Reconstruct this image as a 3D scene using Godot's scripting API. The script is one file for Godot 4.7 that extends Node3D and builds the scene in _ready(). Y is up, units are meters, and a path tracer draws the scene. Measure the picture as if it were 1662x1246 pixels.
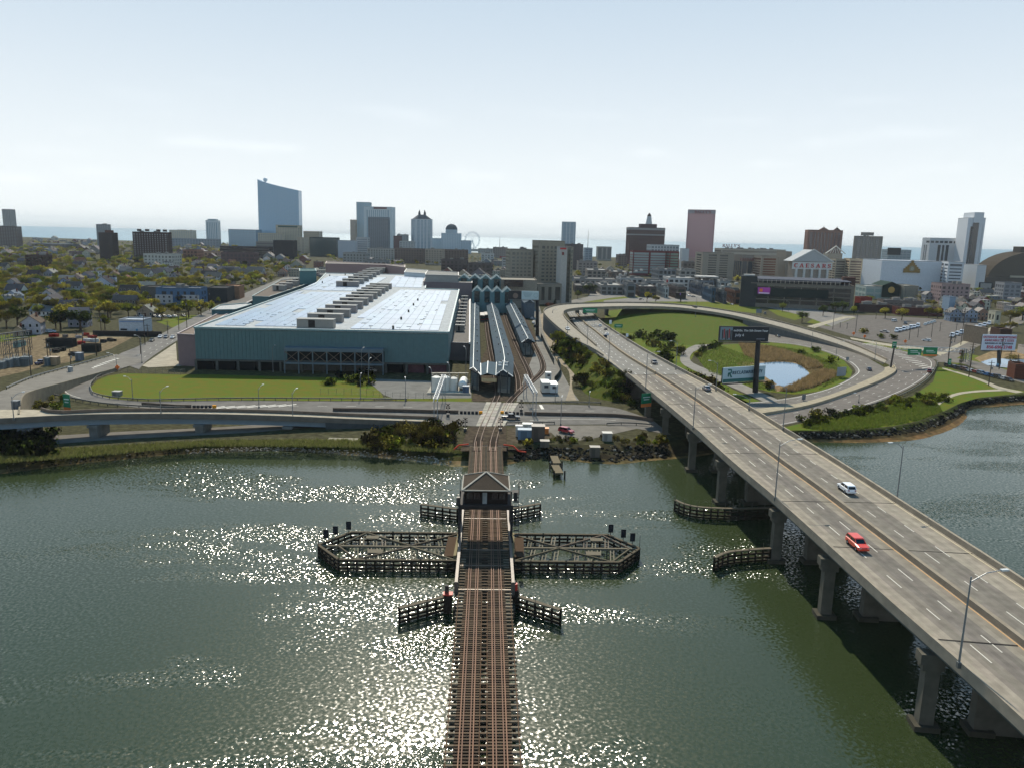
extends Node3D
# A drone's view over a tidal river: a railway swing bridge and a road bridge lead to a seaside city.

const FOCAL := 1264.0   # pixels of the 1662 x 1246 photograph
const EYE := 58.0
const LAND := 2.5
var lens:Basis
var used := {}
var M := {}
var tex := {}
var spots := []          # landmarks for labels
var later := []          # things that get their label once their neighbours are known
var proto := {}
var rng := RandomNumberGenerator.new()
const UPV := Vector3(0,1,0)


class MB:
	var v := PackedVector3Array()
	var c := PackedColorArray()
	var n := PackedVector3Array()
	var uv := PackedVector2Array()
	var col := Color(1,1,1)

	func tri(a:Vector3,b:Vector3,d:Vector3) -> void:
		v.append(a); v.append(b); v.append(d)
		c.append(col); c.append(col); c.append(col)

	func quad(a:Vector3,b:Vector3,d:Vector3,e:Vector3) -> void:
		tri(a,b,d)
		tri(a,d,e)

	func obox(o:Vector3,x:Vector3,y:Vector3,z:Vector3) -> void:  # centre and half axes
		var p := []
		for i in 8:
			p.append(o+x*(1.0 if i & 1 else -1.0)+y*(1.0 if i & 2 else -1.0)+z*(1.0 if i & 4 else -1.0))
		quad(p[4],p[6],p[7],p[5]); quad(p[1],p[3],p[2],p[0])
		quad(p[5],p[7],p[3],p[1]); quad(p[0],p[2],p[6],p[4])
		quad(p[6],p[2],p[3],p[7]); quad(p[0],p[4],p[5],p[1])

	func box(o:Vector3,s:Vector3,yaw := 0.0) -> void:
		var b := Basis(Vector3(0,1,0),yaw)
		obox(o,b.x*s.x*0.5,b.y*s.y*0.5,b.z*s.z*0.5)

	func bar(a:Vector3,b:Vector3,w:float,h:float) -> void:  # a straight bar with a level top
		var d := (b-a).normalized()
		var side := d.cross(Vector3(0,1,0))
		side = Vector3(1,0,0) if side.length() < 0.01 else side.normalized()
		var up := side.cross(d).normalized()
		obox((a+b)*0.5,side*w*0.5,up*h*0.5,(b-a)*0.5)

	func tube(a:Vector3,b:Vector3,r0:float,r1:float,k := 8,caps := true) -> void:
		var d := (b-a).normalized()
		var s := d.cross(Vector3(0,1,0))
		s = Vector3(1,0,0) if s.length() < 0.01 else s.normalized()
		var t := s.cross(d)
		for i in k:
			var p := TAU*i/k
			var q := TAU*(i+1)/k
			var e := s*cos(p)+t*sin(p)
			var f := s*cos(q)+t*sin(q)
			quad(a+e*r0,b+e*r1,b+f*r1,a+f*r0)
			if caps:
				tri(b,b+f*r1,b+e*r1)
				tri(a,a+e*r0,a+f*r0)

	func ring(o:Vector3,ax:Vector3,r:float,t:float,k := 24) -> void:  # a hoop of square section
		var s := ax.cross(Vector3(0,1,0)).normalized()
		var u := s.cross(ax).normalized()
		for i in k:
			var p := TAU*i/k
			var q := TAU*(i+1)/k
			bar(o+(s*cos(p)+u*sin(p))*r,o+(s*cos(q)+u*sin(q))*r,t,t)

	func prism(poly:PackedVector2Array,y0:float,y1:float,caps := true) -> void:  # (x,z) outline
		var k := poly.size()
		for i in k:
			var a := poly[i]
			var b := poly[(i+1) % k]
			quad(Vector3(a.x,y0,a.y),Vector3(a.x,y1,a.y),Vector3(b.x,y1,b.y),Vector3(b.x,y0,b.y))
		if caps:
			var t := Geometry2D.triangulate_polygon(poly)
			for i in range(0,t.size(),3):
				tri(Vector3(poly[t[i]].x,y1,poly[t[i]].y),Vector3(poly[t[i+1]].x,y1,poly[t[i+1]].y),Vector3(poly[t[i+2]].x,y1,poly[t[i+2]].y))
				tri(Vector3(poly[t[i]].x,y0,poly[t[i]].y),Vector3(poly[t[i+2]].x,y0,poly[t[i+2]].y),Vector3(poly[t[i+1]].x,y0,poly[t[i+1]].y))

	func slab(poly:Array,y:float) -> void:  # a flat sheet from points
		var p := PackedVector2Array()
		for a in poly:
			p.append(Vector2(a.x,a.z))
		var t := Geometry2D.triangulate_polygon(p)
		for i in range(0,t.size(),3):
			tri(Vector3(p[t[i]].x,y,p[t[i]].y),Vector3(p[t[i+1]].x,y,p[t[i+1]].y),Vector3(p[t[i+2]].x,y,p[t[i+2]].y))

	func side_shape(pr:Array,half:float,inset:float,shrink:float) -> void:  # a (z,y) outline drawn out across x,its rims chamfered
		var mid := Vector2.ZERO
		for a in pr:
			mid += a/pr.size()
		var k := pr.size()
		var lay := [[-half,shrink],[-half+inset,0.0],[half-inset,0.0],[half,shrink]]
		var pts := []
		for l in lay:
			var row := []
			for a in pr:
				var b:Vector2 = a.lerp(mid,l[1])
				row.append(Vector3(l[0],b.y,b.x))
			pts.append(row)
		for l in 3:
			for i in k:
				quad(pts[l][i],pts[l][(i+1) % k],pts[l+1][(i+1) % k],pts[l+1][i])
		var flat := PackedVector2Array(pr)
		var t := Geometry2D.triangulate_polygon(flat)
		for l in [0,3]:
			for i in range(0,t.size(),3):
				tri(pts[l][t[i]],pts[l][t[i+1]],pts[l][t[i+2]])

	func add(o:MB,at:Transform3D) -> void:
		for i in o.v.size():
			v.append(at*o.v[i])
		c.append_array(o.c)

	func mesh() -> ArrayMesh:
		var a := []
		a.resize(Mesh.ARRAY_MAX)
		a[Mesh.ARRAY_VERTEX] = v
		a[Mesh.ARRAY_COLOR] = c
		if n.size() == v.size() and n.size() > 0:
			a[Mesh.ARRAY_NORMAL] = n
		if uv.size() == v.size() and uv.size() > 0:
			a[Mesh.ARRAY_TEX_UV] = uv
		var m := ArrayMesh.new()
		if v.size():
			m.add_surface_from_arrays(Mesh.PRIMITIVE_TRIANGLES,a)
		return m


# ---- where things stand -------------------------------------------------------------------------
func ray(px:float,py:float) -> Vector3:
	return lens*Vector3(px-831.0,623.0-py,-FOCAL)


func G(px:float,py:float,h := LAND) -> Vector3:  # the point at height h that the photograph shows there
	var d := ray(px,py)
	return Vector3(0,EYE,0)+d*((h-EYE)/d.y)


func P(px:float,py:float,dist:float) -> Vector3:  # the point at a distance ahead
	var d := ray(px,py)
	return Vector3(0,EYE,0)+d*(-dist/d.z)


func pic(p:Vector3) -> Vector2:
	var d := lens.transposed()*(p-Vector3(0,EYE,0))
	return Vector2(831.0-d.x/d.z*FOCAL,623.0+d.y/d.z*FOCAL)


func GL(list:Array,h := LAND) -> Array:  # [x,y] or [x,y,height] entries
	var out := []
	for a in list:
		out.append(G(a[0],a[1],a[2] if a.size() > 2 else h))
	return out


func smooth(pts:Array,step:float) -> Array:  # Catmull-Rom through the points,about step metres apart
	var out := []
	for i in pts.size()-1:
		var a:Vector3 = pts[max(i-1,0)]
		var b:Vector3 = pts[i]
		var d:Vector3 = pts[i+1]
		var e:Vector3 = pts[min(i+2,pts.size()-1)]
		var k := int(max(1.0,round(b.distance_to(d)/step)))
		for j in k:
			out.append(b.cubic_interpolate(d,a,e,float(j)/k))
	out.append(pts[-1])
	return out


func even(pts:Array,k:int) -> Array:  # k + 1 points evenly along a line
	var s := [0.0]
	for i in pts.size()-1:
		s.append(s[-1]+pts[i].distance_to(pts[i+1]))
	var out := []
	var j := 0
	for i in k+1:
		var t:float = s[-1]*i/k
		while j < s.size()-2 and s[j+1] < t:
			j += 1
		out.append(pts[j].lerp(pts[j+1],clampf((t-s[j])/max(s[j+1]-s[j],1e-6),0,1)))
	return out


func resampled(pts:Array,step:float) -> Array:
	var s := smooth(pts,step)
	var total := 0.0
	for i in s.size()-1:
		total += s[i].distance_to(s[i+1])
	return even(s,int(max(2.0,total/step)))


func strip(mb:MB,a:Array,b:Array,k := 40,lift := 0.0) -> void:  # a band between two lines
	var p:Array = even(smooth(a,3.0),k)
	var q := even(smooth(b,3.0),k)
	var up := Vector3(0,lift,0)
	for i in k:
		mb.quad(p[i]+up,p[i+1]+up,q[i+1]+up,q[i]+up)


func between(a:Array,b:Array,t:float,k := 40) -> Array:
	var p:Array = even(smooth(a,3.0),k)
	var q := even(smooth(b,3.0),k)
	var out := []
	for i in k+1:
		out.append(p[i].lerp(q[i],t))
	return out


func line_on(mb:MB,pts:Array,w:float,lift:float,dash := 0.0,gap := 0.0) -> void:  # a painted line
	var s := resampled(pts,1.0 if dash > 0 else 3.0)
	var run := 0.0
	for i in s.size()-1:
		var d:Vector3 = (s[i+1]-s[i])
		var side:Vector3 = d.cross(UPV).normalized()*w*0.5
		if dash <= 0 or fmod(run,dash+gap) < dash:
			mb.quad(s[i]-side+UPV*lift,s[i+1]-side+UPV*lift,s[i+1]+side+UPV*lift,s[i]+side+UPV*lift)
		run += d.length()


func wall_along(mb:MB,pts:Array,w:float,y0:float,y1:float,step := 4.0,floor_at := -1000.0) -> void:  # a wall that follows a line; heights over the line
	var s := resampled(pts,step)
	var l := []
	var r := []
	for i in s.size():
		var d:Vector3 = s[min(i+1,s.size()-1)]-s[max(i-1,0)]
		var side := d.cross(UPV).normalized()*w*0.5
		l.append(s[i]-side)
		r.append(s[i]+side)
	for i in s.size()-1:
		var lo0 := UPV*y0
		var lo1 := UPV*y0
		if floor_at > -999.0:
			lo0 = UPV*(floor_at-s[i].y)
			lo1 = UPV*(floor_at-s[i+1].y)
		mb.quad(l[i]+lo0,l[i]+UPV*y1,l[i+1]+UPV*y1,l[i+1]+lo1)
		mb.quad(r[i]+lo0,r[i+1]+lo1,r[i+1]+UPV*y1,r[i]+UPV*y1)
		mb.quad(l[i]+UPV*y1,r[i]+UPV*y1,r[i+1]+UPV*y1,l[i+1]+UPV*y1)
		mb.quad(l[i]+lo0,l[i+1]+lo1,r[i+1]+lo1,r[i]+lo0)
	for i in [0,s.size()-1]:
		var lo:Vector3 = UPV*(y0 if floor_at < -999.0 else floor_at-s[i].y)
		mb.quad(l[i]+lo,l[i]+UPV*y1,r[i]+UPV*y1,r[i]+lo)


# ---- naming ---------------------------------------------------------------------------------------
func numbered(called:String) -> String:
	var k:int = used.get(called,0)
	used[called] = k+1
	return called if k == 0 else "%s_%03d" % [called,k]


func tag(o:Node,label:String,category:String,group := "") -> Node:
	o.set_meta("label",label)
	o.set_meta("category",category)
	if group:
		o.set_meta("group",group)
	return o


func thing(called:String,at:Vector3,turn:float,label:String,category:String,group := "") -> Node3D:
	var o := Node3D.new()
	o.name = numbered(called)
	add_child(o)
	o.position = at
	o.rotation.y = turn
	tag(o,label,category,group)
	return o


func part(parent:Node,called:String,mb:MB,mat:Material,stuff := false) -> MeshInstance3D:  # in the parent's own axes
	return part_mesh(parent,called,mb.mesh(),mat,stuff)


func part_mesh(parent:Node,called:String,mesh:Mesh,mat:Material,stuff := false) -> MeshInstance3D:
	var o := MeshInstance3D.new()
	o.name = called
	o.mesh = mesh
	o.material_override = mat
	parent.add_child(o,true)
	if stuff:
		o.set_meta("kind","stuff")
	return o


func wpart(parent:Node3D,called:String,mb:MB,mat:Material,stuff := false) -> MeshInstance3D:  # in the world's axes
	var o := part(parent,called,mb,mat,stuff)
	o.transform = parent.transform.affine_inverse()
	return o


func single(called:String,mb:MB,mat:Material,label:String,category:String,group := "") -> MeshInstance3D:
	var o := MeshInstance3D.new()
	o.name = numbered(called)
	o.mesh = mb.mesh()
	o.material_override = mat
	add_child(o)
	tag(o,label,category,group)
	return o


func struct(called:String,mb:MB,mat:Material,kind := "structure") -> MeshInstance3D:
	var o := MeshInstance3D.new()
	o.name = numbered(called)
	o.mesh = mb.mesh()
	o.material_override = mat
	o.set_meta("kind",kind)
	add_child(o)
	return o


func copy(o:Node3D,called:String,at:Vector3,turn:float,size := 1.0) -> Node3D:
	var r:Node3D = o.duplicate()
	r.name = numbered(called)
	r.transform = Transform3D(Basis(UPV,turn).scaled(Vector3.ONE*size),at)
	add_child(r)
	return r


func say(o:Node3D,desc:String,category:String,group := "") -> void:  # its label is written once all stand
	o.set_meta("category",category)
	if group:
		o.set_meta("group",group)
	later.append([o,desc])


func landmark(called:String,at:Vector3) -> void:
	spots.append([called,at])


func nth(k:int) -> String:
	var ones := ["zeroth","first","second","third","fourth","fifth","sixth","seventh","eighth","ninth","tenth","eleventh","twelfth","thirteenth","fourteenth","fifteenth","sixteenth","seventeenth","eighteenth","nineteenth"]
	var tens := ["","","twenty","thirty","forty","fifty","sixty","seventy","eighty","ninety"]
	if k < 20:
		return ones[k]
	if k % 10 == 0:
		return tens[k/10].left(-1) + "ieth"
	return tens[k/10] + "-"+ones[k % 10]


func write_labels() -> void:
	var heaps := {}
	for e in later:
		var p:Vector3 = e[0].position
		var best:Array = spots[0]
		for s in spots:
			if Vector2(s[1].x-p.x,s[1].z-p.z).length() < Vector2(best[1].x-p.x,best[1].z-p.z).length():
				best = s
		var rel := "near"
		var away:float = Vector2(p.x,p.z).length()-Vector2(best[1].x,best[1].z).length()
		if away > 12:
			rel = "behind"
		elif away < -12:
			rel = "before"
		var key:String = "%s %s the %s" % [e[1],rel,best[0]]
		if not heaps.has(key):
			heaps[key] = []
		heaps[key].append(e[0])
	for key in heaps:
		var l:Array = heaps[key]
		l.sort_custom(func(a,b):return a.position.x / -a.position.z < b.position.x / -b.position.z)
		for i in l.size():
			l[i].set_meta("label",key if l.size() == 1 else "%s, %s from the left" % [key,nth(i+1)])


# ---- materials -------------------------------------------------------------------------------------
func noise_tex(called:String,freq:float,octaves:int,lo:Color,hi:Color,size := 512,kind := FastNoiseLite.TYPE_SIMPLEX_SMOOTH) -> void:
	var f := FastNoiseLite.new()
	f.seed = hash(called) % 9999
	f.noise_type = kind
	f.frequency = freq
	f.fractal_octaves = octaves
	var g := Gradient.new()
	g.set_color(0,lo)
	g.set_color(1,hi)
	var t := NoiseTexture2D.new()
	t.width = size
	t.height = size
	t.seamless = true
	t.noise = f
	t.color_ramp = g
	tex[called] = t


func mat(called:String,rough := 0.9,t := "",per := 10.0,detail := "",dper := 2.0,tint := Color.WHITE,metal := 0.0) -> StandardMaterial3D:
	var m := StandardMaterial3D.new()
	m.resource_name = called
	m.vertex_color_use_as_albedo = true
	m.vertex_color_is_srgb = true
	m.albedo_color = tint
	m.roughness = rough
	m.metallic = metal
	if rough > 0.8:
		m.metallic_specular = 0.16
	if t:
		m.albedo_texture = tex[t]
		m.uv1_triplanar = true
		m.uv1_world_triplanar = true
		m.uv1_scale = Vector3.ONE/per
	if detail:
		m.detail_enabled = true
		m.detail_albedo = tex[detail]
		m.detail_blend_mode = BaseMaterial3D.BLEND_MODE_MUL
		m.detail_uv_layer = BaseMaterial3D.DETAIL_UV_2
		m.uv2_triplanar = true
		m.uv2_world_triplanar = true
		m.uv2_scale = Vector3.ONE/dper
	M[called] = m
	return m


func c8(r:int,g:int,b:int) -> Color:
	return Color8(r,g,b)


func vary(c:Color,by:float) -> Color:
	var k := 1.0+rng.randf_range(-by,by)
	return Color(c.r*k,c.g*k*rng.randf_range(1.0-by*0.3,1.0+by*0.3),c.b*k)


func make_materials() -> void:
	noise_tex("blot",0.012,5,Color(0.84,0.84,0.84),Color(1,1,1))
	noise_tex("grain",0.12,3,Color(0.8,0.8,0.8),Color(1,1,1))
	noise_tex("patchy",0.02,4,Color(0.55,0.55,0.55),Color(1,1,1))
	noise_tex("lawn",0.014,5,Color8(244,206,150),Color8(190,226,140))
	noise_tex("tufts",0.09,3,Color(0.8,0.8,0.74),Color(1,1,1))
	noise_tex("faint",0.02,3,Color(0.93,0.93,0.93),Color(1,1,1),256)
	noise_tex("dirt",0.02,5,Color8(150,140,125),Color8(255,245,225))
	noise_tex("streak",0.05,4,Color(0.7,0.68,0.66),Color(1,1,1))
	mat("plain",0.85,"blot",9.0)
	mat("smoothpaint",0.55,"faint",14.0)
	mat("asphalt",0.92,"blot",34.0,"grain",5.0)
	mat("concrete",0.9,"blot",17.0,"grain",3.0)
	mat("grass",0.95,"lawn",38.0,"tufts",7.0)
	mat("dirt",0.97,"dirt",26.0,"grain",3.0)
	mat("rock",0.95,"patchy",3.0)
	mat("wood",0.9,"streak",2.5)
	mat("rust",0.8,"streak",3.0)
	mat("steel",0.5,"blot",6.0,"",2.0,Color.WHITE,0.3)
	mat("roofing",0.85,"blot",20.0,"streak",6.0)
	mat("solar",0.3,"blot",25.0)
	mat("glazing",0.12,"",1.0)
	M.glazing.metallic_specular = 0.6
	mat("carpaint",0.3)
	M.carpaint.clearcoat_enabled = true
	M.carpaint.clearcoat = 0.6
	M.carpaint.clearcoat_roughness = 0.08
	mat("carglass",0.08)
	mat("rubber",0.85)
	mat("leaf",0.8)
	M.leaf.backlight_enabled = true
	M.leaf.backlight = Color(0.95,0.95,0.95)
	mat("bark",0.95,"streak",1.2)
	mat("print",0.7)
	mat("lamp",0.4)
	var s := StandardMaterial3D.new()
	s.resource_name = "screen"
	s.vertex_color_use_as_albedo = true
	s.vertex_color_is_srgb = true
	s.roughness = 0.4
	M["screen"] = s


func _ready() -> void:
	rng.seed = 20260
	# camera
	var cam := Camera3D.new()
	cam.name = "camera"
	add_child(cam)
	var pitch := atan((623.0-381.5)/FOCAL)
	lens = Basis(Vector3.RIGHT,-pitch)*Basis(Vector3(0,0,1),deg_to_rad(1.37))
	cam.transform = Transform3D(lens,Vector3(0,EYE,0))
	cam.keep_aspect = Camera3D.KEEP_HEIGHT
	cam.fov = rad_to_deg(2.0*atan(623.0/FOCAL))
	cam.near = 0.5
	cam.far = 60000.0
	cam.current = true
	# sky
	var sky := ProceduralSkyMaterial.new()
	sky.sky_top_color = Color8(34,128,182)
	sky.sky_horizon_color = Color8(242,246,245)
	sky.sky_curve = 0.33
	sky.ground_curve = 1.0
	sky.ground_bottom_color = Color8(150,168,176)
	sky.ground_horizon_color = Color8(234,240,240)
	sky.sun_angle_max = 46.0
	sky.sun_curve = 0.26
	sky.sky_cover = cirrus()
	sky.sky_cover_modulate = Color(1,1,1,1)
	var env := Environment.new()
	env.background_mode = Environment.BG_SKY
	env.sky = Sky.new()
	env.sky.sky_material = sky
	env.background_energy_multiplier = 1.0
	env.tonemap_mode = Environment.TONE_MAPPER_LINEAR
	env.tonemap_exposure = 1.18
	env.sdfgi_enabled = true
	env.ssao_enabled = true
	env.ssil_enabled = true
	env.fog_enabled = true
	env.fog_mode = Environment.FOG_MODE_EXPONENTIAL
	env.fog_density = 0.00004
	env.fog_light_color = Color8(222,232,238)
	env.fog_sky_affect = 0.0
	var we := WorldEnvironment.new()
	we.name = "air"
	we.environment = env
	add_child(we)
	# sun: ahead, a little to the left, high
	var sun := DirectionalLight3D.new()
	sun.name = "sun"
	sun.light_energy = 1.6
	sun.light_color = Color8(255,246,228)
	sun.light_angular_distance = 0.53
	sun.shadow_enabled = true
	sun.directional_shadow_max_distance = 1500.0
	var el := deg_to_rad(43.5)
	var az := deg_to_rad(-6.0)
	var to_sun := Vector3(sin(az)*cos(el),sin(el),-cos(az)*cos(el))
	sun.basis = Basis.looking_at(-to_sun)
	add_child(sun)

	make_materials()
	build_water()
	build_land()
	build_roads()
	build_highway()
	build_railway()
	build_fenders()
	build_station()
	build_hall()
	build_shore_things()
	build_interchange_things()
	build_skyline()
	build_midtown()
	build_left_town()
	build_right_town()
	build_traffic()
	build_lamps()
	build_trees()
	write_labels()


func cirrus() -> ImageTexture:
	var w := 1024
	var h := 512
	var im := Image.create_empty(w,h,false,Image.FORMAT_RGBA8)
	im.fill(Color(1,1,1,0))
	var f := FastNoiseLite.new()
	f.seed = 41
	f.noise_type = FastNoiseLite.TYPE_SIMPLEX_SMOOTH
	f.frequency = 1.0
	f.fractal_octaves = 5
	for y in range(150,256):
		var e := deg_to_rad(90.0-180.0*(y+0.5)/h)
		var amount := clampf((e-0.015)/0.03,0,1)*clampf((0.2-e)/0.1,0,1)
		for x in w:
			var a := TAU*x/w
			var t := f.get_noise_3d(cos(a)*3.2,sin(a)*3.2,e*46.0+0.9*sin(a*3.0))
			var k := smoothstep(0.2,0.65,t)*0.13*amount
			im.set_pixel(x,y,Color(0.75,0.73,0.7,k))
	return ImageTexture.create_from_image(im)


# ---- water --------------------------------------------------------------------------------------
func slopes(x0:float,z0:float,wide:float,deep:float,w:int,h:int,seed_at:int) -> ImageTexture:
	# slopes of the wind-ruffled surface, gathered in gusts
	var f := FastNoiseLite.new()
	f.noise_type = FastNoiseLite.TYPE_SIMPLEX
	f.fractal_octaves = 3
	f.fractal_gain = 0.6
	f.frequency = 1.25*wide/w
	f.seed = seed_at
	var a := f.get_image(w,h,false,false,false).get_data()
	f.seed = seed_at+70
	var b := f.get_image(w,h,false,false,false).get_data()
	var g := FastNoiseLite.new()
	g.noise_type = FastNoiseLite.TYPE_SIMPLEX_SMOOTH
	g.fractal_octaves = 4
	g.fractal_gain = 0.6
	g.frequency = 1.0
	g.seed = 13
	g.domain_warp_enabled = true
	g.domain_warp_amplitude = 0.6
	g.domain_warp_frequency = 1.0
	var gw := 256
	var gh := 288
	var gust := PackedFloat32Array()
	gust.resize(gw*gh)
	for y in gh:
		for x in gw:
			var wx := x0+wide*x/gw
			var wz := z0+deep*y/gh
			var q := 0.5+0.5*g.get_noise_2d((wx+wz*0.5)*0.011,wz*0.034)
			gust[y*gw+x] = 0.2+0.95*smoothstep(0.45,0.73,q)
	var px := PackedFloat32Array()
	px.resize(w*h*4)
	var i := 0
	for y in h:
		var gy := minf(float(y)*gh/h,gh-1.001)
		var y0 := int(gy)
		var fy := gy-y0
		var row := y0*gw
		for x in w:
			var gx := minf(float(x)*gw/w,gw-1.001)
			var c := int(gx)
			var fx := gx-c
			var k := row+c
			var s := (gust[k]*(1.0-fx)+gust[k+1]*fx)*(1.0-fy)+(gust[k+gw]*(1.0-fx)+gust[k+gw+1]*fx)*fy
			var nx := (a[y*w+x]/255.0-0.5)*s
			var ny := (b[y*w+x]/255.0-0.5)*s
			px[i] = 0.5+0.5*nx
			px[i+1] = 0.5+0.5*ny
			px[i+2] = 1.0-0.25*(nx*nx+ny*ny)
			px[i+3] = 1.0
			i += 4
	return ImageTexture.create_from_image(Image.create_from_data(w,h,false,Image.FORMAT_RGBAF,px.to_byte_array()))


func build_water() -> void:
	for e in [[-100.0,-146.0,200.0,134.0,2048,1372,5],[-256.0,-300.0,512.0,154.0,2048,616,9],[-256.0,-146.0,156.0,134.0,624,536,21],[100.0,-146.0,156.0,134.0,624,536,33]]:
		var m := StandardMaterial3D.new()
		m.resource_name = "river_water"
		m.albedo_color = Color8(44,54,31)
		m.roughness = 0.16
		m.metallic_specular = 0.47
		m.normal_enabled = true
		m.normal_texture = slopes(e[0],e[1],e[2],e[3],e[4],e[5],e[6])
		m.normal_scale = 1.0
		m.texture_repeat = false
		var mb := MB.new()
		var n := 24
		for j in n:
			for k in n:
				var p := []
				var t := []
				for d in [[0,0],[0,1],[1,1],[1,0]]:
					var u:float = float(k+d[0])/n
					var v:float = float(j+d[1])/n
					p.append(Vector3(e[0]+e[2]*u,0,e[1]+e[3]*v))
					t.append(Vector2(u,v))
				mb.quad(p[0],p[3],p[2],p[1])
				for q in [0,3,2,0,2,1]:
					mb.uv.append(t[q])
					mb.n.append(UPV)
		struct("river_water",mb,m)
	var s := StandardMaterial3D.new()
	s.resource_name = "sea_water"
	s.albedo_color = Color8(80,120,138)
	s.roughness = 0.5
	s.metallic_specular = 0.36
	M["sea"] = s
	var mb2 := MB.new()
	mb2.slab([Vector3(-16000,0,-1200),Vector3(16000,0,-1200),Vector3(16000,0,-17000),Vector3(-16000,0,-17000)],-0.3)
	struct("sea_water",mb2,s)
	var mb3 := MB.new()
	mb3.slab([Vector3(256,0,200),Vector3(2000,0,200),Vector3(2000,0,-330),Vector3(256,0,-330)],0.0)
	mb3.slab([Vector3(-256,0,200),Vector3(-2000,0,200),Vector3(-2000,0,-330),Vector3(-256,0,-330)],0.0)
	mb3.slab([Vector3(-256,0,200),Vector3(256,0,200),Vector3(256,0,-12),Vector3(-256,0,-12)],0.0)
	struct("side_water",mb3,s)


# ---- land -----------------------------------------------------------------------------------------
func shore_low() -> Array:
	return GL([[-400,800],[-120,780],[0,769],[60,761],[130,752],[200,745],[260,739],[330,735],[390,733],[450,731],[520,734],[560,738],[620,743],[680,750],[735,757],[770,757],[815,755],[835,751],[860,747],[900,745],[950,750],[1000,753],[1050,748],[1085,745],[1120,742],[1170,735],[1240,727],[1290,718],[1340,717],[1400,718],[1450,716],[1490,713],[1530,702],[1556,690],[1570,677],[1568,668],[1582,662],[1620,659],[1700,653],[1900,640],[2300,620]],0.0)


func shore_top() -> Array:
	return GL([[-400,750],[-120,742],[0,738],[60,733],[130,728],[200,722],[260,718],[330,715],[390,713],[450,713],[520,716],[560,716],[620,716],[680,718],[735,722],[770,724],[815,724],[835,724],[860,722],[900,720],[950,722],[1000,718],[1050,716],[1085,714],[1120,712],[1170,708],[1240,703],[1290,698],[1340,699],[1400,697],[1450,692],[1490,684],[1530,669],[1556,656],[1575,648],[1590,646],[1610,644],[1640,641],[1700,636],[1900,622],[2300,604]])


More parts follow.
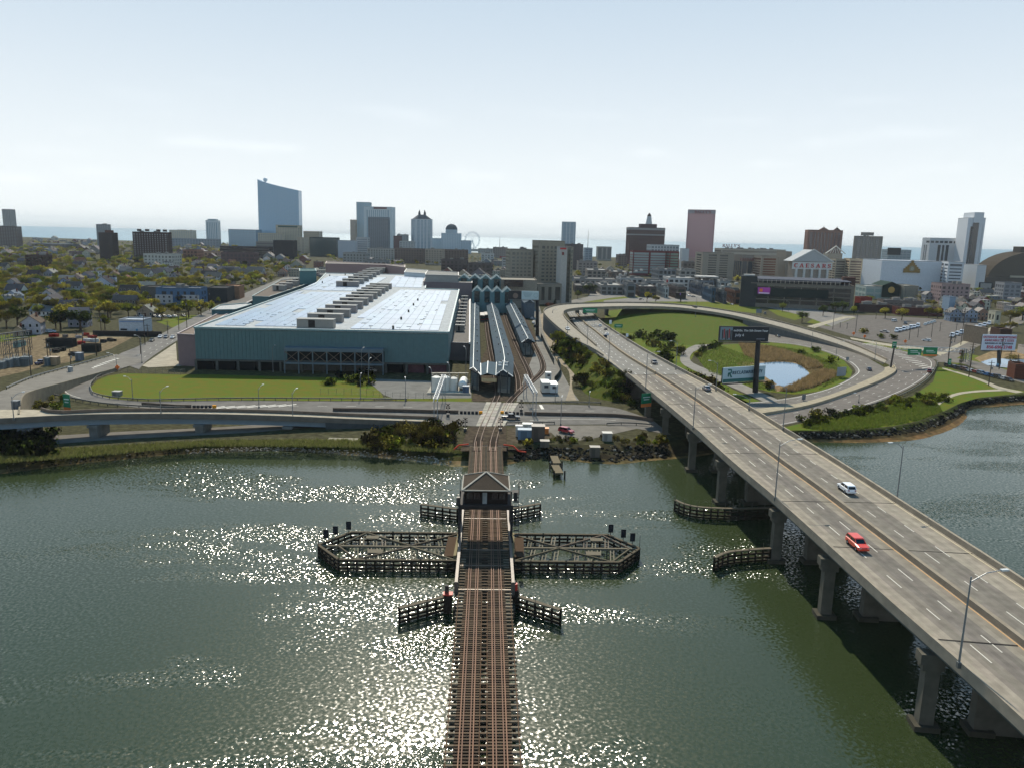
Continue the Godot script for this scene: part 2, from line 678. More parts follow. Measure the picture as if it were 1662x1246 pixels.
func build_land() -> void:
	var low := shore_low()
	var top := shore_top()
	var k := 260
	var a := even(smooth(low,2.0),k)
	var b := even(smooth(top,2.0),k)
	# the two lines are paired by nearness, so that the bank is drawn straight down
	var pair := []
	for i in k+1:
		var best := 0
		var bd := 1e9
		for j in range(max(0,i-40),min(k,i+40)+1):
			var d:float = Vector2(a[i].x-b[j].x,a[i].z-b[j].z).length()+absf(i-j)*0.02
			if d < bd:
				bd = d
				best = j
		if pair.size():
			best = max(best,pair[-1])
		pair.append(best)
	var wob := FastNoiseLite.new()
	wob.frequency = 0.09
	wob.seed = 3
	var rows := []
	var levels := [-0.1,0.0,0.13,0.3,0.5,0.75,1.0]
	for t in levels:
		var row := []
		for i in k+1:
			var p:Vector3 = a[i].lerp(b[pair[i]],t)
			p.y = LAND*pow(maxf(t,0),1.25)+(0.0 if t >= 1.0 or t < 0.0 else wob.get_noise_2d(p.x*2.0,p.z*2.0)*0.45*(0.25+t))
			if t < 0:
				p = a[i]+(a[i]-b[pair[i]]).normalized()*2.0
				p.y = -0.7
			row.append(p)
		rows.append(row)
	var mb := MB.new()
	for r in rows.size()-1:
		for i in k:
			var p:Vector3 = rows[r][i]
			var right := p.x > 60.0
			var n := wob.get_noise_2d(p.x*0.7,p.z*0.9)
			var cols := [c8(60,58,48),c8(122,112,84),c8(108,100,76),c8(80,82,48),c8(74,84,42),c8(86,94,48)]
			if right:
				cols = [c8(96,84,64),c8(160,132,98),c8(152,126,92),c8(96,84,62),c8(44,46,36),c8(72,86,40)]
			elif p.x > -8.0:
				cols = [c8(64,60,48),c8(132,120,88),c8(92,86,62),c8(70,66,56),c8(66,66,50),c8(84,82,62)]
			elif p.x > -75.0 and r < 3:
				cols[1] = c8(176,166,138)
				cols[2] = c8(150,138,108)
			mb.col = vary(cols[r].lerp(c8(100,92,70),clampf(n*1.2,0,0.6)),0.08)
			mb.quad(rows[r][i],rows[r+1][i],rows[r+1][i+1],rows[r][i+1])
	struct("river_bank",mb,M.dirt)
	# the city stands on one sheet that ends at the beach
	var poly := []
	for i in range(0,k+1,2):
		poly.append(b[pair[i]])
	var clean := []
	for p in poly:
		if clean.is_empty() or clean[-1].distance_to(p) > 0.5:
			clean.append(p)
	clean.append(Vector3(1500,0,-420))
	clean.append(Vector3(1900,0,-1500))
	clean.append(Vector3(900,0,-1950))
	clean.append(Vector3(-300,0,-2500))
	clean.append(Vector3(-2600,0,-3500))
	clean.append(Vector3(-3400,0,-2500))
	clean.append(Vector3(-1200,0,-150))
	var mg := MB.new()
	mg.col = c8(92,94,74)
	mg.slab(clean,LAND)
	struct("ground",mg,M.dirt)
	var beach := MB.new()
	beach.col = c8(196,180,148)
	var e := [Vector3(1900,0,-1500),Vector3(900,0,-1950),Vector3(-300,0,-2500),Vector3(-2600,0,-3500)]
	for i in 3:
		var s := Vector3(20,0,-60)
		beach.quad(e[i]+UPV*LAND,e[i+1]+UPV*LAND,e[i+1]+s+UPV * -0.6,e[i]+s+UPV * -0.6)
	struct("beach",beach,M.dirt)
	# mown grass and rough grass
	var lawns := [
		[[150,640],[147,628],[158,617],[175,610],[200,606],[290,608],[345,608],[420,610],[500,612],[560,613],[590,614],[598,622],[618,636],[622,645],[600,650],[500,650],[400,649],[300,650],[240,650],[190,647],[165,645]],
		[[622,645],[700,646],[765,645],[768,652],[700,651],[640,650]],
		[[905,690],[930,672],[960,664],[992,650],[1022,652],[1030,660],[990,655]],
	]
	var gm := MB.new()
	gm.col = c8(112,120,62)
	for l in lawns.slice(0,2):
		gm.slab(GL(l),LAND+0.03)
	# beside the interchange
	gm.col = c8(106,120,60)
	gm.slab(GL([[978,530],[985,505],[1010,502],[1100,500],[1190,512],[1270,532],[1180,540],[1172,556],[1130,572],[1118,590],[1155,608],[1190,632],[1236,652],[1210,660],[1160,640],[1100,596],[1040,562],[1000,540]]),LAND+0.03)
	gm.slab(GL([[1130,578],[1170,560],[1250,556],[1290,558],[1330,566],[1370,585],[1384,602],[1380,615],[1340,634],[1290,640],[1250,636],[1210,626],[1150,604]]),LAND+0.05)
	gm.slab(GL([[1240,700],[1370,672],[1470,650],[1515,620],[1522,596],[1540,596],[1620,628],[1662,634],[1700,632],[1640,640],[1590,645],[1556,655],[1530,668],[1490,683],[1450,691],[1400,696],[1340,698],[1290,698]]),LAND+0.03)
	gm.col = c8(112,122,62)
	gm.slab(GL([[930,494],[1000,480],[1080,484],[1190,488],[1235,498],[1230,509],[1170,503],[1090,496],[1000,492]]),LAND+0.03)
	gm.slab(GL([[1246,502],[1300,505],[1330,510],[1290,520],[1262,512]]),LAND+0.04)
	gm.slab(GL([[1330,510],[1390,516],[1350,530],[1310,524]]),LAND+0.06)
	gm.slab(GL([[1400,555],[1460,562],[1502,575],[1510,590],[1470,578],[1420,566]]),LAND+0.03)
	gm.slab(GL([[1526,585],[1560,572],[1600,580],[1662,606],[1662,618],[1600,596],[1545,590]]),LAND+0.03)
	gm.slab(GL([[0,545],[40,541],[60,546],[0,556]]),LAND+0.05)
	gm.slab(GL([[252,522],[300,512],[330,512],[280,532]]),LAND+0.05)
	struct("lawn",gm,M.grass)
	var reed := MB.new()
	reed.col = c8(112,98,66)
	reed.slab(GL([[1200,558],[1236,562],[1280,572],[1326,588],[1338,600],[1360,606],[1350,616],[1322,628],[1290,636],[1262,634],[1300,626],[1318,606],[1290,590],[1240,584],[1210,578]]),LAND+0.09)
	reed.col = c8(168,148,118)
	reed.slab(GL([[1196,590],[1240,584],[1290,588],[1316,606],[1300,626],[1262,636],[1236,622],[1212,604]]),LAND+0.12)
	struct("reed_bed_ground",reed,M.dirt)
	var pond := MB.new()
	pond.col = c8(70,108,136)
	pond.slab(resampled(GL([[1234,590],[1262,588],[1290,590],[1310,602],[1313,612],[1296,620],[1276,629],[1258,622],[1240,610],[1226,598],[1234,590]]),3.0).slice(0,-1),LAND+0.16)
	pond.slab(GL([[1592,588],[1612,582],[1662,584],[1690,590],[1690,602],[1640,598],[1605,594]]),LAND+0.16)
	var pm := mat("pond",0.06)
	struct("pond_water",pond,pm)
	var bare := MB.new()
	bare.col = c8(176,158,130)
	bare.slab(GL([[1582,582],[1620,566],[1700,570],[1700,584],[1612,582],[1592,588]]),LAND+0.08)
	bare.col = c8(150,138,118)
	bare.slab(GL([[60,545],[150,540],[200,538],[215,548],[180,566],[110,588],[60,598],[0,612],[-60,620],[-60,566]]),LAND+0.02)
	bare.col = c8(176,164,142)
	bare.slab(GL([[88,572],[116,566],[118,576],[96,582]]),LAND+0.06)
	bare.slab(GL([[150,548],[200,541],[205,548],[165,556]]),LAND+0.06)
	struct("bare_ground",bare,M.dirt)
	landmark("small lagoon",G(1270,608))
	landmark("shore lawn",G(380,630))
	landmark("far side pond",G(1640,592))


# ---- roads -----------------------------------------------------------------------------------------
func build_roads() -> void:
	var asph := MB.new()
	asph.col = c8(124,120,114)
	var y := LAND+0.08
	# the shore road over the level crossing, both carriageways
	var up := GL([[1060,682],[1000,662],[940,657],[840,655],[760,652],[640,651],[500,651],[400,650],[300,651],[240,652],[195,649],[165,643],[150,636],[147,626],[158,614],[185,604],[215,592]])
	var lo := GL([[1090,706],[1000,690],[940,689],[840,690],[760,691],[640,680],[500,668],[400,665],[300,664],[220,661],[160,653],[122,646],[104,637],[104,628],[118,612],[150,598],[185,586]])
	strip(asph,up,lo,90,0.08)
	strip(asph,GL([[760,672],[640,670],[500,676],[400,690],[200,700],[60,708],[-120,716]]),GL([[760,691],[640,690],[500,694],[400,702],[200,712],[60,722],[-120,730]]),40,0.05)
	# parking apron by the river
	asph.col = c8(132,126,116)
	asph.slab(GL([[835,690],[1000,690],[1040,694],[1000,703],[960,712],[930,716],[905,712],[895,702],[840,697]]),LAND+0.06)
	# service road beside the tracks
	asph.col = c8(140,136,128)
	strip(asph,GL([[838,652],[848,620],[862,585],[870,560],[868,535],[862,510],[858,490]]),GL([[940,650],[932,640],[905,590],[892,560],[886,530],[880,512],[874,492]]),30,0.07)
	asph.col = c8(166,152,130)
	strip(asph,GL([[876,512],[884,545],[905,586],[922,600],[925,625],[918,650]]),GL([[882,508],[892,540],[915,578],[934,596],[928,625],[936,650]]),30,0.1)
	# paved yard by the tank stand
	asph.col = c8(128,126,120)
	asph.slab(GL([[592,614],[690,618],[765,622],[765,646],[640,647],[622,640],[604,625]]),LAND+0.04)
	# city street along the hall
	asph.col = c8(134,130,124)
	strip(asph,GL([[180,583],[190,576],[225,562],[262,542],[302,521],[348,499],[402,474],[470,446]]),GL([[225,600],[240,584],[282,556],[318,536],[352,516],[400,491],[450,466],[500,446]]),40,0.09)
	asph.col = c8(186,176,156)
	asph.slab(GL([[230,594],[285,557],[287,586],[300,594],[240,597]]),LAND+0.14)
	# upper loop road from the street towards the viaduct, on its bank
	var ul := GL([[188,575,2.6],[150,586,2.9],[113,596,3.6],[53,613,5.2],[10,631,7.0],[-60,655,8.0],[-160,690,8.2]])
	var ur := GL([[236,586,2.6],[190,600,2.8],[150,611,3.4],[99,625,5.0],[53,638,6.6],[36,648,7.8],[30,676,8.0]])
	struct("shore_road",asph,M.asphalt)
	var ramp := MB.new()
	ramp.col = c8(136,131,122)
	strip(ramp,ul,ur,30,0.03)
	struct("ramp_road",ramp,M.asphalt)
	var bank := MB.new()
	bank.col = c8(150,140,122)
	wall_along(bank,ur.slice(1,7),0.4,0,0.9,3.0,LAND)
	tag(bank_node("retaining_wall",bank,M.concrete),"curved concrete retaining wall with parapet under the ramp end","wall")
	var slope := MB.new()
	slope.col = c8(104,104,66)
	var foot := []
	for p in ul:
		foot.append(Vector3(p.x-1.0-(p.y-LAND)*1.0,LAND,p.z-1.0-(p.y-LAND)*1.6))
	strip(slope,foot,ul,30,0.0)
	struct("ramp_slope",slope,M.grass)
	# interchange: the wide outer loop and the inner loop
	var ic := MB.new()
	ic.col = c8(126,119,112)
	var ol := GL([[1130,720],[1190,702],[1270,690],[1330,677],[1400,660],[1460,638],[1500,616],[1518,596],[1516,584],[1490,576],[1450,566],[1400,557],[1350,545],[1300,532],[1258,522]])
	var il := GL([[1130,694],[1190,680],[1250,672],[1310,660],[1370,641],[1420,620],[1448,606],[1446,598],[1430,590],[1400,574],[1365,560],[1320,546],[1290,538],[1262,532],[1250,528]])
	strip(ic,ol,il,70,0.08)
	ic.col = c8(130,124,116)
	var inner_out := GL([[1130,680],[1200,668],[1260,662],[1330,648],[1390,625],[1432,604],[1436,597],[1410,578],[1360,562],[1310,553],[1260,545],[1225,541],[1190,537]])
	var inner_in := GL([[1130,660],[1200,654],[1246,650],[1300,642],[1352,628],[1384,610],[1388,600],[1372,586],[1335,570],[1290,560],[1260,557],[1225,553],[1180,549]])
	strip(ic,inner_out,inner_in,70,0.1)
	# service loop on the grass
	ic.col = c8(150,145,136)
	strip(ic,GL([[1168,554],[1140,557],[1112,568],[1104,582],[1112,594],[1150,612],[1200,634],[1240,652]]),GL([[1168,558],[1148,562],[1126,572],[1120,583],[1130,592],[1170,608],[1215,628],[1262,648]]),40,0.12)
	# road inside the far loop, and the city roads behind
	ic.col = c8(140,136,130)
	ic.slab(GL([[1186,530],[1200,523],[1230,522],[1262,530],[1300,545],[1262,547],[1225,542],[1190,538]]),LAND+0.06)
	strip(ic,GL([[890,498],[930,487],[990,476],[1050,472],[1120,470]]),GL([[900,502],[935,493],[1000,483],[1060,479],[1120,476]]),20,0.06)
	strip(ic,GL([[980,488],[1060,482],[1180,484],[1240,490],[1330,504],[1390,515]]),GL([[980,494],[1060,490],[1180,491],[1236,498],[1300,512],[1350,530]]),20,0.09)
	ic.col = c8(150,145,138)
	ic.slab(GL([[955,482],[960,462],[1040,466],[1200,474],[1200,488],[1100,484],[1010,480]]),LAND+0.03)
	struct("loop_road",ic,M.asphalt)
	# concrete separator between the loops
	var sep := MB.new()
	sep.col = c8(178,166,142)
	var sa := GL([[1240,672],[1310,659],[1370,640],[1425,619],[1452,604],[1450,594]])
	var sb := GL([[1215,665],[1290,656],[1350,640],[1400,620],[1433,604],[1436,597]])
	strip(sep,sa,sb,30,0.22)
	wall_along(sep,GL([[1236,674],[1310,661],[1370,642],[1425,621],[1453,605],[1451,595]],LAND+0.1),0.4,-0.1,0.9)
	tag(bank_node("traffic_island",sep,M.concrete),"long pale concrete island and parapet between the two loop roads","traffic island")
	var gl := MB.new()
	gl.col = c8(74,78,46)
	gl.slab(GL([[1330,556],[1370,560],[1420,580],[1445,594],[1436,597],[1405,579],[1360,564]]),LAND+0.2)
	struct("wedge_grass",gl,M.grass)
	# car park behind the loop
	var pk := MB.new()
	pk.col = c8(116,110,104)
	pk.slab(GL([[1318,528],[1372,512],[1420,512],[1560,520],[1612,524],[1528,574],[1500,566],[1440,556],[1380,546]]),LAND+0.05)
	pk.col = c8(128,122,114)
	strip(pk,GL([[1512,582],[1540,570],[1590,545],[1640,520],[1662,510]]),GL([[1540,590],[1565,575],[1612,550],[1662,524],[1700,506]]),16,0.07)
	strip(pk,GL([[1520,588],[1560,590],[1600,604],[1662,622],[1740,640]]),GL([[1530,582],[1566,583],[1612,594],[1662,608],[1740,622]]),16,0.09)
	struct("car_park",pk,M.asphalt)
	var path := MB.new()
	path.col = c8(182,172,150)
	strip(path,GL([[1512,664],[1522,654],[1545,640],[1580,634],[1640,631]]),GL([[1518,664],[1530,654],[1550,643],[1580,637],[1640,634]]),20,0.1)
	strip(path,GL([[1530,597],[1570,608],[1600,618],[1625,628],[1662,636]]),GL([[1530,599],[1570,611],[1600,622],[1615,630],[1650,638]]),20,0.12)
	strip(path,GL([[1310,530],[1340,522],[1370,514],[1385,514]]),GL([[1322,533],[1350,524],[1378,516],[1390,516]]),10,0.11)
	strip(path,GL([[1380,548],[1440,558],[1505,566],[1530,572]]),GL([[1382,551],[1440,562],[1505,571],[1528,578]]),10,0.11)
	strip(path,GL([[1524,574],[1560,556],[1620,526]]),GL([[1532,576],[1568,558],[1628,527]]),10,0.12)
	struct("footpath",path,M.concrete)
	# road markings
	var wl := MB.new()
	wl.col = c8(186,182,172)
	for t in [0.25,0.5,0.74]:
		line_on(wl,between(ol,il,t,60),0.15,0.1,2.4,9.6)
	line_on(wl,between(ol,il,0.08,60),0.25,0.1)
	line_on(wl,between(ol,il,0.93,60),0.25,0.1)
	line_on(wl,between(inner_out,inner_in,0.5,60),0.15,0.12,3.0,9.0)
	line_on(wl,between(inner_out,inner_in,0.88,60),0.3,0.12)
	# hatched gore
	for i in 20:
		var t := i/20.0
		var a := G(lerpf(1400,1508,t),lerpf(559,604,pow(t,1.35)))
		var b := G(lerpf(1412,1512,t),lerpf(559,602,pow(t,1.2))-1.0)
		wl.bar(a+UPV*0.1,a.lerp(b,1.0)+Vector3(3.2,0.1,-1.0),0.7,0.012)
	for i in 13:  # hatching on the street at the left
		var t := i/12.0
		var a := G(lerpf(126,186,t),lerpf(605,582,t),lerpf(3.2,2.6,t))
		wl.bar(a+UPV*0.14,a+Vector3(2.2,0.14,1.4),1.0,0.012)
	for i in 9:
		var a := G(316.0+i*17,664.0-i*0.5)
		wl.bar(a+UPV*0.11,a+Vector3(4.5,0.11,-4.2),0.7,0.012)
	line_on(wl,GL([[420,660],[500,659],[640,660],[740,663]]),0.2,0.1,3.0,6.0)
	line_on(wl,GL([[150,600],[118,615],[106,628],[108,638],[130,646]]),0.2,0.1)
	line_on(wl,GL([[860,664],[940,666],[1000,668]]),0.2,0.1,3.0,6.0)
	line_on(wl,GL([[860,682],[940,680],[1000,682]]),0.2,0.1)
	wl.bar(G(877,657)+UPV*0.11,G(881,664)+UPV*0.11,1.0,0.012)
	line_on(wl,GL([[200,590],[262,556],[330,520]]),0.2,0.12,3.0,7.0)
	line_on(wl,GL([[212,593],[272,558],[336,523]]),0.2,0.12,3.0,7.0)
	struct("road_markings",wl,M.print)
	# barriers and guard rails
	barrier([[744,671],[700,670],[620,668],[540,667]],"dark median barrier with a yellow nose left of the level crossing",true)
	barrier([[851,673],[880,674],[940,675],[1010,677],[1060,684]],"dark median barrier with a yellow nose right of the level crossing",true)
	barrier([[310,662],[290,662],[262,660],[230,658]],"short median barrier with a yellow nose before the hatched marking",true)
	guard_rail([[150,640],[146,628],[156,615],[170,608]],"curved guard rail round the inside of the loop beside the lawn",1.0)
	guard_rail([[150,640],[175,647],[240,652],[300,651],[400,649.5],[500,650],[600,650.5],[660,651]],"long straight guard rail along the lawn's river side",1.0)
	guard_rail([[103,632],[86,634],[85,643],[110,648],[160,657],[220,662],[300,665]],"dark guard rail round the outside of the loop above the viaduct",1.0)
	guard_rail([[860,655],[900,655],[975,656]],"low guard rail along the service yard by the crossing",0.8)
	guard_rail([[822,689],[850,688.5],[900,688]],"brown guard rail before the signal cabinets",0.9)
	guard_rail([[985,690],[1020,689],[1058,692]],"brown guard rail above the river at the road bridge",0.9)
	guard_rail([[1370,672],[1420,658],[1470,640],[1505,618],[1520,598],[1521,588]],"long dark guard rail round the outside of the wide loop",1.0)
	guard_rail([[10,632,7.0],[53,614,5.2],[113,597,3.6],[150,587,2.9],[182,578,2.6]],"white guard rail along the ramp above the substation",0.9)


func bank_node(called:String,mb:MB,m:Material) -> MeshInstance3D:
	var o := MeshInstance3D.new()
	o.name = numbered(called)
	o.mesh = mb.mesh()
	o.material_override = m
	add_child(o)
	return o


func barrier(line:Array,label:String,nose:bool) -> void:
	var pts := GL(line)
	var o := thing("median_barrier",pts[0],0,label,"barrier")
	var mb := MB.new()
	mb.col = c8(112,100,90)
	wall_along(mb,pts,0.5,0.0,1.1)
	wpart(o,"barrier_wall",mb,M.concrete)
	if nose:
		var d:Vector3 = (pts[0]-pts[1]).normalized()
		var q := MB.new()
		q.col = c8(60,60,62)
		for i in 5:
			q.box(pts[0]+d*(0.9+i*1.2)+UPV*0.5,Vector3(0.9,0.8,0.6),atan2(d.x,d.z)+PI/2)
		wpart(o,"crash_cushion",q,M.plain)
		q = MB.new()
		q.col = c8(226,150,40)
		q.box(pts[0]+d*7.0+UPV*0.5,Vector3(1.1,0.9,0.8),atan2(d.x,d.z)+PI/2)
		wpart(o,"yellow_nose",q,M.plain)


func guard_rail(line:Array,label:String,h:float) -> void:
	var pts := resampled(GL(line),3.5)
	var o := thing("guard_rail",pts[0],0,label,"guard rail")
	var rail := MB.new()
	rail.col = c8(150,152,152) if "white" in label else c8(104,104,100)
	var posts := MB.new()
	posts.col = c8(90,86,80)
	for i in pts.size():
		posts.box(pts[i]+UPV*h*0.5,Vector3(0.16,h,0.16))
		if i:
			rail.bar(pts[i-1]+UPV*(h-0.15),pts[i]+UPV*(h-0.15),0.14,0.4)
	wpart(o,"rail",rail,M.steel)
	wpart(o,"posts",posts,M.wood,true)


# ---- road bridge --------------------------------------------------------------------------------
func build_highway() -> void:
	var lft := GL([[1800,1310,11.6],[1661,1179,11.6],[1559,1085,11.6],[1442,981,11.7],[1332,880,11.7],[1256,811,11.7],[1195,759.5,11.7],[1127,698,11.6],[1080,658,11.4],[1060,642,11.3],[1018,608,11]])
	var rgt := GL([[1900,1112,11.6],[1662,950,11.6],[1560,883,11.6],[1463,820,11.7],[1400,779,11.7],[1336,738,11.7],[1273,699,11.7],[1225,669,11.6],[1178,641,11.4],[1150,625,11.3],[1117,608,11]])
	var k := 60
	var l := even(smooth(lft,3.0),k)
	var r := even(smooth(rgt,3.0),k)
	var o := thing("road_bridge",Vector3(60,0,-150),0,"long concrete road bridge on piers crossing the river","bridge")
	landmark("road bridge",Vector3(62,0,-140))
	var deck := MB.new()
	var bands := [[0.0,0.14,c8(168,158,142)],[0.14,0.235,c8(146,138,126)],[0.235,0.38,c8(134,127,118)],[0.38,0.49,c8(158,149,134)],[0.49,0.56,c8(160,150,134)],[0.56,0.66,c8(142,135,124)],[0.66,0.8,c8(136,129,119)],[0.8,1.0,c8(170,160,144)]]
	var fine := []
	for b in bands:
		var cuts := 3 if b[1]-b[0] < 0.12 else 5
		for q in cuts:
			var shade:float = 0.95 if q % 2 == 1 else 1.0
			fine.append([lerpf(b[0],b[1],float(q)/cuts),lerpf(b[0],b[1],(q+1.0)/cuts),Color(b[2].r*shade,b[2].g*shade,b[2].b*shade)])
	for b in fine:
		for i in k:
			deck.col = vary(b[2],0.018)
			deck.quad(l[i].lerp(r[i],b[0]),l[i+1].lerp(r[i+1],b[0]),l[i+1].lerp(r[i+1],b[1]),l[i].lerp(r[i],b[1]))
	deck.col = c8(120,114,104)
	var low := UPV*0.45
	for i in k:
		deck.quad(l[i]-low,r[i]-low,r[i+1]-low,l[i+1]-low)
		deck.quad(l[i]-low,l[i+1]-low,l[i+1],l[i])
		deck.quad(r[i]-low,r[i],r[i+1],r[i+1]-low)
	wpart(o,"deck",deck,M.concrete)
	for s in [l,r]:
		var mb := MB.new()
		mb.col = c8(172,160,142)
		wall_along(mb,s,0.45,-0.5,0.95,4.0)
		wpart(o,"parapet",mb,M.concrete)
	var md := MB.new()
	md.col = c8(164,152,134)
	var mid := []
	for i in k+1:
		mid.append(l[i].lerp(r[i],0.49))
	wall_along(md,mid,0.6,0.0,0.9,4.0)
	wpart(o,"median_barrier",md,M.concrete)
	for j in 7:
		var mb := MB.new()
		mb.col = c8(92,98,98)
		var t := 0.05+0.15*j
		for i in k:
			mb.bar(l[i].lerp(r[i],t)-UPV*1.05,l[i+1].lerp(r[i+1],t)-UPV*1.05,0.5,1.2)
		wpart(o,"girder",mb,M.concrete)
	# paint, joints
	var wl := MB.new()
	for t in [0.2,0.325,0.655,0.79]:
		wl.col = c8(190,184,170)
		var line := []
		for i in k+1:
			line.append(l[i].lerp(r[i],t))
		line_on(wl,line,0.16,0.03,3.2,6.3)
	for t in [0.03,0.465,0.52,0.965]:
		wl.col = c8(196,150,96) if t in [0.465,0.52] else c8(200,186,150)
		var line := []
		for i in k+1:
			line.append(l[i].lerp(r[i],t))
		line_on(wl,line,0.14,0.03)
	wpart(o,"lane_markings",wl,M.print)
	var at := [62.0,84.4,111.3,134.4,166.4,190.2,216.0,240.0]
	for z in at:
		var i := 0
		while i < k-1 and -l[i].z < z:
			i += 1
		var a:Vector3 = l[i]
		var b:Vector3 = r[0]
		for q in r:
			if absf(-q.z-z-1.0) < absf(-b.z-z-1.0):
				b = q
		var d := (b-a)
		var pier := part(o,"pier",MB.new(),M.concrete)
		pier.mesh = pier_mesh(a,d,z)
		pier.transform = o.transform.affine_inverse()
		var mb := MB.new()
		mb.col = c8(64,60,56)
		mb.bar(a+d*0.02+UPV*0.02,a+d*0.47+UPV*0.02,0.22,0.02)
		mb.bar(a+d*0.51+UPV*0.02,a+d*0.98+UPV*0.02,0.22,0.02)
		wpart(o,"expansion_joint",mb,M.plain)
	# embankment behind the abutment, with the through lanes going down and the ramp going on
	var ab := MB.new()
	ab.col = c8(110,106,98)
	var a0:Vector3 = l[k]
	var b0:Vector3 = r[k]
	ab.obox((a0+b0)*0.5-UPV*4.8+Vector3(0,0,-1.0),(b0-a0)*0.5,UPV*4.1,Vector3(0,0,0.8))
	wpart(o,"abutment",ab,M.concrete)
	var road := MB.new()
	road.col = c8(146,142,134)
	var ml := GL([[1064,607,11],[1018,579,9.9],[990,558,8.3],[966,538,6.6],[950,526,5.3],[938,512,4.2],[930,500,3.2]])
	var rr := GL([[1117,608,11],[1076,586,10.3],[1036,563.5,9.2],[996,538,7.0],[974,522,5.3],[962,508,4.2],[956,498,3.2]])
	var ll := GL([[1018,608,11],[992,588,10.8],[966,570,10.5],[955,551,8.4],[940,534,6.6],[930,522,5.3],[922,510,4.2],[915,500,3.2]])
	strip(road,ll,ml,40,-0.03)
	strip(road,ml,rr,40,-0.03)
	struct("city_highway",road,M.asphalt)
	var hb := thing("highway_barriers",ml[0],0,"pale median barrier of the highway where it descends towards the city","barrier")
	var mb := MB.new()
	mb.col = c8(178,160,134)
	wall_along(mb,ml,0.5,0,0.9)
	wpart(hb,"median_wall",mb,M.concrete)
	mb = MB.new()
	mb.col = c8(160,152,138)
	wall_along(mb,rr,0.5,-0.3,1.0,4.0)
	wpart(hb,"parapet",mb,M.concrete)
	var wl2 := MB.new()
	wl2.col = c8(214,212,204)
	for t in [0.33,0.66]:
		line_on(wl2,between(ml,rr,t),0.2,0.04,3.0,7.0)
		line_on(wl2,between(ll,ml,t),0.2,0.04,3.0,7.0)
	struct("highway_markings",wl2,M.print)
	# flyover: leaves on the left, bends over the highway, comes down on the right
	var fo := GL([[1018,608,11],[992,588,10.8],[966,570,10.5],[927,549,10.6],[897,525,11.6],[883,509,12.3],[888,501,12.4],[912,495,12.4],[958,493,12.2],[1020,492,11.6],[1100,495,10.6],[1180,505,9.2],[1256,521,7.4],[1330,541,4.8],[1390,562,3.2],[1440,585,2.7]])
	var fi := GL([[1022,611,11],[1000,591,10.8],[963,558,10.3],[940,538.6,10.6],[920,520,11.6],[914,509,12.3],[922,504,12.4],[945,501,12.4],[975,500,12.2],[1030,499,11.6],[1100,501,10.6],[1180,512,9.2],[1256,530,7.4],[1325,550,4.8],[1380,568,3.2],[1434,591,2.7]])
	var fly := thing("flyover",fo[8],0,"curved concrete flyover ramp bending over the highway beyond the bridge","flyover")
	landmark("flyover",fo[8])
	var fk := 80
	var fa := even(smooth(fo,3.0),fk)
	var fb := even(smooth(fi,3.0),fk)
	var dk := MB.new()
	dk.col = c8(172,163,147)
	for i in fk:
		var u := UPV*0.9
		dk.quad(fa[i],fa[i+1],fb[i+1],fb[i])
		if fa[i].y > 4.5:
			dk.quad(fa[i]-u,fb[i]-u,fb[i+1]-u,fa[i+1]-u)
			dk.quad(fa[i]-u,fa[i+1]-u,fa[i+1],fa[i])
			dk.quad(fb[i]-u,fb[i],fb[i+1],fb[i+1]-u)
	wpart(fly,"deck",dk,M.concrete)
	for s in [fa,fb]:
		var w := MB.new()
		w.col = c8(160,150,134)
		wall_along(w,s.slice(6) if s == fa else s.slice(12),0.4,-0.9,0.9,4.0)
		wpart(fly,"parapet",w,M.concrete)
	# walls carry it on both sides, open where the highway passes
	for s in [fa,fb]:
		var runs := [s.slice(10,31),s.slice(58,76)]
		for e in runs:
			var w := MB.new()
			w.col = c8(112,114,112)
			wall_along(w,e,0.5,0,-0.6,4.0,LAND)
			wpart(fly,"side_wall",w,M.concrete)
	for e in [[938,508],[950,508],[986,507],[1020,507],[1060,507],[1130,512]]:
		var w := MB.new()
		w.col = c8(108,106,100)
		var q := G(e[0],e[1],5.0)
		q.z -= 6.0
		w.box(Vector3(q.x,7.0,q.z),Vector3(2.2,9.0,7.0))
		wpart(fly,"pier",w,M.concrete)
	# the embankment's slopes
	var em := MB.new()
	em.col = c8(88,98,50)
	var crest := []
	var toe := []
	for e in [[1026,650,1014,606,10.6],[1000,652,992,588,10.3],[952,640,966,571,10.0],[935,612,945,561,9.9],[922,596,927,550,10.0],[902,572,908,536,10.6]]:
		toe.append(G(e[0],e[1],LAND))
		crest.append(G(e[2],e[3],e[4]))
	strip(em,toe,crest,30,0.0)
	bushy = [toe,crest]
	var toe2 := []
	var crest2 := []
	for e in [[1220,655,1119,609,10.6],[1150,640,1076,586,9.9],[1100,600,1036,564,8.8],[1040,566,996,538,6.6],[1005,545,974,522,5.0],[985,524,962,508,3.9]]:
		toe2.append(G(e[0],e[1],LAND))
		crest2.append(G(e[2],e[3],e[4]))
	strip(em,toe2,crest2,30,0.0)
	em.col = c8(94,108,54)
	var toe3 := []
	var crest3 := []
	for e in [[990,530,1010,502,8.0],[1040,545,1070,502,8.5],[1110,560,1120,505,8.2],[1180,556,1190,516,7.4],[1200,545,1230,525,5.0]]:
		toe3.append(G(e[0],e[1],LAND+0.06))
		crest3.append(G(e[2],e[3],e[4]))
	strip(em,toe3,crest3,30,0.0)
	struct("embankment_slope",em,M.grass)


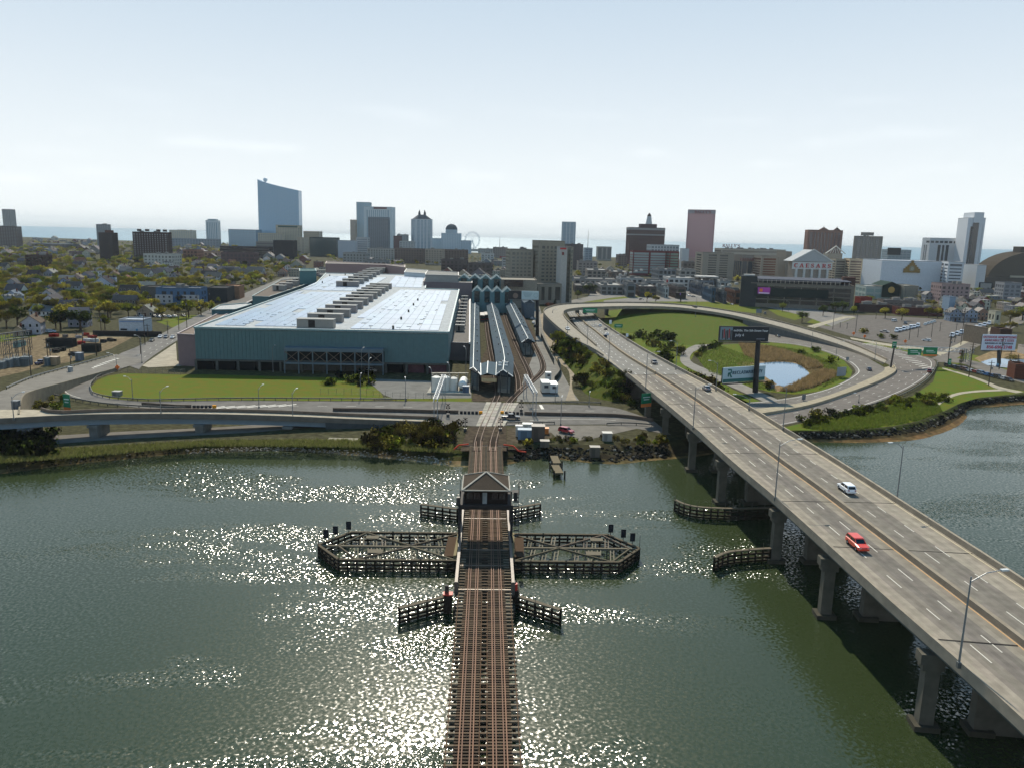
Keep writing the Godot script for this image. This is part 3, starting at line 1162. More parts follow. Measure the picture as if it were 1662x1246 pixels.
func pier_mesh(a:Vector3,d:Vector3,z:float) -> ArrayMesh:
	var mb := MB.new()
	mb.col = c8(112,109,99)
	var side := d.normalized()
	var fore := side.cross(UPV)
	var cap0 := a+side * -0.6
	var cap1 := a+d+side*0.6
	mb.bar(Vector3(cap0.x,9.3,cap0.z),Vector3(cap1.x,9.3,cap1.z),1.7,1.3)
	var base := -2.0
	for t in [0.045,0.33,0.62,0.94]:
		var p:Vector3 = a+d*t
		mb.box(Vector3(p.x,(base+8.7)*0.5,p.z),Vector3(1.7,8.7-base,1.5),atan2(-d.z,d.x))
		mb.box(Vector3(p.x,8.3,p.z),Vector3(2.5,0.9,1.55),atan2(-d.z,d.x))
		if z < 200:
			mb.col = c8(86,83,73)
			mb.box(Vector3(p.x,-0.4,p.z),Vector3(3.0,2.2,2.6),atan2(-d.z,d.x))
			mb.col = c8(112,109,99)
	if z < 180:
		var p := a+d*0.48
		mb.box(Vector3(p.x,2.5,p.z),Vector3(d.length()*0.34,5.5,1.2),atan2(-d.z,d.x))
	return mb.mesh()


# ---- railway ------------------------------------------------------------------------------------
var bushy := []
const RAIL := 3.5
const BRIDGE_END := 199.0


func axis(lateral:float,ahead:float,y:float) -> Vector3:
	var t := Transform3D(Basis(UPV,0.0345),Vector3(0.4,0,0))
	return t*Vector3(lateral,y,-ahead)


func build_railway() -> void:
	var o := thing("railway_bridge",Vector3(0.4,0,0),0.0345,"long rusty two-track railway bridge with open timber deck","bridge")
	landmark("railway bridge",axis(0,120,0))
	var row := 0.54
	var nrow := int((BRIDGE_END-62.0)/row)
	var shorts := []
	var longs := []
	for variant in 3:
		var s := MB.new()
		s.col = [c8(104,90,76),c8(116,100,84),c8(90,78,68)][variant]
		s.box(Vector3.ZERO,Vector3(2.7,0.24,0.25))
		shorts.append(s.mesh())
		s = MB.new()
		s.col = [c8(146,134,116),c8(128,116,100),c8(158,146,128)][variant]
		for sx in [-3.72,3.72]:
			s.box(Vector3(sx,0,0),Vector3(1.06,0.24,0.27))
		s.col = [c8(104,90,76),c8(116,100,84),c8(90,78,68)][variant]
		s.box(Vector3.ZERO,Vector3(6.38,0.236,0.266))
		longs.append(s.mesh())
	var far_ties := MB.new()
	var count := 0
	for i in nrow:
		var z := 62.0+i*row
		var swing := z > 117 and z < 161
		if i % 2 == 0:
			if count < 296:
				var t := part_mesh(o,"long_tie",longs[rng.randi() % 3],M.wood)
				t.position = Vector3(rng.randf_range(-0.08,0.08),RAIL-0.29,-z)
				count += 1
			else:
				far_ties.col = c8(138,126,108)
				far_ties.box(Vector3(0,RAIL-0.29,-z),Vector3(8.5,0.24,0.27))
		else:
			for x in [-1.86,1.86]:
				if count < 296:
					var t := part_mesh(o,"short_tie",shorts[rng.randi() % 3],M.wood)
					t.position = Vector3(x+rng.randf_range(-0.06,0.06),RAIL-0.29,-z)
					count += 1
				else:
					far_ties.col = c8(84,70,58)
					far_ties.box(Vector3(x,RAIL-0.29,-z),Vector3(2.7,0.24,0.25))
	part(o,"far_ties",far_ties,M.wood,true)
	for x in [-1.86,1.86]:
		for g in [-0.7675,0.7675]:
			var m := MB.new()
			m.col = c8(150,112,86)
			m.box(Vector3(x+g,RAIL-0.02,-(60+BRIDGE_END+4)*0.5),Vector3(0.075,0.06,BRIDGE_END-56))
			m.col = c8(120,78,58)
			m.box(Vector3(x+g,RAIL-0.11,-(60+BRIDGE_END+4)*0.5),Vector3(0.15,0.11,BRIDGE_END-56))
			part(o,"running_rail",m,M.rust)
		for g in [-0.42,0.42]:
			var m := MB.new()
			m.col = c8(124,88,68)
			m.box(Vector3(x+g,RAIL-0.1,-(60+BRIDGE_END-2)*0.5),Vector3(0.13,0.13,BRIDGE_END-62))
			part(o,"guard_rail",m,M.rust)
	for x in [-2.75,-0.95,0.95,2.75]:
		for seg in [[58.0,113.0],[113.8,154.2],[155.0,BRIDGE_END]]:
			var m := MB.new()
			m.col = c8(88,70,58)
			m.box(Vector3(x,RAIL-1.1,-(seg[0]+seg[1])*0.5),Vector3(0.35,1.36,seg[1]-seg[0]))
			part(o,"girder",m,M.rust)
	# timbers that tie the long sleepers together, and a thin line of posts and cable
	for x in [-4.0,4.0,-0.42,0.42]:
		for seg in [[58.0,113.0],[155.0,BRIDGE_END]]:
			var m := MB.new()
			m.col = c8(104,84,68)
			m.box(Vector3(x,RAIL-0.14,-(seg[0]+seg[1])*0.5),Vector3(0.1,0.06,seg[1]-seg[0]))
			part(o,"tie_spacer",m,M.wood)
	# bents
	var z := 66.0
	while z < BRIDGE_END-3:
		if z < 110 or z > 158:
			var m := MB.new()
			m.col = c8(72,62,54)
			m.box(Vector3(0,RAIL-2.0,-z),Vector3(8.0,0.45,0.5))
			for x in [-3.6,-1.8,0.0,1.8,3.6]:
				m.tube(Vector3(x*1.15,-2.5,-z),Vector3(x,RAIL-2.2,-z),0.22,0.2,8)
			part(o,"pile_bent",m,M.wood)
		z += 8.0
	# swing span: side girders with pale top flanges, floor beams, pivot pier, rest piers
	for x in [-4.45,4.45]:
		var m := MB.new()
		m.col = c8(54,50,50)
		m.box(Vector3(x,RAIL-0.1,-134),Vector3(0.14,2.6,40.6))
		for i in 23:
			m.box(Vector3(x,RAIL-0.1,-113.9-i*1.83),Vector3(0.36,2.5,0.12))
		part(o,"side_girder",m,M.rust)
		m = MB.new()
		m.col = c8(98,91,85)
		m.box(Vector3(x,RAIL+1.24,-134),Vector3(0.48,0.08,40.8))
		m.box(Vector3(x,RAIL+0.2,-113.6),Vector3(0.62,2.1,0.1))
		part(o,"top_flange",m,M.steel)
	for i in 8:
		var m := MB.new()
		m.col = c8(60,52,48)
		m.box(Vector3(0,RAIL-1.2,-115.0-i*5.4),Vector3(8.8,0.9,0.4))
		part(o,"floor_beam",m,M.rust)
	for i in [113.9,122.9,129.5,145.0,153.6]:
		var m := MB.new()
		m.col = c8(100,88,76)
		m.box(Vector3(0,RAIL-0.13,-i),Vector3(8.2,0.1,0.35))
		part(o,"cross_plate",m,M.steel)
	var m := MB.new()
	m.col = c8(108,98,84)
	m.tube(Vector3(0,-2,-134),Vector3(0,1.6,-134),5.0,5.0,28)
	part(o,"pivot_pier",m,M.concrete)
	for zz in [112.0,156.2]:
		m = MB.new()
		m.col = c8(80,74,66)
		m.box(Vector3(0,-0.4,-zz),Vector3(9.6,3.6,2.2))
		part(o,"rest_pier",m,M.concrete)
	m = MB.new()
	m.col = c8(70,64,60)
	m.box(Vector3(0,0.4,-BRIDGE_END-0.8),Vector3(11.5,5.4,1.6))
	part(o,"abutment",m,M.concrete)
	for sx in [-1.0,1.0]:
		m = MB.new()
		m.col = c8(176,70,54)
		m.bar(Vector3(4.6*sx,RAIL+0.1,-BRIDGE_END-0.2),Vector3(7.2*sx,RAIL-0.2,-BRIDGE_END-0.2),0.35,0.28)
		m.bar(Vector3(7.2*sx,RAIL-0.2,-BRIDGE_END-0.2),Vector3(8.6*sx,2.2,-BRIDGE_END+0.8),0.35,0.28)
		m.bar(Vector3(8.6*sx,2.2,-BRIDGE_END+0.8),Vector3(10.6*sx,2.0,-BRIDGE_END+1.0),0.35,0.28)
		part(o,"red_handrail",m,M.plain)
		m = MB.new()
		m.col = c8(70,60,54)
		m.box(Vector3(7.5*sx,0.3,-BRIDGE_END-1.2),Vector3(6.0,3.8,0.8))
		part(o,"wing_wall",m,M.wood)
	# the bridge tender's house stands on a portal over both tracks
	var hpos := axis(0,136.7,RAIL+7.2)
	var h := thing("bridge_house",hpos,0.0345,"dark control house with a brown hipped roof over the railway tracks","control house")
	m = MB.new()
	m.col = c8(52,46,44)
	m.box(Vector3(0,1.35,0),Vector3(7.8,2.7,7.4))
	part(h,"wall",m,M.wood)
	m = MB.new()
	m.col = c8(44,40,40)
	m.box(Vector3(0,-0.25,0.1),Vector3(9.2,0.5,8.6))
	for sx in [-4.7,4.7]:
		for zz in [-3.8,3.8]:
			m.box(Vector3(sx,-3.6,zz),Vector3(0.45,6.9,0.45))
		m.bar(Vector3(sx,-6.5,-3.8),Vector3(sx,-0.6,3.8),0.2,0.2)
		m.bar(Vector3(sx,-6.5,3.8),Vector3(sx,-0.6,-3.8),0.2,0.2)
		m.box(Vector3(sx,-6.9,0),Vector3(0.6,0.5,8.6))
	m.box(Vector3(0,-0.75,3.9),Vector3(9.4,0.5,0.3))
	part(h,"portal_frame",m,M.rust)
	var rf := MB.new()
	var e := 4.25
	var ez := 4.5
	var ap := Vector3(0,4.7,-0.2)
	var q := [Vector3(-e,2.7,ez),Vector3(e,2.7,ez),Vector3(e,2.7,-ez),Vector3(-e,2.7,-ez)]
	for i in 4:
		rf.col = c8(88,78,68)
		rf.tri(q[i],ap,q[(i+1) % 4])
		rf.quad(q[i],q[(i+1) % 4],q[(i+1) % 4]-UPV*0.22,q[i]-UPV*0.22)
	rf.quad(q[0]-UPV*0.22,q[3]-UPV*0.22,q[2]-UPV*0.22,q[1]-UPV*0.22)
	var roof := part(h,"roof",rf,M.roofing)
	var hips := MB.new()
	hips.col = c8(170,164,152)
	for i in 4:
		hips.bar(q[i]+UPV*0.06,ap+UPV*0.06,0.34,0.12)
		hips.bar(q[i]+UPV*0.02,q[(i+1) % 4]+UPV*0.02,0.2,0.16)
	part(roof,"hip_trim",hips,M.plain)
	for wx in [-2.9,-1.6,1.6,2.9]:
		m = MB.new()
		m.col = c8(34,40,46)
		m.box(Vector3(wx,1.5,3.72),Vector3(1.05,1.1,0.06))
		var w := part(h,"window",m,M.glazing)
		m = MB.new()
		m.col = c8(70,66,62)
		m.box(Vector3(wx,1.5,3.77),Vector3(0.06,1.1,0.06))
		m.box(Vector3(wx,0.9,3.77),Vector3(1.2,0.1,0.1))
		part(w,"frame",m,M.plain)
	m = MB.new()
	m.col = c8(142,146,146)
	m.box(Vector3(-0.2,1.05,3.74),Vector3(0.8,2.1,0.08))
	part(h,"door",m,M.plain)
	m = MB.new()   # stair tower on the right
	m.col = c8(58,56,56)
	for i in 9:
		m.box(Vector3(5.6,-6.2+i*0.7,3.0-i*0.6),Vector3(1.0,0.08,0.5))
	m.bar(Vector3(6.1,-6.0,3.2),Vector3(6.1,0.2,-2.2),0.08,0.2)
	m.box(Vector3(5.6,-0.05,-3.0),Vector3(1.3,0.1,2.6))
	m.box(Vector3(6.2,0.9,-3.0),Vector3(0.06,1.8,2.6))
	m.box(Vector3(5.4,0.8,1.6),Vector3(0.7,1.6,0.9))
	part(h,"stair",m,M.rust)
	m = MB.new()
	m.col = c8(60,58,56)
	m.tube(Vector3(-4.6,-0.3,4.0),Vector3(-4.6,4.6,4.0),0.07,0.05,6)
	m.box(Vector3(-4.9,0.4,3.6),Vector3(0.7,1.5,0.7))
	part(h,"signal_mast",m,M.steel)
	landmark("bridge house",hpos)
	# ballasted tracks ashore
	var bl := MB.new()
	bl.col = c8(96,88,80)
	strip(bl,GL([[747,732,3.0],[757,700,2.75],[763,692,2.62]]),GL([[822,732,3.0],[822,700,2.75],[822,692,2.62]]),10,0.1)
	bl.slab(GL([[765,651],[835,651],[855,640],[872,625],[890,605],[885,580],[872,552],[852,505],[838,484],[786,484],[792,560],[770,610],[768,640]]),LAND+0.06)
	bl.col = c8(104,98,88)
	bl.slab(GL([[822,720],[824,694],[900,690],[895,712],[870,718]]),LAND+0.03)
	struct("ballast",bl,M.dirt)
	var lines := [
		["railway_track","left track curving from the bridge over the crossing into the station",[[774.5,731,3.45],[775.5,715,3.2],[780,700,2.85],[784,690,2.72],[795,668,2.72],[803,651,2.72],[807,640,2.75],[806,620,2.75],[797,575,2.75],[791,540,2.75],[788,510,2.75],[786,490,2.75]]],
		["railway_track","right track curving from the bridge over the crossing beside the canopies",[[799,731,3.45],[801,715,3.2],[805,700,2.85],[809,690,2.72],[818,668,2.72],[827,651,2.72],[845,632,2.75],[860,615,2.75],[857,600,2.75],[846,577,2.75],[836,555,2.75],[822,520,2.75],[815,495,2.75]]],
		["railway_track","outer siding track curving round the right platform end",[[846,631,2.75],[866,616,2.75],[880,602,2.75],[881,590,2.75],[874,572,2.75],[862,548,2.75],[848,515,2.75],[838,492,2.75]]],
		["railway_track","middle track running between the station canopies",[[842,634,2.75],[840,612,2.75],[832,590,2.75],[822,560,2.75],[812,528,2.75],[806,500,2.75]]],
	]
	for l in lines:
		track(l[0],l[1],smooth(GL(l[2]),2.0))
	# concrete panels of the level crossing
	var pan := thing("level_crossing",G(800,672),0,"two pale bands of concrete panels at the level crossing","level crossing")
	landmark("level crossing",G(800,672))
	for side in [[[772,691],[798,691],[814,652],[789,652]],[[800,691],[818,691],[842,653],[817,653]]]:
		var c := GL(side,2.7)
		for i in 8:
			for j in 3:
				var mb := MB.new()
				mb.col = vary(c8(186,178,164),0.06)
				var pts := []
				for d in [[0.04,0.03],[0.96,0.03],[0.96,0.97],[0.04,0.97]]:
					var u:float = (j+d[0])/3.0
					var v:float = (i+d[1])/8.0
					pts.append(c[0].lerp(c[1],u).lerp(c[3].lerp(c[2],u),v))
				for p in 4:
					mb.quad(pts[p],pts[(p+1) % 4],pts[(p+1) % 4]-UPV*0.15,pts[p]-UPV*0.15)
				mb.quad(pts[0],pts[3],pts[2],pts[1])
				wpart(pan,"panel",mb,M.concrete)


func track(called:String,label:String,pts:Array) -> void:
	var o := thing(called,pts[0],0,label,"railway track")
	for g in [-0.7675,0.7675]:
		var m := MB.new()
		m.col = c8(126,102,86)
		for i in pts.size()-1:
			var d0:Vector3 = (pts[min(i+1,pts.size()-1)]-pts[max(i-1,0)]).cross(UPV).normalized()
			var d1:Vector3 = (pts[min(i+2,pts.size()-1)]-pts[i]).cross(UPV).normalized()
			m.bar(pts[i]+d0*g,pts[i+1]+d1*g,0.16,0.16)
		wpart(o,"rail",m,M.rust)
	var s := resampled(pts,0.75)
	var ties := MB.new()
	ties.col = c8(92,80,70)
	for i in s.size()-1:
		var d:Vector3 = (s[i+1]-s[i]).cross(UPV).normalized()
		if i > 60 or true:
			ties.bar(s[i]-d*1.3-UPV*0.1,s[i]+d*1.3-UPV*0.1,0.25,0.12)
	wpart(o,"ties",ties,M.wood,true)


# ---- timber fenders in the river -------------------------------------------------------------------
func build_fenders() -> void:
	for sx in [-1.0,1.0]:
		var o := thing("pivot_fender",axis(14.0*sx,134,0),0.0345,"pointed timber fender pier reaching out on the %s of the swing span" % ("left" if sx < 0 else "right"),"fender pier")
		var y := 1.8
		var tip := 30.2 if sx < 0 else 28.4
		var outer := []
		for e in [[4.9,127.8],[tip-4.8,127.8],[tip,134.1],[tip-4.8,140.5],[4.9,140.5]]:
			outer.append(axis(e[0]*sx,e[1],y))
		for i in 4:
			var m := MB.new()
			m.col = c8(58,54,48)
			var a:Vector3 = outer[i]
			var b:Vector3 = outer[i+1]
			for lv in [0.25,-0.5,-1.2,-1.8]:
				m.bar(a+UPV*(lv-0.15),b+UPV*(lv-0.15),0.32,0.34)
			m.col = c8(106,98,84)
			m.bar(a+UPV*0.32,b+UPV*0.32,0.5,0.14)
			wpart(o,"wale",m,M.wood)
			var k := int(a.distance_to(b)/1.5)
			for j in k+1:
				var p := a.lerp(b,float(j)/k)
				m = MB.new()
				m.col = vary(c8(60,55,48),0.2)
				m.tube(Vector3(p.x,-2.5,p.z),Vector3(p.x,y+rng.randf_range(0.15,0.5),p.z),0.2,0.18,7)
				wpart(o,"pile",m,M.wood)
		var mid0 := axis(4.9*sx,134.1,y+0.1)
		var mid1 := axis((tip-0.6)*sx,134.1,y+0.1)
		var m := MB.new()
		m.col = c8(126,119,104)
		m.bar(mid0,mid1,0.5,0.3)
		wpart(o,"centre_beam",m,M.wood)
		for e in [[5,128.0,13.5,133.9],[13.5,133.9,22.4,128.0],[5,140.3,13.5,134.3],[13.5,134.3,22.4,140.3],[22.4,128.0,26.6,134.0],[22.4,140.3,26.6,134.0]]:
			m = MB.new()
			m.col = vary(c8(110,103,90),0.1)
			m.bar(axis(e[0]*sx,e[1],y+0.2),axis(e[2]*sx,e[3],y+0.2),0.3,0.3)
			wpart(o,"diagonal_brace",m,M.wood)
		for x in [8.0,10.2,12.3,16.0,18.4,20.0,22.4]:
			for zz in [[127.9,133.8],[134.4,140.4]]:
				m = MB.new()
				m.col = vary(c8(128,122,108),0.1)
				for dx in [-0.3,0.3]:
					m.bar(axis((x+dx)*sx,zz[0],y-0.1),axis((x+dx+0.9)*sx,zz[1],y-0.1),0.2,0.25)
				for t in [0.2,0.5,0.8]:
					m.bar(axis((x-0.3+0.9*t)*sx,lerpf(zz[0],zz[1],t),y-0.1),axis((x+0.3+0.9*t)*sx,lerpf(zz[0],zz[1],t),y-0.1),0.2,0.2)
				wpart(o,"cross_timber",m,M.wood)
		for e in [[19.5,131.5,2.6,1.6],[21.0,138.0,2.4,1.4]]:
			m = MB.new()
			m.col = c8(126,119,104)
			m.obox(axis(e[0]*sx,e[1],y+0.28),Vector3(e[2]*0.5,0,0),Vector3(0,0.08,0),Vector3(0,0,e[3]*0.5))
			wpart(o,"plank_platform",m,M.wood)
		m = MB.new()
		m.col = c8(90,74,60)
		m.obox(axis(6.2*sx,134.1,y+0.2),Vector3(0.9,0,0),Vector3(0,0.12,0),Vector3(0,0,4.5))
		m.col = c8(150,140,110)
		m.obox(axis(5.1*sx,134.1,y+0.4),Vector3(0.25,0,0),Vector3(0,0.5,0),Vector3(0,0,5.5))
		wpart(o,"landing_deck",m,M.wood)
		landmark("%s pointed fender" % ("left" if sx < 0 else "right"),axis(18*sx,138,0))
		var k := 0
		for e in [[tip-4.4,140.3],[tip-2.4,137.8],[tip-1.0,136.0]]:
			k += 1
			var p := axis(e[0]*sx,e[1],y)
			var s := thing("river_sign",p,0.0345,"dark board on a post at the tip of the %s fender, %s from the bridge" % ["left" if sx < 0 else "right",nth(k)],"sign","dark boards on the fender tips")
			m = MB.new()
			m.col = c8(60,56,52)
			m.box(Vector3(0,0.7,0),Vector3(0.12,1.8,0.12))
			part(s,"post",m,M.wood)
			m = MB.new()
			m.col = c8(48,50,54)
			m.box(Vector3(0,1.7,0.1),Vector3(0.95,1.6,0.08))
			part(s,"board",m,M.plain)
		var lp := thing("marker_light",axis(tip*sx,134.1,y),0,"thin marker pole at the very tip of the %s fender" % ("left" if sx < 0 else "right"),"marker pole")
		m = MB.new()
		m.col = c8(90,84,78)
		m.tube(Vector3.ZERO,Vector3(0,2.6,0),0.06,0.05,6)
		part(lp,"pole",m,M.steel)
		m = MB.new()
		m.col = c8(180,176,160)
		m.tube(Vector3(0,2.6,0),Vector3(0,2.95,0),0.14,0.1,8)
		part(lp,"lantern",m,M.plain)
	wing([[722,969],[648,988]],"slanting timber fender left of the bridge on the near side of the swing span")
	wing([[842,969],[910,991]],"slanting timber fender right of the bridge on the near side of the swing span")
	wing([[742,827],[683,819]],"short timber fender left of the bridge beyond the swing span")
	wing([[826,827],[877,818]],"short timber fender right of the bridge beyond the swing span")
	wing([[1262,824],[1200,826],[1140,824],[1112,819],[1096,812]],"long timber fender with a curved end at the road bridge's main pier")
	wing([[1262,890],[1215,893],[1180,897],[1160,906]],"shorter timber fender under the road bridge's main pier")
	# red gate machines at the swing span's end
	for e in [[727,962,"red signal stand left of the tracks at the swing span's near end"],[836,955,"red signal drum right of the tracks at the swing span's near end"]]:
		var p := G(e[0],e[1],3.2)
		var s := thing("gate_machine",p,0,e[2],"signal")
		var m := MB.new()
		m.col = c8(70,62,56)
		m.box(Vector3(0,-2.2,0),Vector3(1.2,4.0,1.2))
		part(s,"base",m,M.wood)
		m = MB.new()
		m.col = c8(186,58,46)
		if e[0] < 800:
			m.box(Vector3(0,-0.1,0),Vector3(1.5,0.18,1.2))
		else:
			m.tube(Vector3(0,-0.2,0),Vector3(0,0.9,0),0.4,0.4,12)
		part(s,"red_body",m,M.smoothpaint)
		m = MB.new()
		m.col = c8(60,56,52)
		m.box(Vector3(-0.2,0.6,-0.3),Vector3(0.6,1.1,0.5))
		part(s,"machine_box",m,M.rust)
	# old dolphin off the right bank
	var d := thing("old_jetty",G(905,765,0),0,"ruined stub of a timber jetty in the water off the right bank","jetty")
	for e in [[[899,740],[904,752]],[[901,755],[908,768]]]:
		var a := G(e[0][0],e[0][1],1.2)
		var b := G(e[1][0],e[1][1],1.2)
		var m := MB.new()
		m.col = c8(128,118,98)
		m.bar(a,b,2.0,0.35)
		wpart(d,"deck_block",m,M.wood)
		for p in [a,b]:
			for sx in [-1.3,1.3]:
				m = MB.new()
				m.col = c8(58,52,46)
				m.tube(Vector3(p.x+sx,-1.5,p.z),Vector3(p.x+sx,1.9,p.z),0.22,0.2,7)
				wpart(d,"pile",m,M.wood)


func wing(line:Array,label:String) -> void:
	var pts := resampled(GL(line,2.4),1.4)
	var o := thing("wing_fender",pts[0],0,label,"fender")
	for lv in [0.15,-0.7,-1.5,-2.1]:
		var m := MB.new()
		m.col = c8(120,112,98) if lv > 0 else c8(58,53,46)
		for i in pts.size()-1:
			m.bar(pts[i]+UPV*lv,pts[i+1]+UPV*lv,0.7 if lv > 0 else 0.3,0.2 if lv > 0 else 0.34)
		wpart(o,"wale",m,M.wood)
	for p in pts:
		var m := MB.new()
		m.col = vary(c8(56,52,46),0.2)
		m.tube(Vector3(p.x,-2.5,p.z),Vector3(p.x,p.y+rng.randf_range(-0.1,0.3),p.z),0.21,0.19,7)
		wpart(o,"pile",m,M.wood)
	var m := MB.new()
	m.col = c8(84,80,74)
	for i in range(0,pts.size(),2):
		m.tube(pts[i]+UPV*0.1,pts[i]+UPV*1.3,0.05,0.05,5)
	wpart(o,"railing",m,M.steel)


# ---- lettering -----------------------------------------------------------------------------------
func letters(parent:Node3D,called:String,words:String,at:Transform3D,high:float,col:Color,face := "Droid Sans",bold := true,squeeze := 1.0) -> void:
	var f := SystemFont.new()
	f.font_names = PackedStringArray([face])
	f.font_weight = 700 if bold else 400
	var t := TextMesh.new()
	t.text = words
	t.font = f
	t.font_size = 64
	t.pixel_size = high/46.0
	t.depth = 0.12 if high < 3 else 0.6
	t.curve_step = 4.0
	var m := StandardMaterial3D.new()
	m.albedo_color = col
	m.roughness = 0.6
	m.resource_name = "lettering"
	var o := MeshInstance3D.new()
	o.name = called
	o.mesh = t
	o.material_override = m
	o.transform = at.scaled_local(Vector3(squeeze,1,1))
	parent.add_child(o,true)


# ---- station ----------------------------------------------------------------------------------------
func canopy(label:String,ridge:Array,left:Array,right:Array,posts_from := 0.0) -> Node3D:
	var k := 12
	var rg := even(GL(ridge),k)
	var lf := even(GL(left),k)
	var rt := even(GL(right),k)
	var o := thing("platform_canopy",Vector3(rg[k].x,LAND,rg[k].z),0,label,"platform canopy")
	var mb := MB.new()
	for i in k:
		mb.col = vary(c8(82,100,112),0.04)
		mb.quad(lf[i],rg[i],rg[i+1],lf[i+1])
		mb.quad(rg[i],rt[i],rt[i+1],rg[i+1])
		mb.col = c8(70,76,80)
		mb.quad(lf[i]-UPV*0.4,rt[i]-UPV*0.4,rt[i+1]-UPV*0.4,lf[i+1]-UPV*0.4)
		mb.quad(lf[i],lf[i+1],lf[i+1]-UPV*0.4,lf[i]-UPV*0.4)
		mb.quad(rt[i],rt[i+1],rt[i+1]-UPV*0.4,rt[i]-UPV*0.4)
	mb.col = c8(60,66,70)
	mb.tri(lf[k],rg[k],rt[k])
	var rf := wpart(o,"roof",mb,M.roofing)
	mb = MB.new()
	mb.col = c8(205,208,204)
	for i in k:
		mb.bar(rg[i]+UPV*0.06,rg[i+1]+UPV*0.06,0.24,0.16)
	mb.bar(lf[k],rg[k],0.3,0.3)
	mb.bar(rg[k],rt[k],0.3,0.3)
	var tr := wpart(o,"ridge_cap",mb,M.smoothpaint)
	for i in range(0,k+1):
		for e in [lf[i].lerp(rt[i],0.3),lf[i].lerp(rt[i],0.7)]:
			mb = MB.new()
			mb.col = c8(58,62,64)
			mb.box(Vector3(e.x,(LAND+rg[i].y)*0.5,e.z),Vector3(0.4,rg[i].y-LAND-0.3,0.4))
			wpart(o,"post",mb,M.steel)
	mb = MB.new()
	mb.col = c8(150,146,136)
	var pl := []
	for i in k+1:
		pl.append(lf[i].lerp(rt[i],0.16))
	var pr := []
	for i in k+1:
		pr.append(lf[i].lerp(rt[i],0.84))
	for i in k:
		mb.quad(Vector3(pl[i].x,3.9,pl[i].z),Vector3(pr[i].x,3.9,pr[i].z),Vector3(pr[i+1].x,3.9,pr[i+1].z),Vector3(pl[i+1].x,3.9,pl[i+1].z))
		mb.quad(Vector3(pl[i].x,3.9,pl[i].z),Vector3(pl[i+1].x,3.9,pl[i+1].z),Vector3(pl[i+1].x,LAND,pl[i+1].z),Vector3(pl[i].x,LAND,pl[i].z))
		mb.quad(Vector3(pr[i].x,3.9,pr[i].z),Vector3(pr[i+1].x,3.9,pr[i+1].z),Vector3(pr[i+1].x,LAND,pr[i+1].z),Vector3(pr[i].x,LAND,pr[i].z))
	mb.quad(Vector3(pl[k].x,3.9,pl[k].z),Vector3(pr[k].x,3.9,pr[k].z),Vector3(pr[k].x,LAND,pr[k].z),Vector3(pl[k].x,LAND,pl[k].z))
	wpart(o,"platform",mb,M.concrete)
	return o


func build_station() -> void:
	var a := canopy("long blue-grey platform canopy next to the exhibition hall",[[771,486,10],[768,596,10]],[[765,486,9.6],[762,599,9.6]],[[777.5,493,8.4],[780.5,609,8.4]])
	var b := canopy("long blue-grey gabled platform canopy between the tracks with a white ridge",[[796,485,10.4],[819.5,578,10.4],[816.5,600,10.4]],[[788.5,491,8.6],[805,587,8.6],[803.7,609,8.6]],[[809,504,8.6],[834.5,584,8.6],[832.5,611,8.6]])
	canopy("shorter blue-grey gabled platform canopy on the right of the station",[[824.5,485,10.4],[840,516,10.4],[857,549,10.4]],[[818,491,8.6],[832,522,8.6],[846.5,556,8.6]],[[836,493,8.6],[851,518,8.6],[868.5,555,8.6]])
	landmark("station canopies",b.position)
	# the little cross gable between the two long canopies
	var mb := MB.new()
	mb.col = c8(92,112,124)
	var q := GL([[780,590,8.6],[792,586.5,9.8],[806,588,8.6],[805,609.5,8.6],[790.5,606,9.8],[780.5,609.5,8.6]])
	mb.quad(q[0],q[1],q[4],q[5])
	mb.quad(q[1],q[2],q[3],q[4])
	mb.col = c8(64,68,70)
	mb.tri(q[5],q[4],q[3])
	wpart(a,"cross_gable",mb,M.roofing)
	mb = MB.new()
	mb.col = c8(210,212,208)
	mb.bar(q[1]+UPV*0.1,q[4]+UPV*0.1,0.3,0.2)
	mb.bar(q[0]+UPV*0.1,q[5]+UPV*0.1,0.3,0.2)
	mb.bar(q[2]+UPV*0.1,q[3]+UPV*0.1,0.3,0.2)
	wpart(a,"white_edge",mb,M.smoothpaint)
	mb = MB.new()
	mb.col = c8(196,176,136)
	mb.bar(G(782,616,7.0),G(806,617,7.0),0.6,1.3)
	wpart(a,"signal_panel",mb,M.plain)
	mb = MB.new()
	mb.col = c8(215,217,214)
	for e in [[812,590],[811.5,594],[818,588],[822,590],[821,594]]:
		var p := G(e[0],e[1],10.0)
		mb.box(p+UPV*0.3,Vector3(1.3,0.5,0.35))
	wpart(b,"roof_vent",mb,M.smoothpaint,true)
	# grey sheds beyond the right canopy
	block("station_shed","small grey gabled shed behind the right platform canopy","shed",846,868,492,530,30,4,c8(92,104,114),c8(96,112,124),{"gable":2.0})
	# glass concourse with zigzag gables
	zigzag("station_concourse","teal glass concourse with a zigzag row of gables over the platforms",766,832,467,475,560,26,4)
	zigzag("hall_atrium","taller teal glass atrium with zigzag gables behind the concourse",744,815,447,454,610,30,4)
	landmark("teal glass atrium",P(780,455,610))
	# hall entrance drum with a red screen
	var o := block("podium_building","beige podium block with a dark red screen beside the teal atrium","building",812,872,456,600,40,2,c8(142,136,124),c8(150,146,136),{})
	mb = MB.new()
	mb.col = c8(36,20,24)
	var s := P(833.5,460,597)
	mb.box(s,Vector3(14.5,5.0,0.5))
	var sc := wpart(o,"screen",mb,M.glazing)
	mb = MB.new()
	mb.col = c8(122,30,34)
	mb.box(s+Vector3(1.0,0.2,0.3),Vector3(11.0,1.2,0.1))
	mb.box(s+Vector3(-4.0,-0.3,0.3),Vector3(2.6,2.6,0.1))
	wpart(sc,"red_picture",mb,M.print)


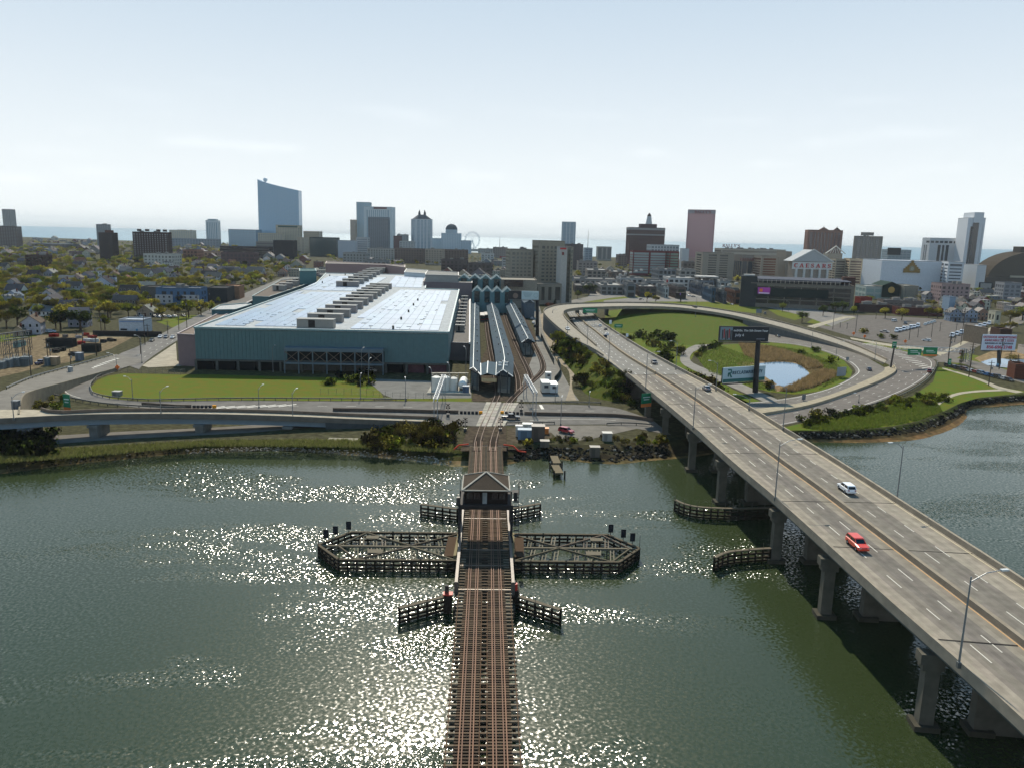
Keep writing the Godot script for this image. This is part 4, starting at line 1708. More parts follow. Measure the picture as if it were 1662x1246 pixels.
func zigzag(called:String,label:String,pxl:float,pxr:float,top:float,eave:float,dist:float,depth:float,n:int) -> void:
	var a := P(pxl,eave,dist)
	var b := P(pxr,eave,dist)
	var peak:float = P((pxl+pxr)*0.5,top,dist).y
	var ev:float = P((pxl+pxr)*0.5,eave,dist).y
	a.y = 0
	b.y = 0
	var back := Vector3(-0.04,0,-1)*depth
	var o := thing(called,Vector3((a.x+b.x)*0.5,LAND,a.z),0,label,"building")
	var w := MB.new()
	var rf := MB.new()
	var edge := MB.new()
	edge.col = c8(196,206,204)
	for i in n:
		var p := a.lerp(b,float(i)/n)
		var q := a.lerp(b,float(i+1)/n)
		var m := (p+q)*0.5
		w.col = vary(c8(84,124,128),0.08)
		w.quad(p+UPV*LAND,p+UPV*ev,q+UPV*ev,q+UPV*LAND)
		w.tri(p+UPV*ev,m+UPV*peak,q+UPV*ev)
		rf.col = c8(112,132,138)
		rf.quad(p+UPV*ev,m+UPV*peak,m+UPV*peak+back,p+UPV*ev+back)
		rf.quad(m+UPV*peak,q+UPV*ev,q+UPV*ev+back,m+UPV*peak+back)
		edge.bar(p+UPV*ev+Vector3(0,0.2,0.2),m+UPV*peak+Vector3(0,0.2,0.2),0.6,0.5)
		edge.bar(m+UPV*peak+Vector3(0,0.2,0.2),q+UPV*ev+Vector3(0,0.2,0.2),0.8,0.7)
		var g := MB.new()
		g.col = c8(26,44,48)
		var hh := (ev-LAND)*0.55
		g.box(Vector3(m.x,ev-hh*0.5+0.8,m.z+0.25),Vector3((q.x-p.x)*0.52,hh,0.3))
		var win := wpart(o,"window",g,M.glazing)
		g = MB.new()
		g.col = c8(70,112,112)
		for t in [-0.17,0.0,0.17]:
			g.box(Vector3(m.x+(q.x-p.x)*t,ev-hh*0.5+0.8,m.z+0.45),Vector3(0.25,hh,0.2))
		for t in [0.25,0.5,0.75]:
			g.box(Vector3(m.x,ev-hh*t+0.8,m.z+0.45),Vector3((q.x-p.x)*0.52,0.25,0.2))
		wpart(win,"mullions",g,M.smoothpaint)
	w.col = c8(80,116,120)
	w.quad(a+UPV*LAND,a+UPV*ev,a+back+UPV*ev,a+back+UPV*LAND)
	w.quad(b+UPV*LAND,b+back+UPV*LAND,b+back+UPV*ev,b+UPV*ev)
	wpart(o,"wall",w,M.smoothpaint)
	wpart(o,"roof",rf,M.roofing)
	wpart(o,"white_edge",edge,M.smoothpaint)


# ---- exhibition hall -----------------------------------------------------------------------------------
func outline(list:Array,h:float) -> PackedVector2Array:
	var out := PackedVector2Array()
	for p in GL(list,h):
		out.append(Vector2(p.x,p.z))
	return out


func build_hall() -> void:
	var top := 19.0
	var line := [[315,533],[728,541],[745,471],[690,469],[694,447],[529,444],[511,463]]
	var poly := outline(line,top)
	var o := thing("exhibition_hall",Vector3(-75,LAND,-420),0,"huge low exhibition hall with teal walls and a solar roof","building")
	landmark("exhibition hall",Vector3(-75,0,-420))
	var mb := MB.new()
	mb.col = c8(70,102,106)
	mb.prism(poly,6.6,top,false)
	wpart(o,"wall",mb,M.smoothpaint)
	mb = MB.new()
	mb.col = c8(69,100,104)   # vertical seams of the cladding on the river front
	var f0 := Vector3(poly[0].x,0,poly[0].y)
	var f1 := Vector3(poly[1].x,0,poly[1].y)
	var out := (f1-f0).cross(UPV).normalized()
	if out.z < 0:
		out = -out
	for i in 68:
		var p := f0.lerp(f1,(i+0.5)/68.0)
		mb.box(p+out*0.04+UPV*12.8,Vector3(0.08,12.2,0.1))
	wpart(o,"cladding_seams",mb,M.smoothpaint,true)
	mb = MB.new()
	mb.col = c8(120,146,150)
	for i in poly.size():
		var a := Vector3(poly[i].x,top+0.3,poly[i].y)
		var b := poly[(i+1) % poly.size()]
		mb.bar(a,Vector3(b.x,top+0.3,b.y),0.7,0.7)
	wpart(o,"parapet",mb,M.smoothpaint)
	mb = MB.new()
	mb.col = c8(206,212,214)
	mb.prism(poly,top-0.4,top,true)
	var roof := wpart(o,"roof",mb,M.roofing)
	# ground floor with dark openings between piers
	mb = MB.new()
	mb.col = c8(104,106,102)
	var inner := PackedVector2Array()
	var mid := Vector2.ZERO
	for p in poly:
		mid += p/poly.size()
	for p in poly:
		inner.append(p.lerp(mid,0.012))
	mb.prism(inner,LAND,6.6,false)
	wpart(o,"ground_floor",mb,M.concrete)
	for e in [[322,350],[354,384],[388,416],[424,458],[622,654]]:
		mb = MB.new()
		mb.col = c8(22,24,26)
		var a := P(e[0],600,306)
		var b := P(e[1],600,306)
		var t0:float = (a.x-f0.x)/(f1.x-f0.x)
		var t1:float = (b.x-f0.x)/(f1.x-f0.x)
		var m := f0.lerp(f1,(t0+t1)*0.5)
		mb.box(m+UPV*4.4-out*0.2,Vector3((t1-t0)*f0.distance_to(f1),3.4,0.5))
		wpart(o,"loading_door",mb,M.plain)
	for e in [[657,688],[692,724]]:
		mb = MB.new()
		mb.col = c8(88,64,70)
		var a := P(e[0],600,308)
		var b := P(e[1],600,308)
		mb.box((a+b)*0.5*Vector3(1,0,1)+Vector3(0,4.5,-0.5),Vector3(b.x-a.x,3.6,0.5))
		wpart(o,"mauve_door",mb,M.plain)
	mb = MB.new()
	mb.col = c8(98,100,96)
	for i in 13:
		mb.box(f0.lerp(f1,i/12.0)+UPV*4.5+out*0.1,Vector3(0.9,4.2,0.9))
	mb.bar(f0+UPV*6.5+out*0.15,f1+UPV*6.5+out*0.15,0.5,0.7)
	wpart(o,"base_piers",mb,M.concrete)
	# solar fields: tilted trays in rows
	solar(o,GL([[348,528.5],[492,531],[583,476],[482,474]],top),9,10)
	solar(o,GL([[486,471],[588,473],[628,451],[536,448]],top),6,5)
	solar(o,GL([[552,533.5],[712,537.5],[732,473],[650,471]],top),10,11)
	solar(o,GL([[626,466],[684,467.5],[688,450],[642,448.5]],top),4,4)
	# rooftop air handlers
	var a0 := G(511,533,top)
	var a1 := G(617,469,top)
	for i in 12:
		hvac(o,a0.lerp(a1,i/11.0) ,14.8,4.6,3.6,i)
	a0 = G(563,466,top)
	a1 = G(612,441,top)
	for i in 8:
		hvac(o,a0.lerp(a1,i/7.0),15.5,5.5,3.8,i)
	for i in 9:
		mb = MB.new()
		mb.col = c8(70,66,62)
		var p := G([638,651,663,671,678,523,535,521,560][i],[535,520,508,497,489,460,449,451,447][i],top)
		mb.tube(p,p+UPV*1.6,0.5,0.4,8)
		wpart(o,"roof_vent",mb,M.steel)
	# steel gallery with crossed braces on the front
	var g := thing("loading_gallery",P(542,606,301),0,"pale steel gallery with X braces along the hall's front wall","gallery")
	var z0 := f0.lerp(f1,0.36)
	var z1 := f0.lerp(f1,0.745)
	var g0 := z0+out*4.6
	var g1 := z1+out*4.6
	mb = MB.new()
	mb.col = c8(82,100,110)
	mb.bar(g0+UPV*11.9,g1+UPV*11.9,0.5,1.2)
	mb.bar(g0+UPV*6.6,g1+UPV*6.6,0.5,0.7)
	mb.bar(z0+out*2.4+UPV*12.6,z1+out*2.4+UPV*12.6,4.4,0.25)
	mb.bar(z0+out*2.4+UPV*6.4,z1+out*2.4+UPV*6.4,4.4,0.25)
	wpart(g,"beam",mb,M.smoothpaint)
	for i in 8:
		mb = MB.new()
		mb.col = c8(84,102,110)
		var p := g0.lerp(g1,i/7.0)
		mb.box(p+UPV*7.2,Vector3(0.4,9.4,0.4))
		wpart(g,"column",mb,M.smoothpaint)
		if i < 7:
			var q := g0.lerp(g1,(i+1)/7.0)
			mb = MB.new()
			mb.col = c8(96,84,74)
			mb.bar(p+UPV*6.9,q+UPV*11.4,0.18,0.22)
			mb.bar(q+UPV*6.9,p+UPV*11.4,0.18,0.22)
			wpart(g,"cross_brace",mb,M.smoothpaint)
			mb = MB.new()
			mb.col = c8(34,38,42)
			mb.bar(p-out*4.5+UPV*9.1,q-out*4.5+UPV*9.1,0.1,4.2)
			wpart(g,"dark_panel",mb,M.plain)
	# annexes
	flat("hall_annex","mauve annex block at the hall's river corner",[[287,542],[316,543.5],[316,538],[392,497],[384,494]],15.5,c8(116,98,100),c8(150,136,124))
	flat("hall_side_block","low teal block with a white roof on the hall's street side",[[343,503],[381,502.5],[408,494],[400,492],[356,495.5]],17.5,c8(58,98,104),c8(214,216,214))
	var un := flat("hall_side_wing","long teal side wing with rooftop units along the street",[[409,481],[436,482],[513,456],[500,449],[455,455]],14.5,c8(60,100,104),c8(128,118,108))
	for i in 5:
		hvac(un,G(452+i*10.5,472-i*3.9,14.5),9.0,5.0,3.8,i)
	flat("hall_stair_tower","tall teal stair tower at the hall's street side",[[486,440],[513,440],[511,436],[486,436]],25.0,c8(66,112,114),c8(92,126,126))
	flat("hall_rear_wall","long mauve rear block rising behind the solar roof",[[528,428],[625,430],[657,434],[657,430],[530,424]],25.5,c8(146,118,114),c8(150,142,136))
	flat("hall_rear_penthouse","white penthouse on the hall's rear corner",[[656,442],[690,444],[696,439],[660,436]],23.0,c8(196,200,198),c8(190,190,184))
	flat("hall_mauve_block","striped mauve block between the solar roof and the teal atrium",[[687,457],[766,459.5],[766,451],[692,447]],22.0,c8(108,96,100),c8(150,148,142))
	var top_block := flat("hall_plant_room","grey plant room on top of the striped mauve block",[[690,446],[744,447.5],[744,442],[694,439]],27.0,c8(134,134,130),c8(160,160,156))
	top_block.set_meta("label","grey plant room on top of the striped mauve block")
	var an := flat("hall_station_wing","low mauve wing with a row of small roof units beside the platforms",[[729,556],[762,557],[762,486],[746,485]],10.5,c8(92,86,88),c8(134,130,126))
	for i in 10:
		hvac(an,G(746+i*0.9,538-i*5.6,10.5),4.4,3.4,3.0,i)
	mb = MB.new()
	mb.col = c8(190,194,192)
	for l in [[[762,557],[763,486]]]:
		var p := GL(l[0] if false else l,10.9)
		mb.bar(p[0],p[1],0.6,0.8)
	wpart(an,"white_parapet",mb,M.smoothpaint)
	flat("hall_side_ramp","sloping mauve roofed strip along the hall's street side",[[394,494],[402,491],[505,446],[498,446]],9.0,c8(110,100,98),c8(140,128,118))


func flat(called:String,label:String,line:Array,h:float,wall:Color,roof:Color) -> Node3D:
	var poly := outline(line,h)
	var mid := Vector2.ZERO
	for p in poly:
		mid += p/poly.size()
	var o := thing(called,Vector3(mid.x,LAND,mid.y),0,label,"building")
	var mb := MB.new()
	mb.col = wall
	mb.prism(poly,LAND,h,false)
	wpart(o,"wall",mb,M.smoothpaint)
	mb = MB.new()
	mb.col = roof
	mb.prism(poly,h-0.6,h-0.3,true)
	wpart(o,"roof",mb,M.roofing)
	mb = MB.new()
	mb.col = wall.lerp(Color.WHITE,0.25)
	for i in poly.size():
		var b := poly[(i+1) % poly.size()]
		mb.bar(Vector3(poly[i].x,h,poly[i].y),Vector3(b.x,h,b.y),0.5,0.4)
	wpart(o,"parapet",mb,M.smoothpaint)
	return o


func solar(o:Node3D,c:Array,nx:int,ny:int) -> void:
	for j in ny:
		for i in nx:
			if rng.randf() < 0.035:
				continue
			var u0 := (i+0.02)/nx
			var u1 := (i+0.985)/nx
			var v0 := (j+0.03)/ny
			var v1 := (j+0.93)/ny
			var mb := MB.new()
			mb.col = vary(c8(122,148,172),0.05)
			var rows := 5
			for r in rows:
				var a := lerpf(v0,v1,float(r)/rows)
				var b := lerpf(v0,v1,(r+0.86)/rows)
				var n0 := u0
				var n1 := u1
				if rng.randf() < 0.09:
					n1 = lerpf(u0,u1,rng.randf_range(0.4,0.8))
				var q := []
				for d in [[n0,a,0.18],[n0,b,0.42],[n1,b,0.42],[n1,a,0.18]]:
					q.append(c[0].lerp(c[1],d[0]).lerp(c[3].lerp(c[2],d[0]),d[1])+UPV*d[2])
				mb.quad(q[0],q[1],q[2],q[3])
				mb.quad(q[1],q[1]-UPV*0.4,q[2]-UPV*0.4,q[2])
				mb.quad(q[0],q[3],q[3]-UPV*0.18,q[0]-UPV*0.18)
			wpart(o,"solar_panel",mb,M.solar)


func hvac(o:Node3D,at:Vector3,w:float,d:float,h:float,i:int) -> void:
	var mb := MB.new()
	mb.col = vary(c8(132,126,120),0.06)
	mb.box(at+Vector3(0,h*0.5,-d*0.5),Vector3(w,h,d))
	var u := wpart(o,"rooftop_unit",mb,M.smoothpaint)
	mb = MB.new()
	mb.col = c8(206,206,202)
	mb.box(at+Vector3(0,h+0.06,-d*0.5),Vector3(w+0.3,0.14,d+0.3))
	wpart_under(u,o,"lid",mb,M.roofing)
	mb = MB.new()
	mb.col = c8(58,54,52)
	mb.box(at+Vector3(-w*0.09,h*0.5,0.05),Vector3(w*0.18,h*0.8,0.14))
	wpart_under(u,o,"louver",mb,M.plain)


func wpart_under(p:Node3D,o:Node3D,called:String,mb:MB,m:Material) -> MeshInstance3D:  # a sub-part,drawn in the world's axes
	var q := part(p,called,mb,m)
	q.transform = (o.transform*p.transform).affine_inverse()
	return q


# ---- buildings ---------------------------------------------------------------------------------------
# A block whose front spans pxl..pxr of the photograph at a distance, its top at the row pyt. Its walls are a dark core with piers and spandrels standing proud of it.
func block(called:String,label:String,category:String,pxl:float,pxr:float,pyt:float,dist:float,depth:float,yaw_deg:float,wall:Color,roof:Color,s := {}) -> Node3D:
	var yaw := deg_to_rad(yaw_deg)
	var top:float = P((pxl+pxr)*0.5,pyt,dist).y
	var x0:float = P(pxl,pyt,dist).x
	var x1:float = P(pxr,pyt,dist).x
	var w := (x1-x0)
	var cx := (x0+x1)*0.5
	var cz := -dist-depth*0.5
	var base:float = s.get("base",LAND)
	for it in 6:  # turn and perspective widen what is seen; solve for the width
		var lo := 1e9
		var hi := -1e9
		for sx in [-0.5,0.5]:
			for sz in [-0.5,0.5]:
				var p := Vector3(cx,0,cz)+Basis(UPV,yaw)*Vector3(sx*w,0,sz*depth)
				var q:float = p.x / -p.z*dist
				lo = minf(lo,q)
				hi = maxf(hi,q)
		var want := x1-x0
		w = maxf(w+want-(hi-lo),want*0.25)
		cx += ((x0+x1)-(lo+hi))*0.5
	var o := thing(called,Vector3(cx,base,cz),yaw,label,category)
	var h := top-base
	facade(o,w,depth,h,wall,roof,s)
	return o


func facade(o:Node3D,w:float,depth:float,h:float,wall:Color,roof:Color,s:Dictionary,at := Vector3.ZERO,names := ["wall","glazing","roof"]) -> void:
	var floor_h:float = s.get("floor",0.0)
	var bay:float = s.get("bay",0.0)
	var proud := 0.35
	var wm:Material = M[s.get("mat","plain")]
	if floor_h <= 0 and bay <= 0:
		var mb := MB.new()
		mb.col = wall
		mb.box(at+Vector3(0,h*0.5,0),Vector3(w,h,depth))
		part(o,names[0],mb,wm)
	else:
		var core := MB.new()
		core.col = s.get("glass",c8(40,48,54))
		core.box(at+Vector3(0,h*0.5-0.1,0),Vector3(w-proud*2,h-0.2,depth-proud*2))
		part(o,names[1],core,M.glazing)
		var mb := MB.new()
		mb.col = wall
		var foot:float = s.get("foot",3.5)
		var head:float = s.get("head",2.0)
		var pf:float = s.get("pier",0.4)
		var sf:float = s.get("spandrel",0.45)
		for side in 4:
			var b := Basis(UPV,side*PI/2)
			var len:float = w if side % 2 == 0 else depth
			var off:float = (depth if side % 2 == 0 else w)*0.5
			var corner:float = minf(s.get("corner",1.2),len*0.3)
			for e in [[foot*0.5,foot],[h-head*0.5,head]]:
				if e[1] > 0:
					mb.obox(at+b*Vector3(0,e[0],off-proud*0.5),b.x*(len*0.5-0.002),UPV*e[1]*0.5,b.z*proud*0.5)
			for sx in [-1.0,1.0]:
				mb.obox(at+b*Vector3(sx*(len-corner)*0.5,h*0.5,off-proud*0.5-0.01),b.x*(corner*0.5-0.001),UPV*h*0.5,b.z*proud*0.5)
			if bay > 0:
				var nb := int(maxf(1,round((len-corner*2)/bay)))
				var step := (len-corner*2)/nb
				for i in range(1,nb):
					mb.obox(at+b*Vector3(-len*0.5+corner+i*step,h*0.5,off-proud*0.5-0.02),b.x*step*pf*0.5,UPV*(h*0.5-0.1),b.z*proud*0.5)
			if floor_h > 0:
				var nf := int(maxf(1,round((h-foot-head)/floor_h)))
				var step := (h-foot-head)/nf
				for i in range(1,nf):
					mb.obox(at+b*Vector3(0,foot+i*step,off-proud*0.5-0.05),b.x*(len*0.5-0.05),UPV*step*sf*0.5,b.z*proud*0.5)
		part(o,names[0],mb,wm)
	var rf := MB.new()
	rf.col = roof
	if s.has("gable"):
		var g:float = s.gable
		var a := at+Vector3(-w*0.5-0.4,h,depth*0.5+0.4)
		var b := at+Vector3(w*0.5+0.4,h,depth*0.5+0.4)
		var c := at+Vector3(w*0.5+0.4,h,-depth*0.5-0.4)
		var d := at+Vector3(-w*0.5-0.4,h,-depth*0.5-0.4)
		var r0 := at+Vector3(0,h+g,depth*0.5+0.4)
		var r1 := at+Vector3(0,h+g,-depth*0.5-0.4)
		if s.get("hip",false):
			r0.z -= w*0.4
			r1.z += w*0.4
		rf.quad(a,r0,r1,d)
		rf.quad(r0,b,c,r1)
		rf.col = roof if s.get("hip",false) else wall
		rf.tri(a,b,r0)
		rf.tri(c,d,r1)
		rf.col = roof
		rf.quad(a,d,c,b)
	else:
		rf.box(at+Vector3(0,h-0.35,0),Vector3(w-0.8,0.5,depth-0.8))
		rf.col = wall.lerp(Color.WHITE,0.1)
		for sx in [-0.5,0.5]:
			rf.box(at+Vector3(sx*(w-0.4),h+0.3,0),Vector3(0.41,0.9,depth-0.02))
			rf.box(at+Vector3(0,h+0.3,sx*(depth-0.4)),Vector3(w-0.84,0.9,0.41))
	part(o,names[2],rf,M.roofing)
	if s.get("units",0) > 0:
		var u := MB.new()
		u.col = c8(128,126,122)
		for i in s.units:
			u.box(at+Vector3(rng.randf_range(-0.35,0.35)*w,h+1.0,rng.randf_range(-0.3,0.3)*depth),Vector3(rng.randf_range(2,6),rng.randf_range(1.8,3.6),rng.randf_range(2,5)))
		part(o,"roof_plant",u,M.plain,true)


func box_part(o:Node3D,called:String,at:Vector3,size:Vector3,col:Color,m:Material) -> MeshInstance3D:
	var mb := MB.new()
	mb.col = col
	mb.box(at,size)
	return part(o,called,mb,m)


func size_of(o:Node3D) -> Vector3:  # extent of a block's roof slab and walls,in its own axes
	var a := AABB()
	for ch in o.get_children():
		if ch is MeshInstance3D:
			a = ch.mesh.get_aabb() if a.size == Vector3.ZERO else a.merge(ch.mesh.get_aabb())
	return a.size


func build_skyline() -> void:
	var o:Node3D
	var z:Vector3
	# far left
	block("grey_tower","tall pale grey apartment tower behind the brown slab at the far left","tower",2,24,340,2300,30,6,c8(150,152,152),c8(140,140,140),{"floor":3.2,"bay":4.0,"pier":0.5,"glass":c8(84,92,98)})
	block("brown_slab","dark brown apartment slab at the far left edge","apartment block",-14,34,368,1700,26,8,c8(84,74,72),c8(90,84,80),{"floor":3.1,"bay":5.0,"pier":0.3,"spandrel":0.5,"glass":c8(112,112,112),"units":4})
	block("grey_slab","grey apartment tower half hidden by the square dark tower","apartment block",155,179,364.5,1900,20,5,c8(128,134,138),c8(130,130,130),{"floor":3.1,"bay":4.5,"units":3,"glass":c8(86,96,104)})
	o = block("dark_tower","square dark brown apartment tower with a red brick penthouse","apartment block",159,190.5,378.5,1260,24,5,c8(58,48,48),c8(70,64,60),{"floor":3.0,"bay":3.6,"pier":0.62,"spandrel":0.5,"glass":c8(42,44,50)})
	box_part(o,"penthouse",Vector3(2,size_of(o).y+1.5,0),Vector3(10,4.5,9),c8(92,62,56),M.plain)
	landmark("square dark tower",o.position)
	o = block("wide_brown_block","wide dark brown apartment block with rows of small windows","apartment block",214,278,377.5,1240,22,6,c8(66,50,48),c8(84,72,66),{"floor":2.9,"bay":3.8,"pier":0.55,"spandrel":0.5,"glass":c8(126,128,130),"units":5})
	z = size_of(o)
	for e in [-20.0,-8.0,9.0,19.0]:
		box_part(o,"roof_house",Vector3(e,z.y+0.6,-2),Vector3(5,3.4,5),c8(70,54,52),M.plain)
	landmark("wide brown block",o.position)
	block("beach_hotel","low cream beach hotel with stepped roof on the horizon left of the white tower","hotel",274,318,374,2500,40,4,c8(186,180,160),c8(170,168,158),{"floor":3.4,"bay":7.0,"glass":c8(140,146,148),"units":6})
	block("beach_row","long grey row of flats below the cream beach hotel","apartment block",278,358,388,2250,20,4,c8(132,142,150),c8(150,152,150),{"floor":4.0,"bay":8.0,"glass":c8(90,102,112)})
	o = block("white_round_tower","white beach tower with a crown of rounded bays","tower",333,357,358,2500,40,10,c8(196,206,210),c8(170,180,186),{"bay":5.0,"pier":0.5,"glass":c8(118,142,154),"corner":3.0,"head":6.0})
	z = size_of(o)
	box_part(o,"crown",Vector3(0,z.y+1.0,0),Vector3(26,6,26),c8(158,178,184),M.plain)
	landmark("white beach tower",o.position)
	# glass casino tower with a slanting top
	o = block("glass_podium","long low blue glass block beside the slanting glass tower","building",370,424,373,2300,60,3,c8(128,150,164),c8(140,150,156),{"floor":5.0,"bay":9.0,"pier":0.1,"spandrel":0.15,"glass":c8(128,156,172)})
	glass_sail()
	o = block("cream_hotel","cream hotel with a dark green crown before the slanting glass tower","hotel",447,490,366,1900,30,4,c8(172,166,146),c8(150,148,138),{"floor":3.2,"bay":4.0,"pier":0.55,"glass":c8(104,112,116),"head":6.0})
	box_part(o,"green_crown",Vector3(0,size_of(o).y-3.6,size_of(o).z*0.5),Vector3(46,4,0.8),c8(58,84,80),M.plain)
	block("cream_wing","long cream hotel wing below the slanting glass tower","hotel",418,462,379,1850,26,4,c8(176,170,152),c8(150,148,138),{"floor":3.4,"bay":5.0,"glass":c8(120,126,126)})
	block("tan_tower","plain tan slab right of the cream hotel","hotel",492,523,376,2000,26,-4,c8(162,154,138),c8(150,146,136),{"floor":3.3,"glass":c8(130,128,122),"spandrel":0.6})
	block("tan_step","lower tan hotel step in front of the tan slab","hotel",482,500,386,1780,26,-4,c8(172,160,140),c8(150,146,136),{"floor":3.3,"bay":6.0,"glass":c8(126,122,114)})
	block("black_block","matt black windowless block before the cream hotel","building",443,482,391,1500,30,3,c8(38,36,42),c8(60,58,60),{})
	block("dark_slab_low","long low dark brown building left of the black block","building",356,443,401,1480,30,3,c8(56,48,52),c8(72,66,66),{"floor":4.0,"glass":c8(40,40,46)})
	block("plum_building","low plum coloured building behind the row of street trees","building",358,420,411,1180,30,4,c8(98,78,80),c8(112,96,94),{"floor":4.0,"bay":6.0,"glass":c8(62,58,62)})
	block("grey_steps","stepped grey building behind the black block","building",415,450,393,1600,30,3,c8(128,126,122),c8(130,128,122),{"floor":4.0,"glass":c8(90,90,90)})
	block("mirror_block","dark green mirror glass block reflecting the houses around it","building",502,551,386,1700,40,2,c8(40,56,58),c8(60,66,66),{"floor":4.5,"bay":6.0,"pier":0.1,"spandrel":0.1,"glass":c8(46,68,70)})
	block("pale_block","pale grey windowless block beside the mirror glass block","building",548,580,391,1650,40,2,c8(170,178,186),c8(170,172,172),{})
	block("striped_block","pale grey parking block with dark bands behind the silver tower","building",578,600,386,1700,30,2,c8(170,176,180),c8(170,172,172),{"floor":4.5,"glass":c8(110,118,124)})
	# palace towers in the middle
	block("tan_slim_tower","slim tan tower at the left of the blue hotel towers","tower",568,579,357,2400,24,0,c8(168,154,138),c8(150,142,132),{"floor":4.0,"bay":6.0,"glass":c8(136,128,122)})
	block("blue_tall_tower","tallest pale blue tower with a flat top in the middle group","tower",578,603,328.5,2450,40,4,c8(138,162,174),c8(130,150,160),{"floor":4.0,"bay":8.0,"pier":0.2,"spandrel":0.3,"glass":c8(120,150,166)})
	o = block("white_ribbed_tower","broad white ribbed tower with a maroon sign band on its crown","tower",590,641.5,336,2350,44,-6,c8(192,204,208),c8(160,150,150),{"bay":6.5,"pier":0.55,"glass":c8(112,140,154),"head":9.0,"corner":8.0})
	z = size_of(o)
	box_part(o,"sign_band",Vector3(8,z.y-4.0,22.4),Vector3(40,5,0.8),c8(116,74,76),M.plain)
	o = block("silver_tower","dark silver balcony tower standing in front of the white ribbed tower","tower",597,632.5,353,1900,34,4,c8(112,122,130),c8(140,146,150),{"floor":3.1,"bay":4.5,"pier":0.28,"spandrel":0.4,"glass":c8(70,80,90),"head":3.0})
	landmark("silver tower",o.position)
	block("small_grey_hotel","small grey balcony hotel between the silver tower and the twin peaked tower","hotel",644,663,381,2100,24,0,c8(150,154,154),c8(150,150,148),{"floor":3.2,"bay":4.0,"glass":c8(104,112,118),"units":2})
	block("maroon_block","small maroon brick block beside the small grey hotel","building",638.5,652,383.5,1800,20,0,c8(92,62,66),c8(100,80,80),{"floor":3.4,"bay":4.0,"glass":c8(70,56,60)})
	block("white_low_hotel","low white building at the foot of the twin peaked tower","building",648,674,392,1750,26,0,c8(168,174,176),c8(160,162,162),{"floor":4.0,"bay":6.0,"glass":c8(110,118,122)})
	# twin-peaked tower
	o = block("twin_peak_tower","white tower whose roof ends in two small horned peaks","tower",667,702,356,2100,46,20,c8(190,200,206),c8(110,118,126),{"bay":9.0,"pier":0.4,"glass":c8(112,138,154),"corner":6.0,"floor":3.6,"spandrel":0.2})
	z = size_of(o)
	var mb := MB.new()
	mb.col = c8(96,104,112)
	var hw := 22.0
	var hy := z.y-0.6
	for i in 4:
		var b := Basis(UPV,i*PI/2)
		mb.quad(b*Vector3(-hw,hy,hw),b*Vector3(hw,hy,hw),b*Vector3(8,hy+12,8),b*Vector3(-8,hy+12,8))
	mb.quad(Vector3(-8,hy+12,8),Vector3(8,hy+12,8),Vector3(8,hy+12,-8),Vector3(-8,hy+12,-8))
	part(o,"sloping_roof",mb,M.roofing)
	for sx in [-1.0,1.0]:
		mb = MB.new()
		mb.col = c8(70,78,88)
		mb.tube(Vector3(7.0*sx,hy+9,4),Vector3(7.6*sx,hy+17,4),3.8,3.0,6)
		mb.tube(Vector3(7.6*sx,hy+17,4),Vector3(6.4*sx,hy+25,4),3.0,0.3,6)
		part(o,"horned_peak",mb,M.roofing)
	# domed hotel
	o = block("domed_hotel","stepped white hotel crowned by a dark glass dome","hotel",716,749,379,2250,50,0,c8(186,204,214),c8(160,176,184),{"floor":3.6,"bay":4.6,"pier":0.5,"glass":c8(128,154,170)})
	z = size_of(o)
	facade(o,34,24,z.y*0.72,c8(178,198,210),c8(160,176,184),{"floor":3.6,"bay":4.6,"glass":c8(128,154,170)},Vector3(-38,0,8),["wing_wall","wing_glazing","wing_roof"])
	facade(o,30,24,z.y*0.64,c8(178,198,210),c8(160,176,184),{"floor":3.6,"bay":4.6,"glass":c8(128,154,170)},Vector3(42,0,8),["wing_wall","wing_glazing","wing_roof"])
	mb = MB.new()
	mb.col = c8(170,186,194)
	mb.tube(Vector3(0,z.y-1,0),Vector3(0,z.y+10,0),17,17,20)
	part(o,"drum",mb,M.plain)
	mb = MB.new()
	mb.col = c8(92,104,112)
	for j in 6:
		var p0 := j*PI/12.0
		var p1 := (j+1)*PI/12.0
		mb.tube(Vector3(0,z.y+10+sin(p0)*16,0),Vector3(0,z.y+10+sin(p1)*16,0),17*cos(p0)+0.05,17*cos(p1)+0.05,20,false)
	part(o,"dome",mb,M.roofing)
	landmark("domed hotel",o.position)
	# observation wheel on the pier
	var hub := P(766.5,390,2700)
	var wh := thing("observation_wheel",Vector3(hub.x,0,hub.z),0.5,"thin white observation wheel on the pier right of the domed hotel","ferris wheel")
	mb = MB.new()
	mb.col = c8(205,212,216)
	mb.ring(Vector3(0,hub.y,0),Vector3(0,0,1),27.0,1.1,36)
	mb.ring(Vector3(0,hub.y,0),Vector3(0,0,1),24.5,0.6,36)
	part(wh,"rim",mb,M.smoothpaint)
	for i in 18:
		mb = MB.new()
		mb.col = c8(200,208,212)
		var d := Vector3(cos(TAU*i/18),sin(TAU*i/18),0)
		mb.bar(Vector3(0,hub.y,0)+d*2,Vector3(0,hub.y,0)+d*25,0.3,0.3)
		part(wh,"spoke",mb,M.smoothpaint)
		mb = MB.new()
		mb.col = c8(190,196,200)
		mb.box(Vector3(0,hub.y,0)+d*29,Vector3(2.2,2.2,2.2))
		part(wh,"gondola",mb,M.smoothpaint)
	mb = MB.new()
	mb.col = c8(180,190,196)
	for sx in [-12.0,12.0]:
		for sz in [-6.0,6.0]:
			mb.bar(Vector3(sx,0,sz),Vector3(0,hub.y,sz*0.3),1.2,1.2)
	part(wh,"support_legs",mb,M.smoothpaint)
	mb = MB.new()
	mb.col = c8(150,148,142)
	mb.box(Vector3(0,4,0),Vector3(70,8,24))
	part(wh,"pier_building",mb,M.plain)
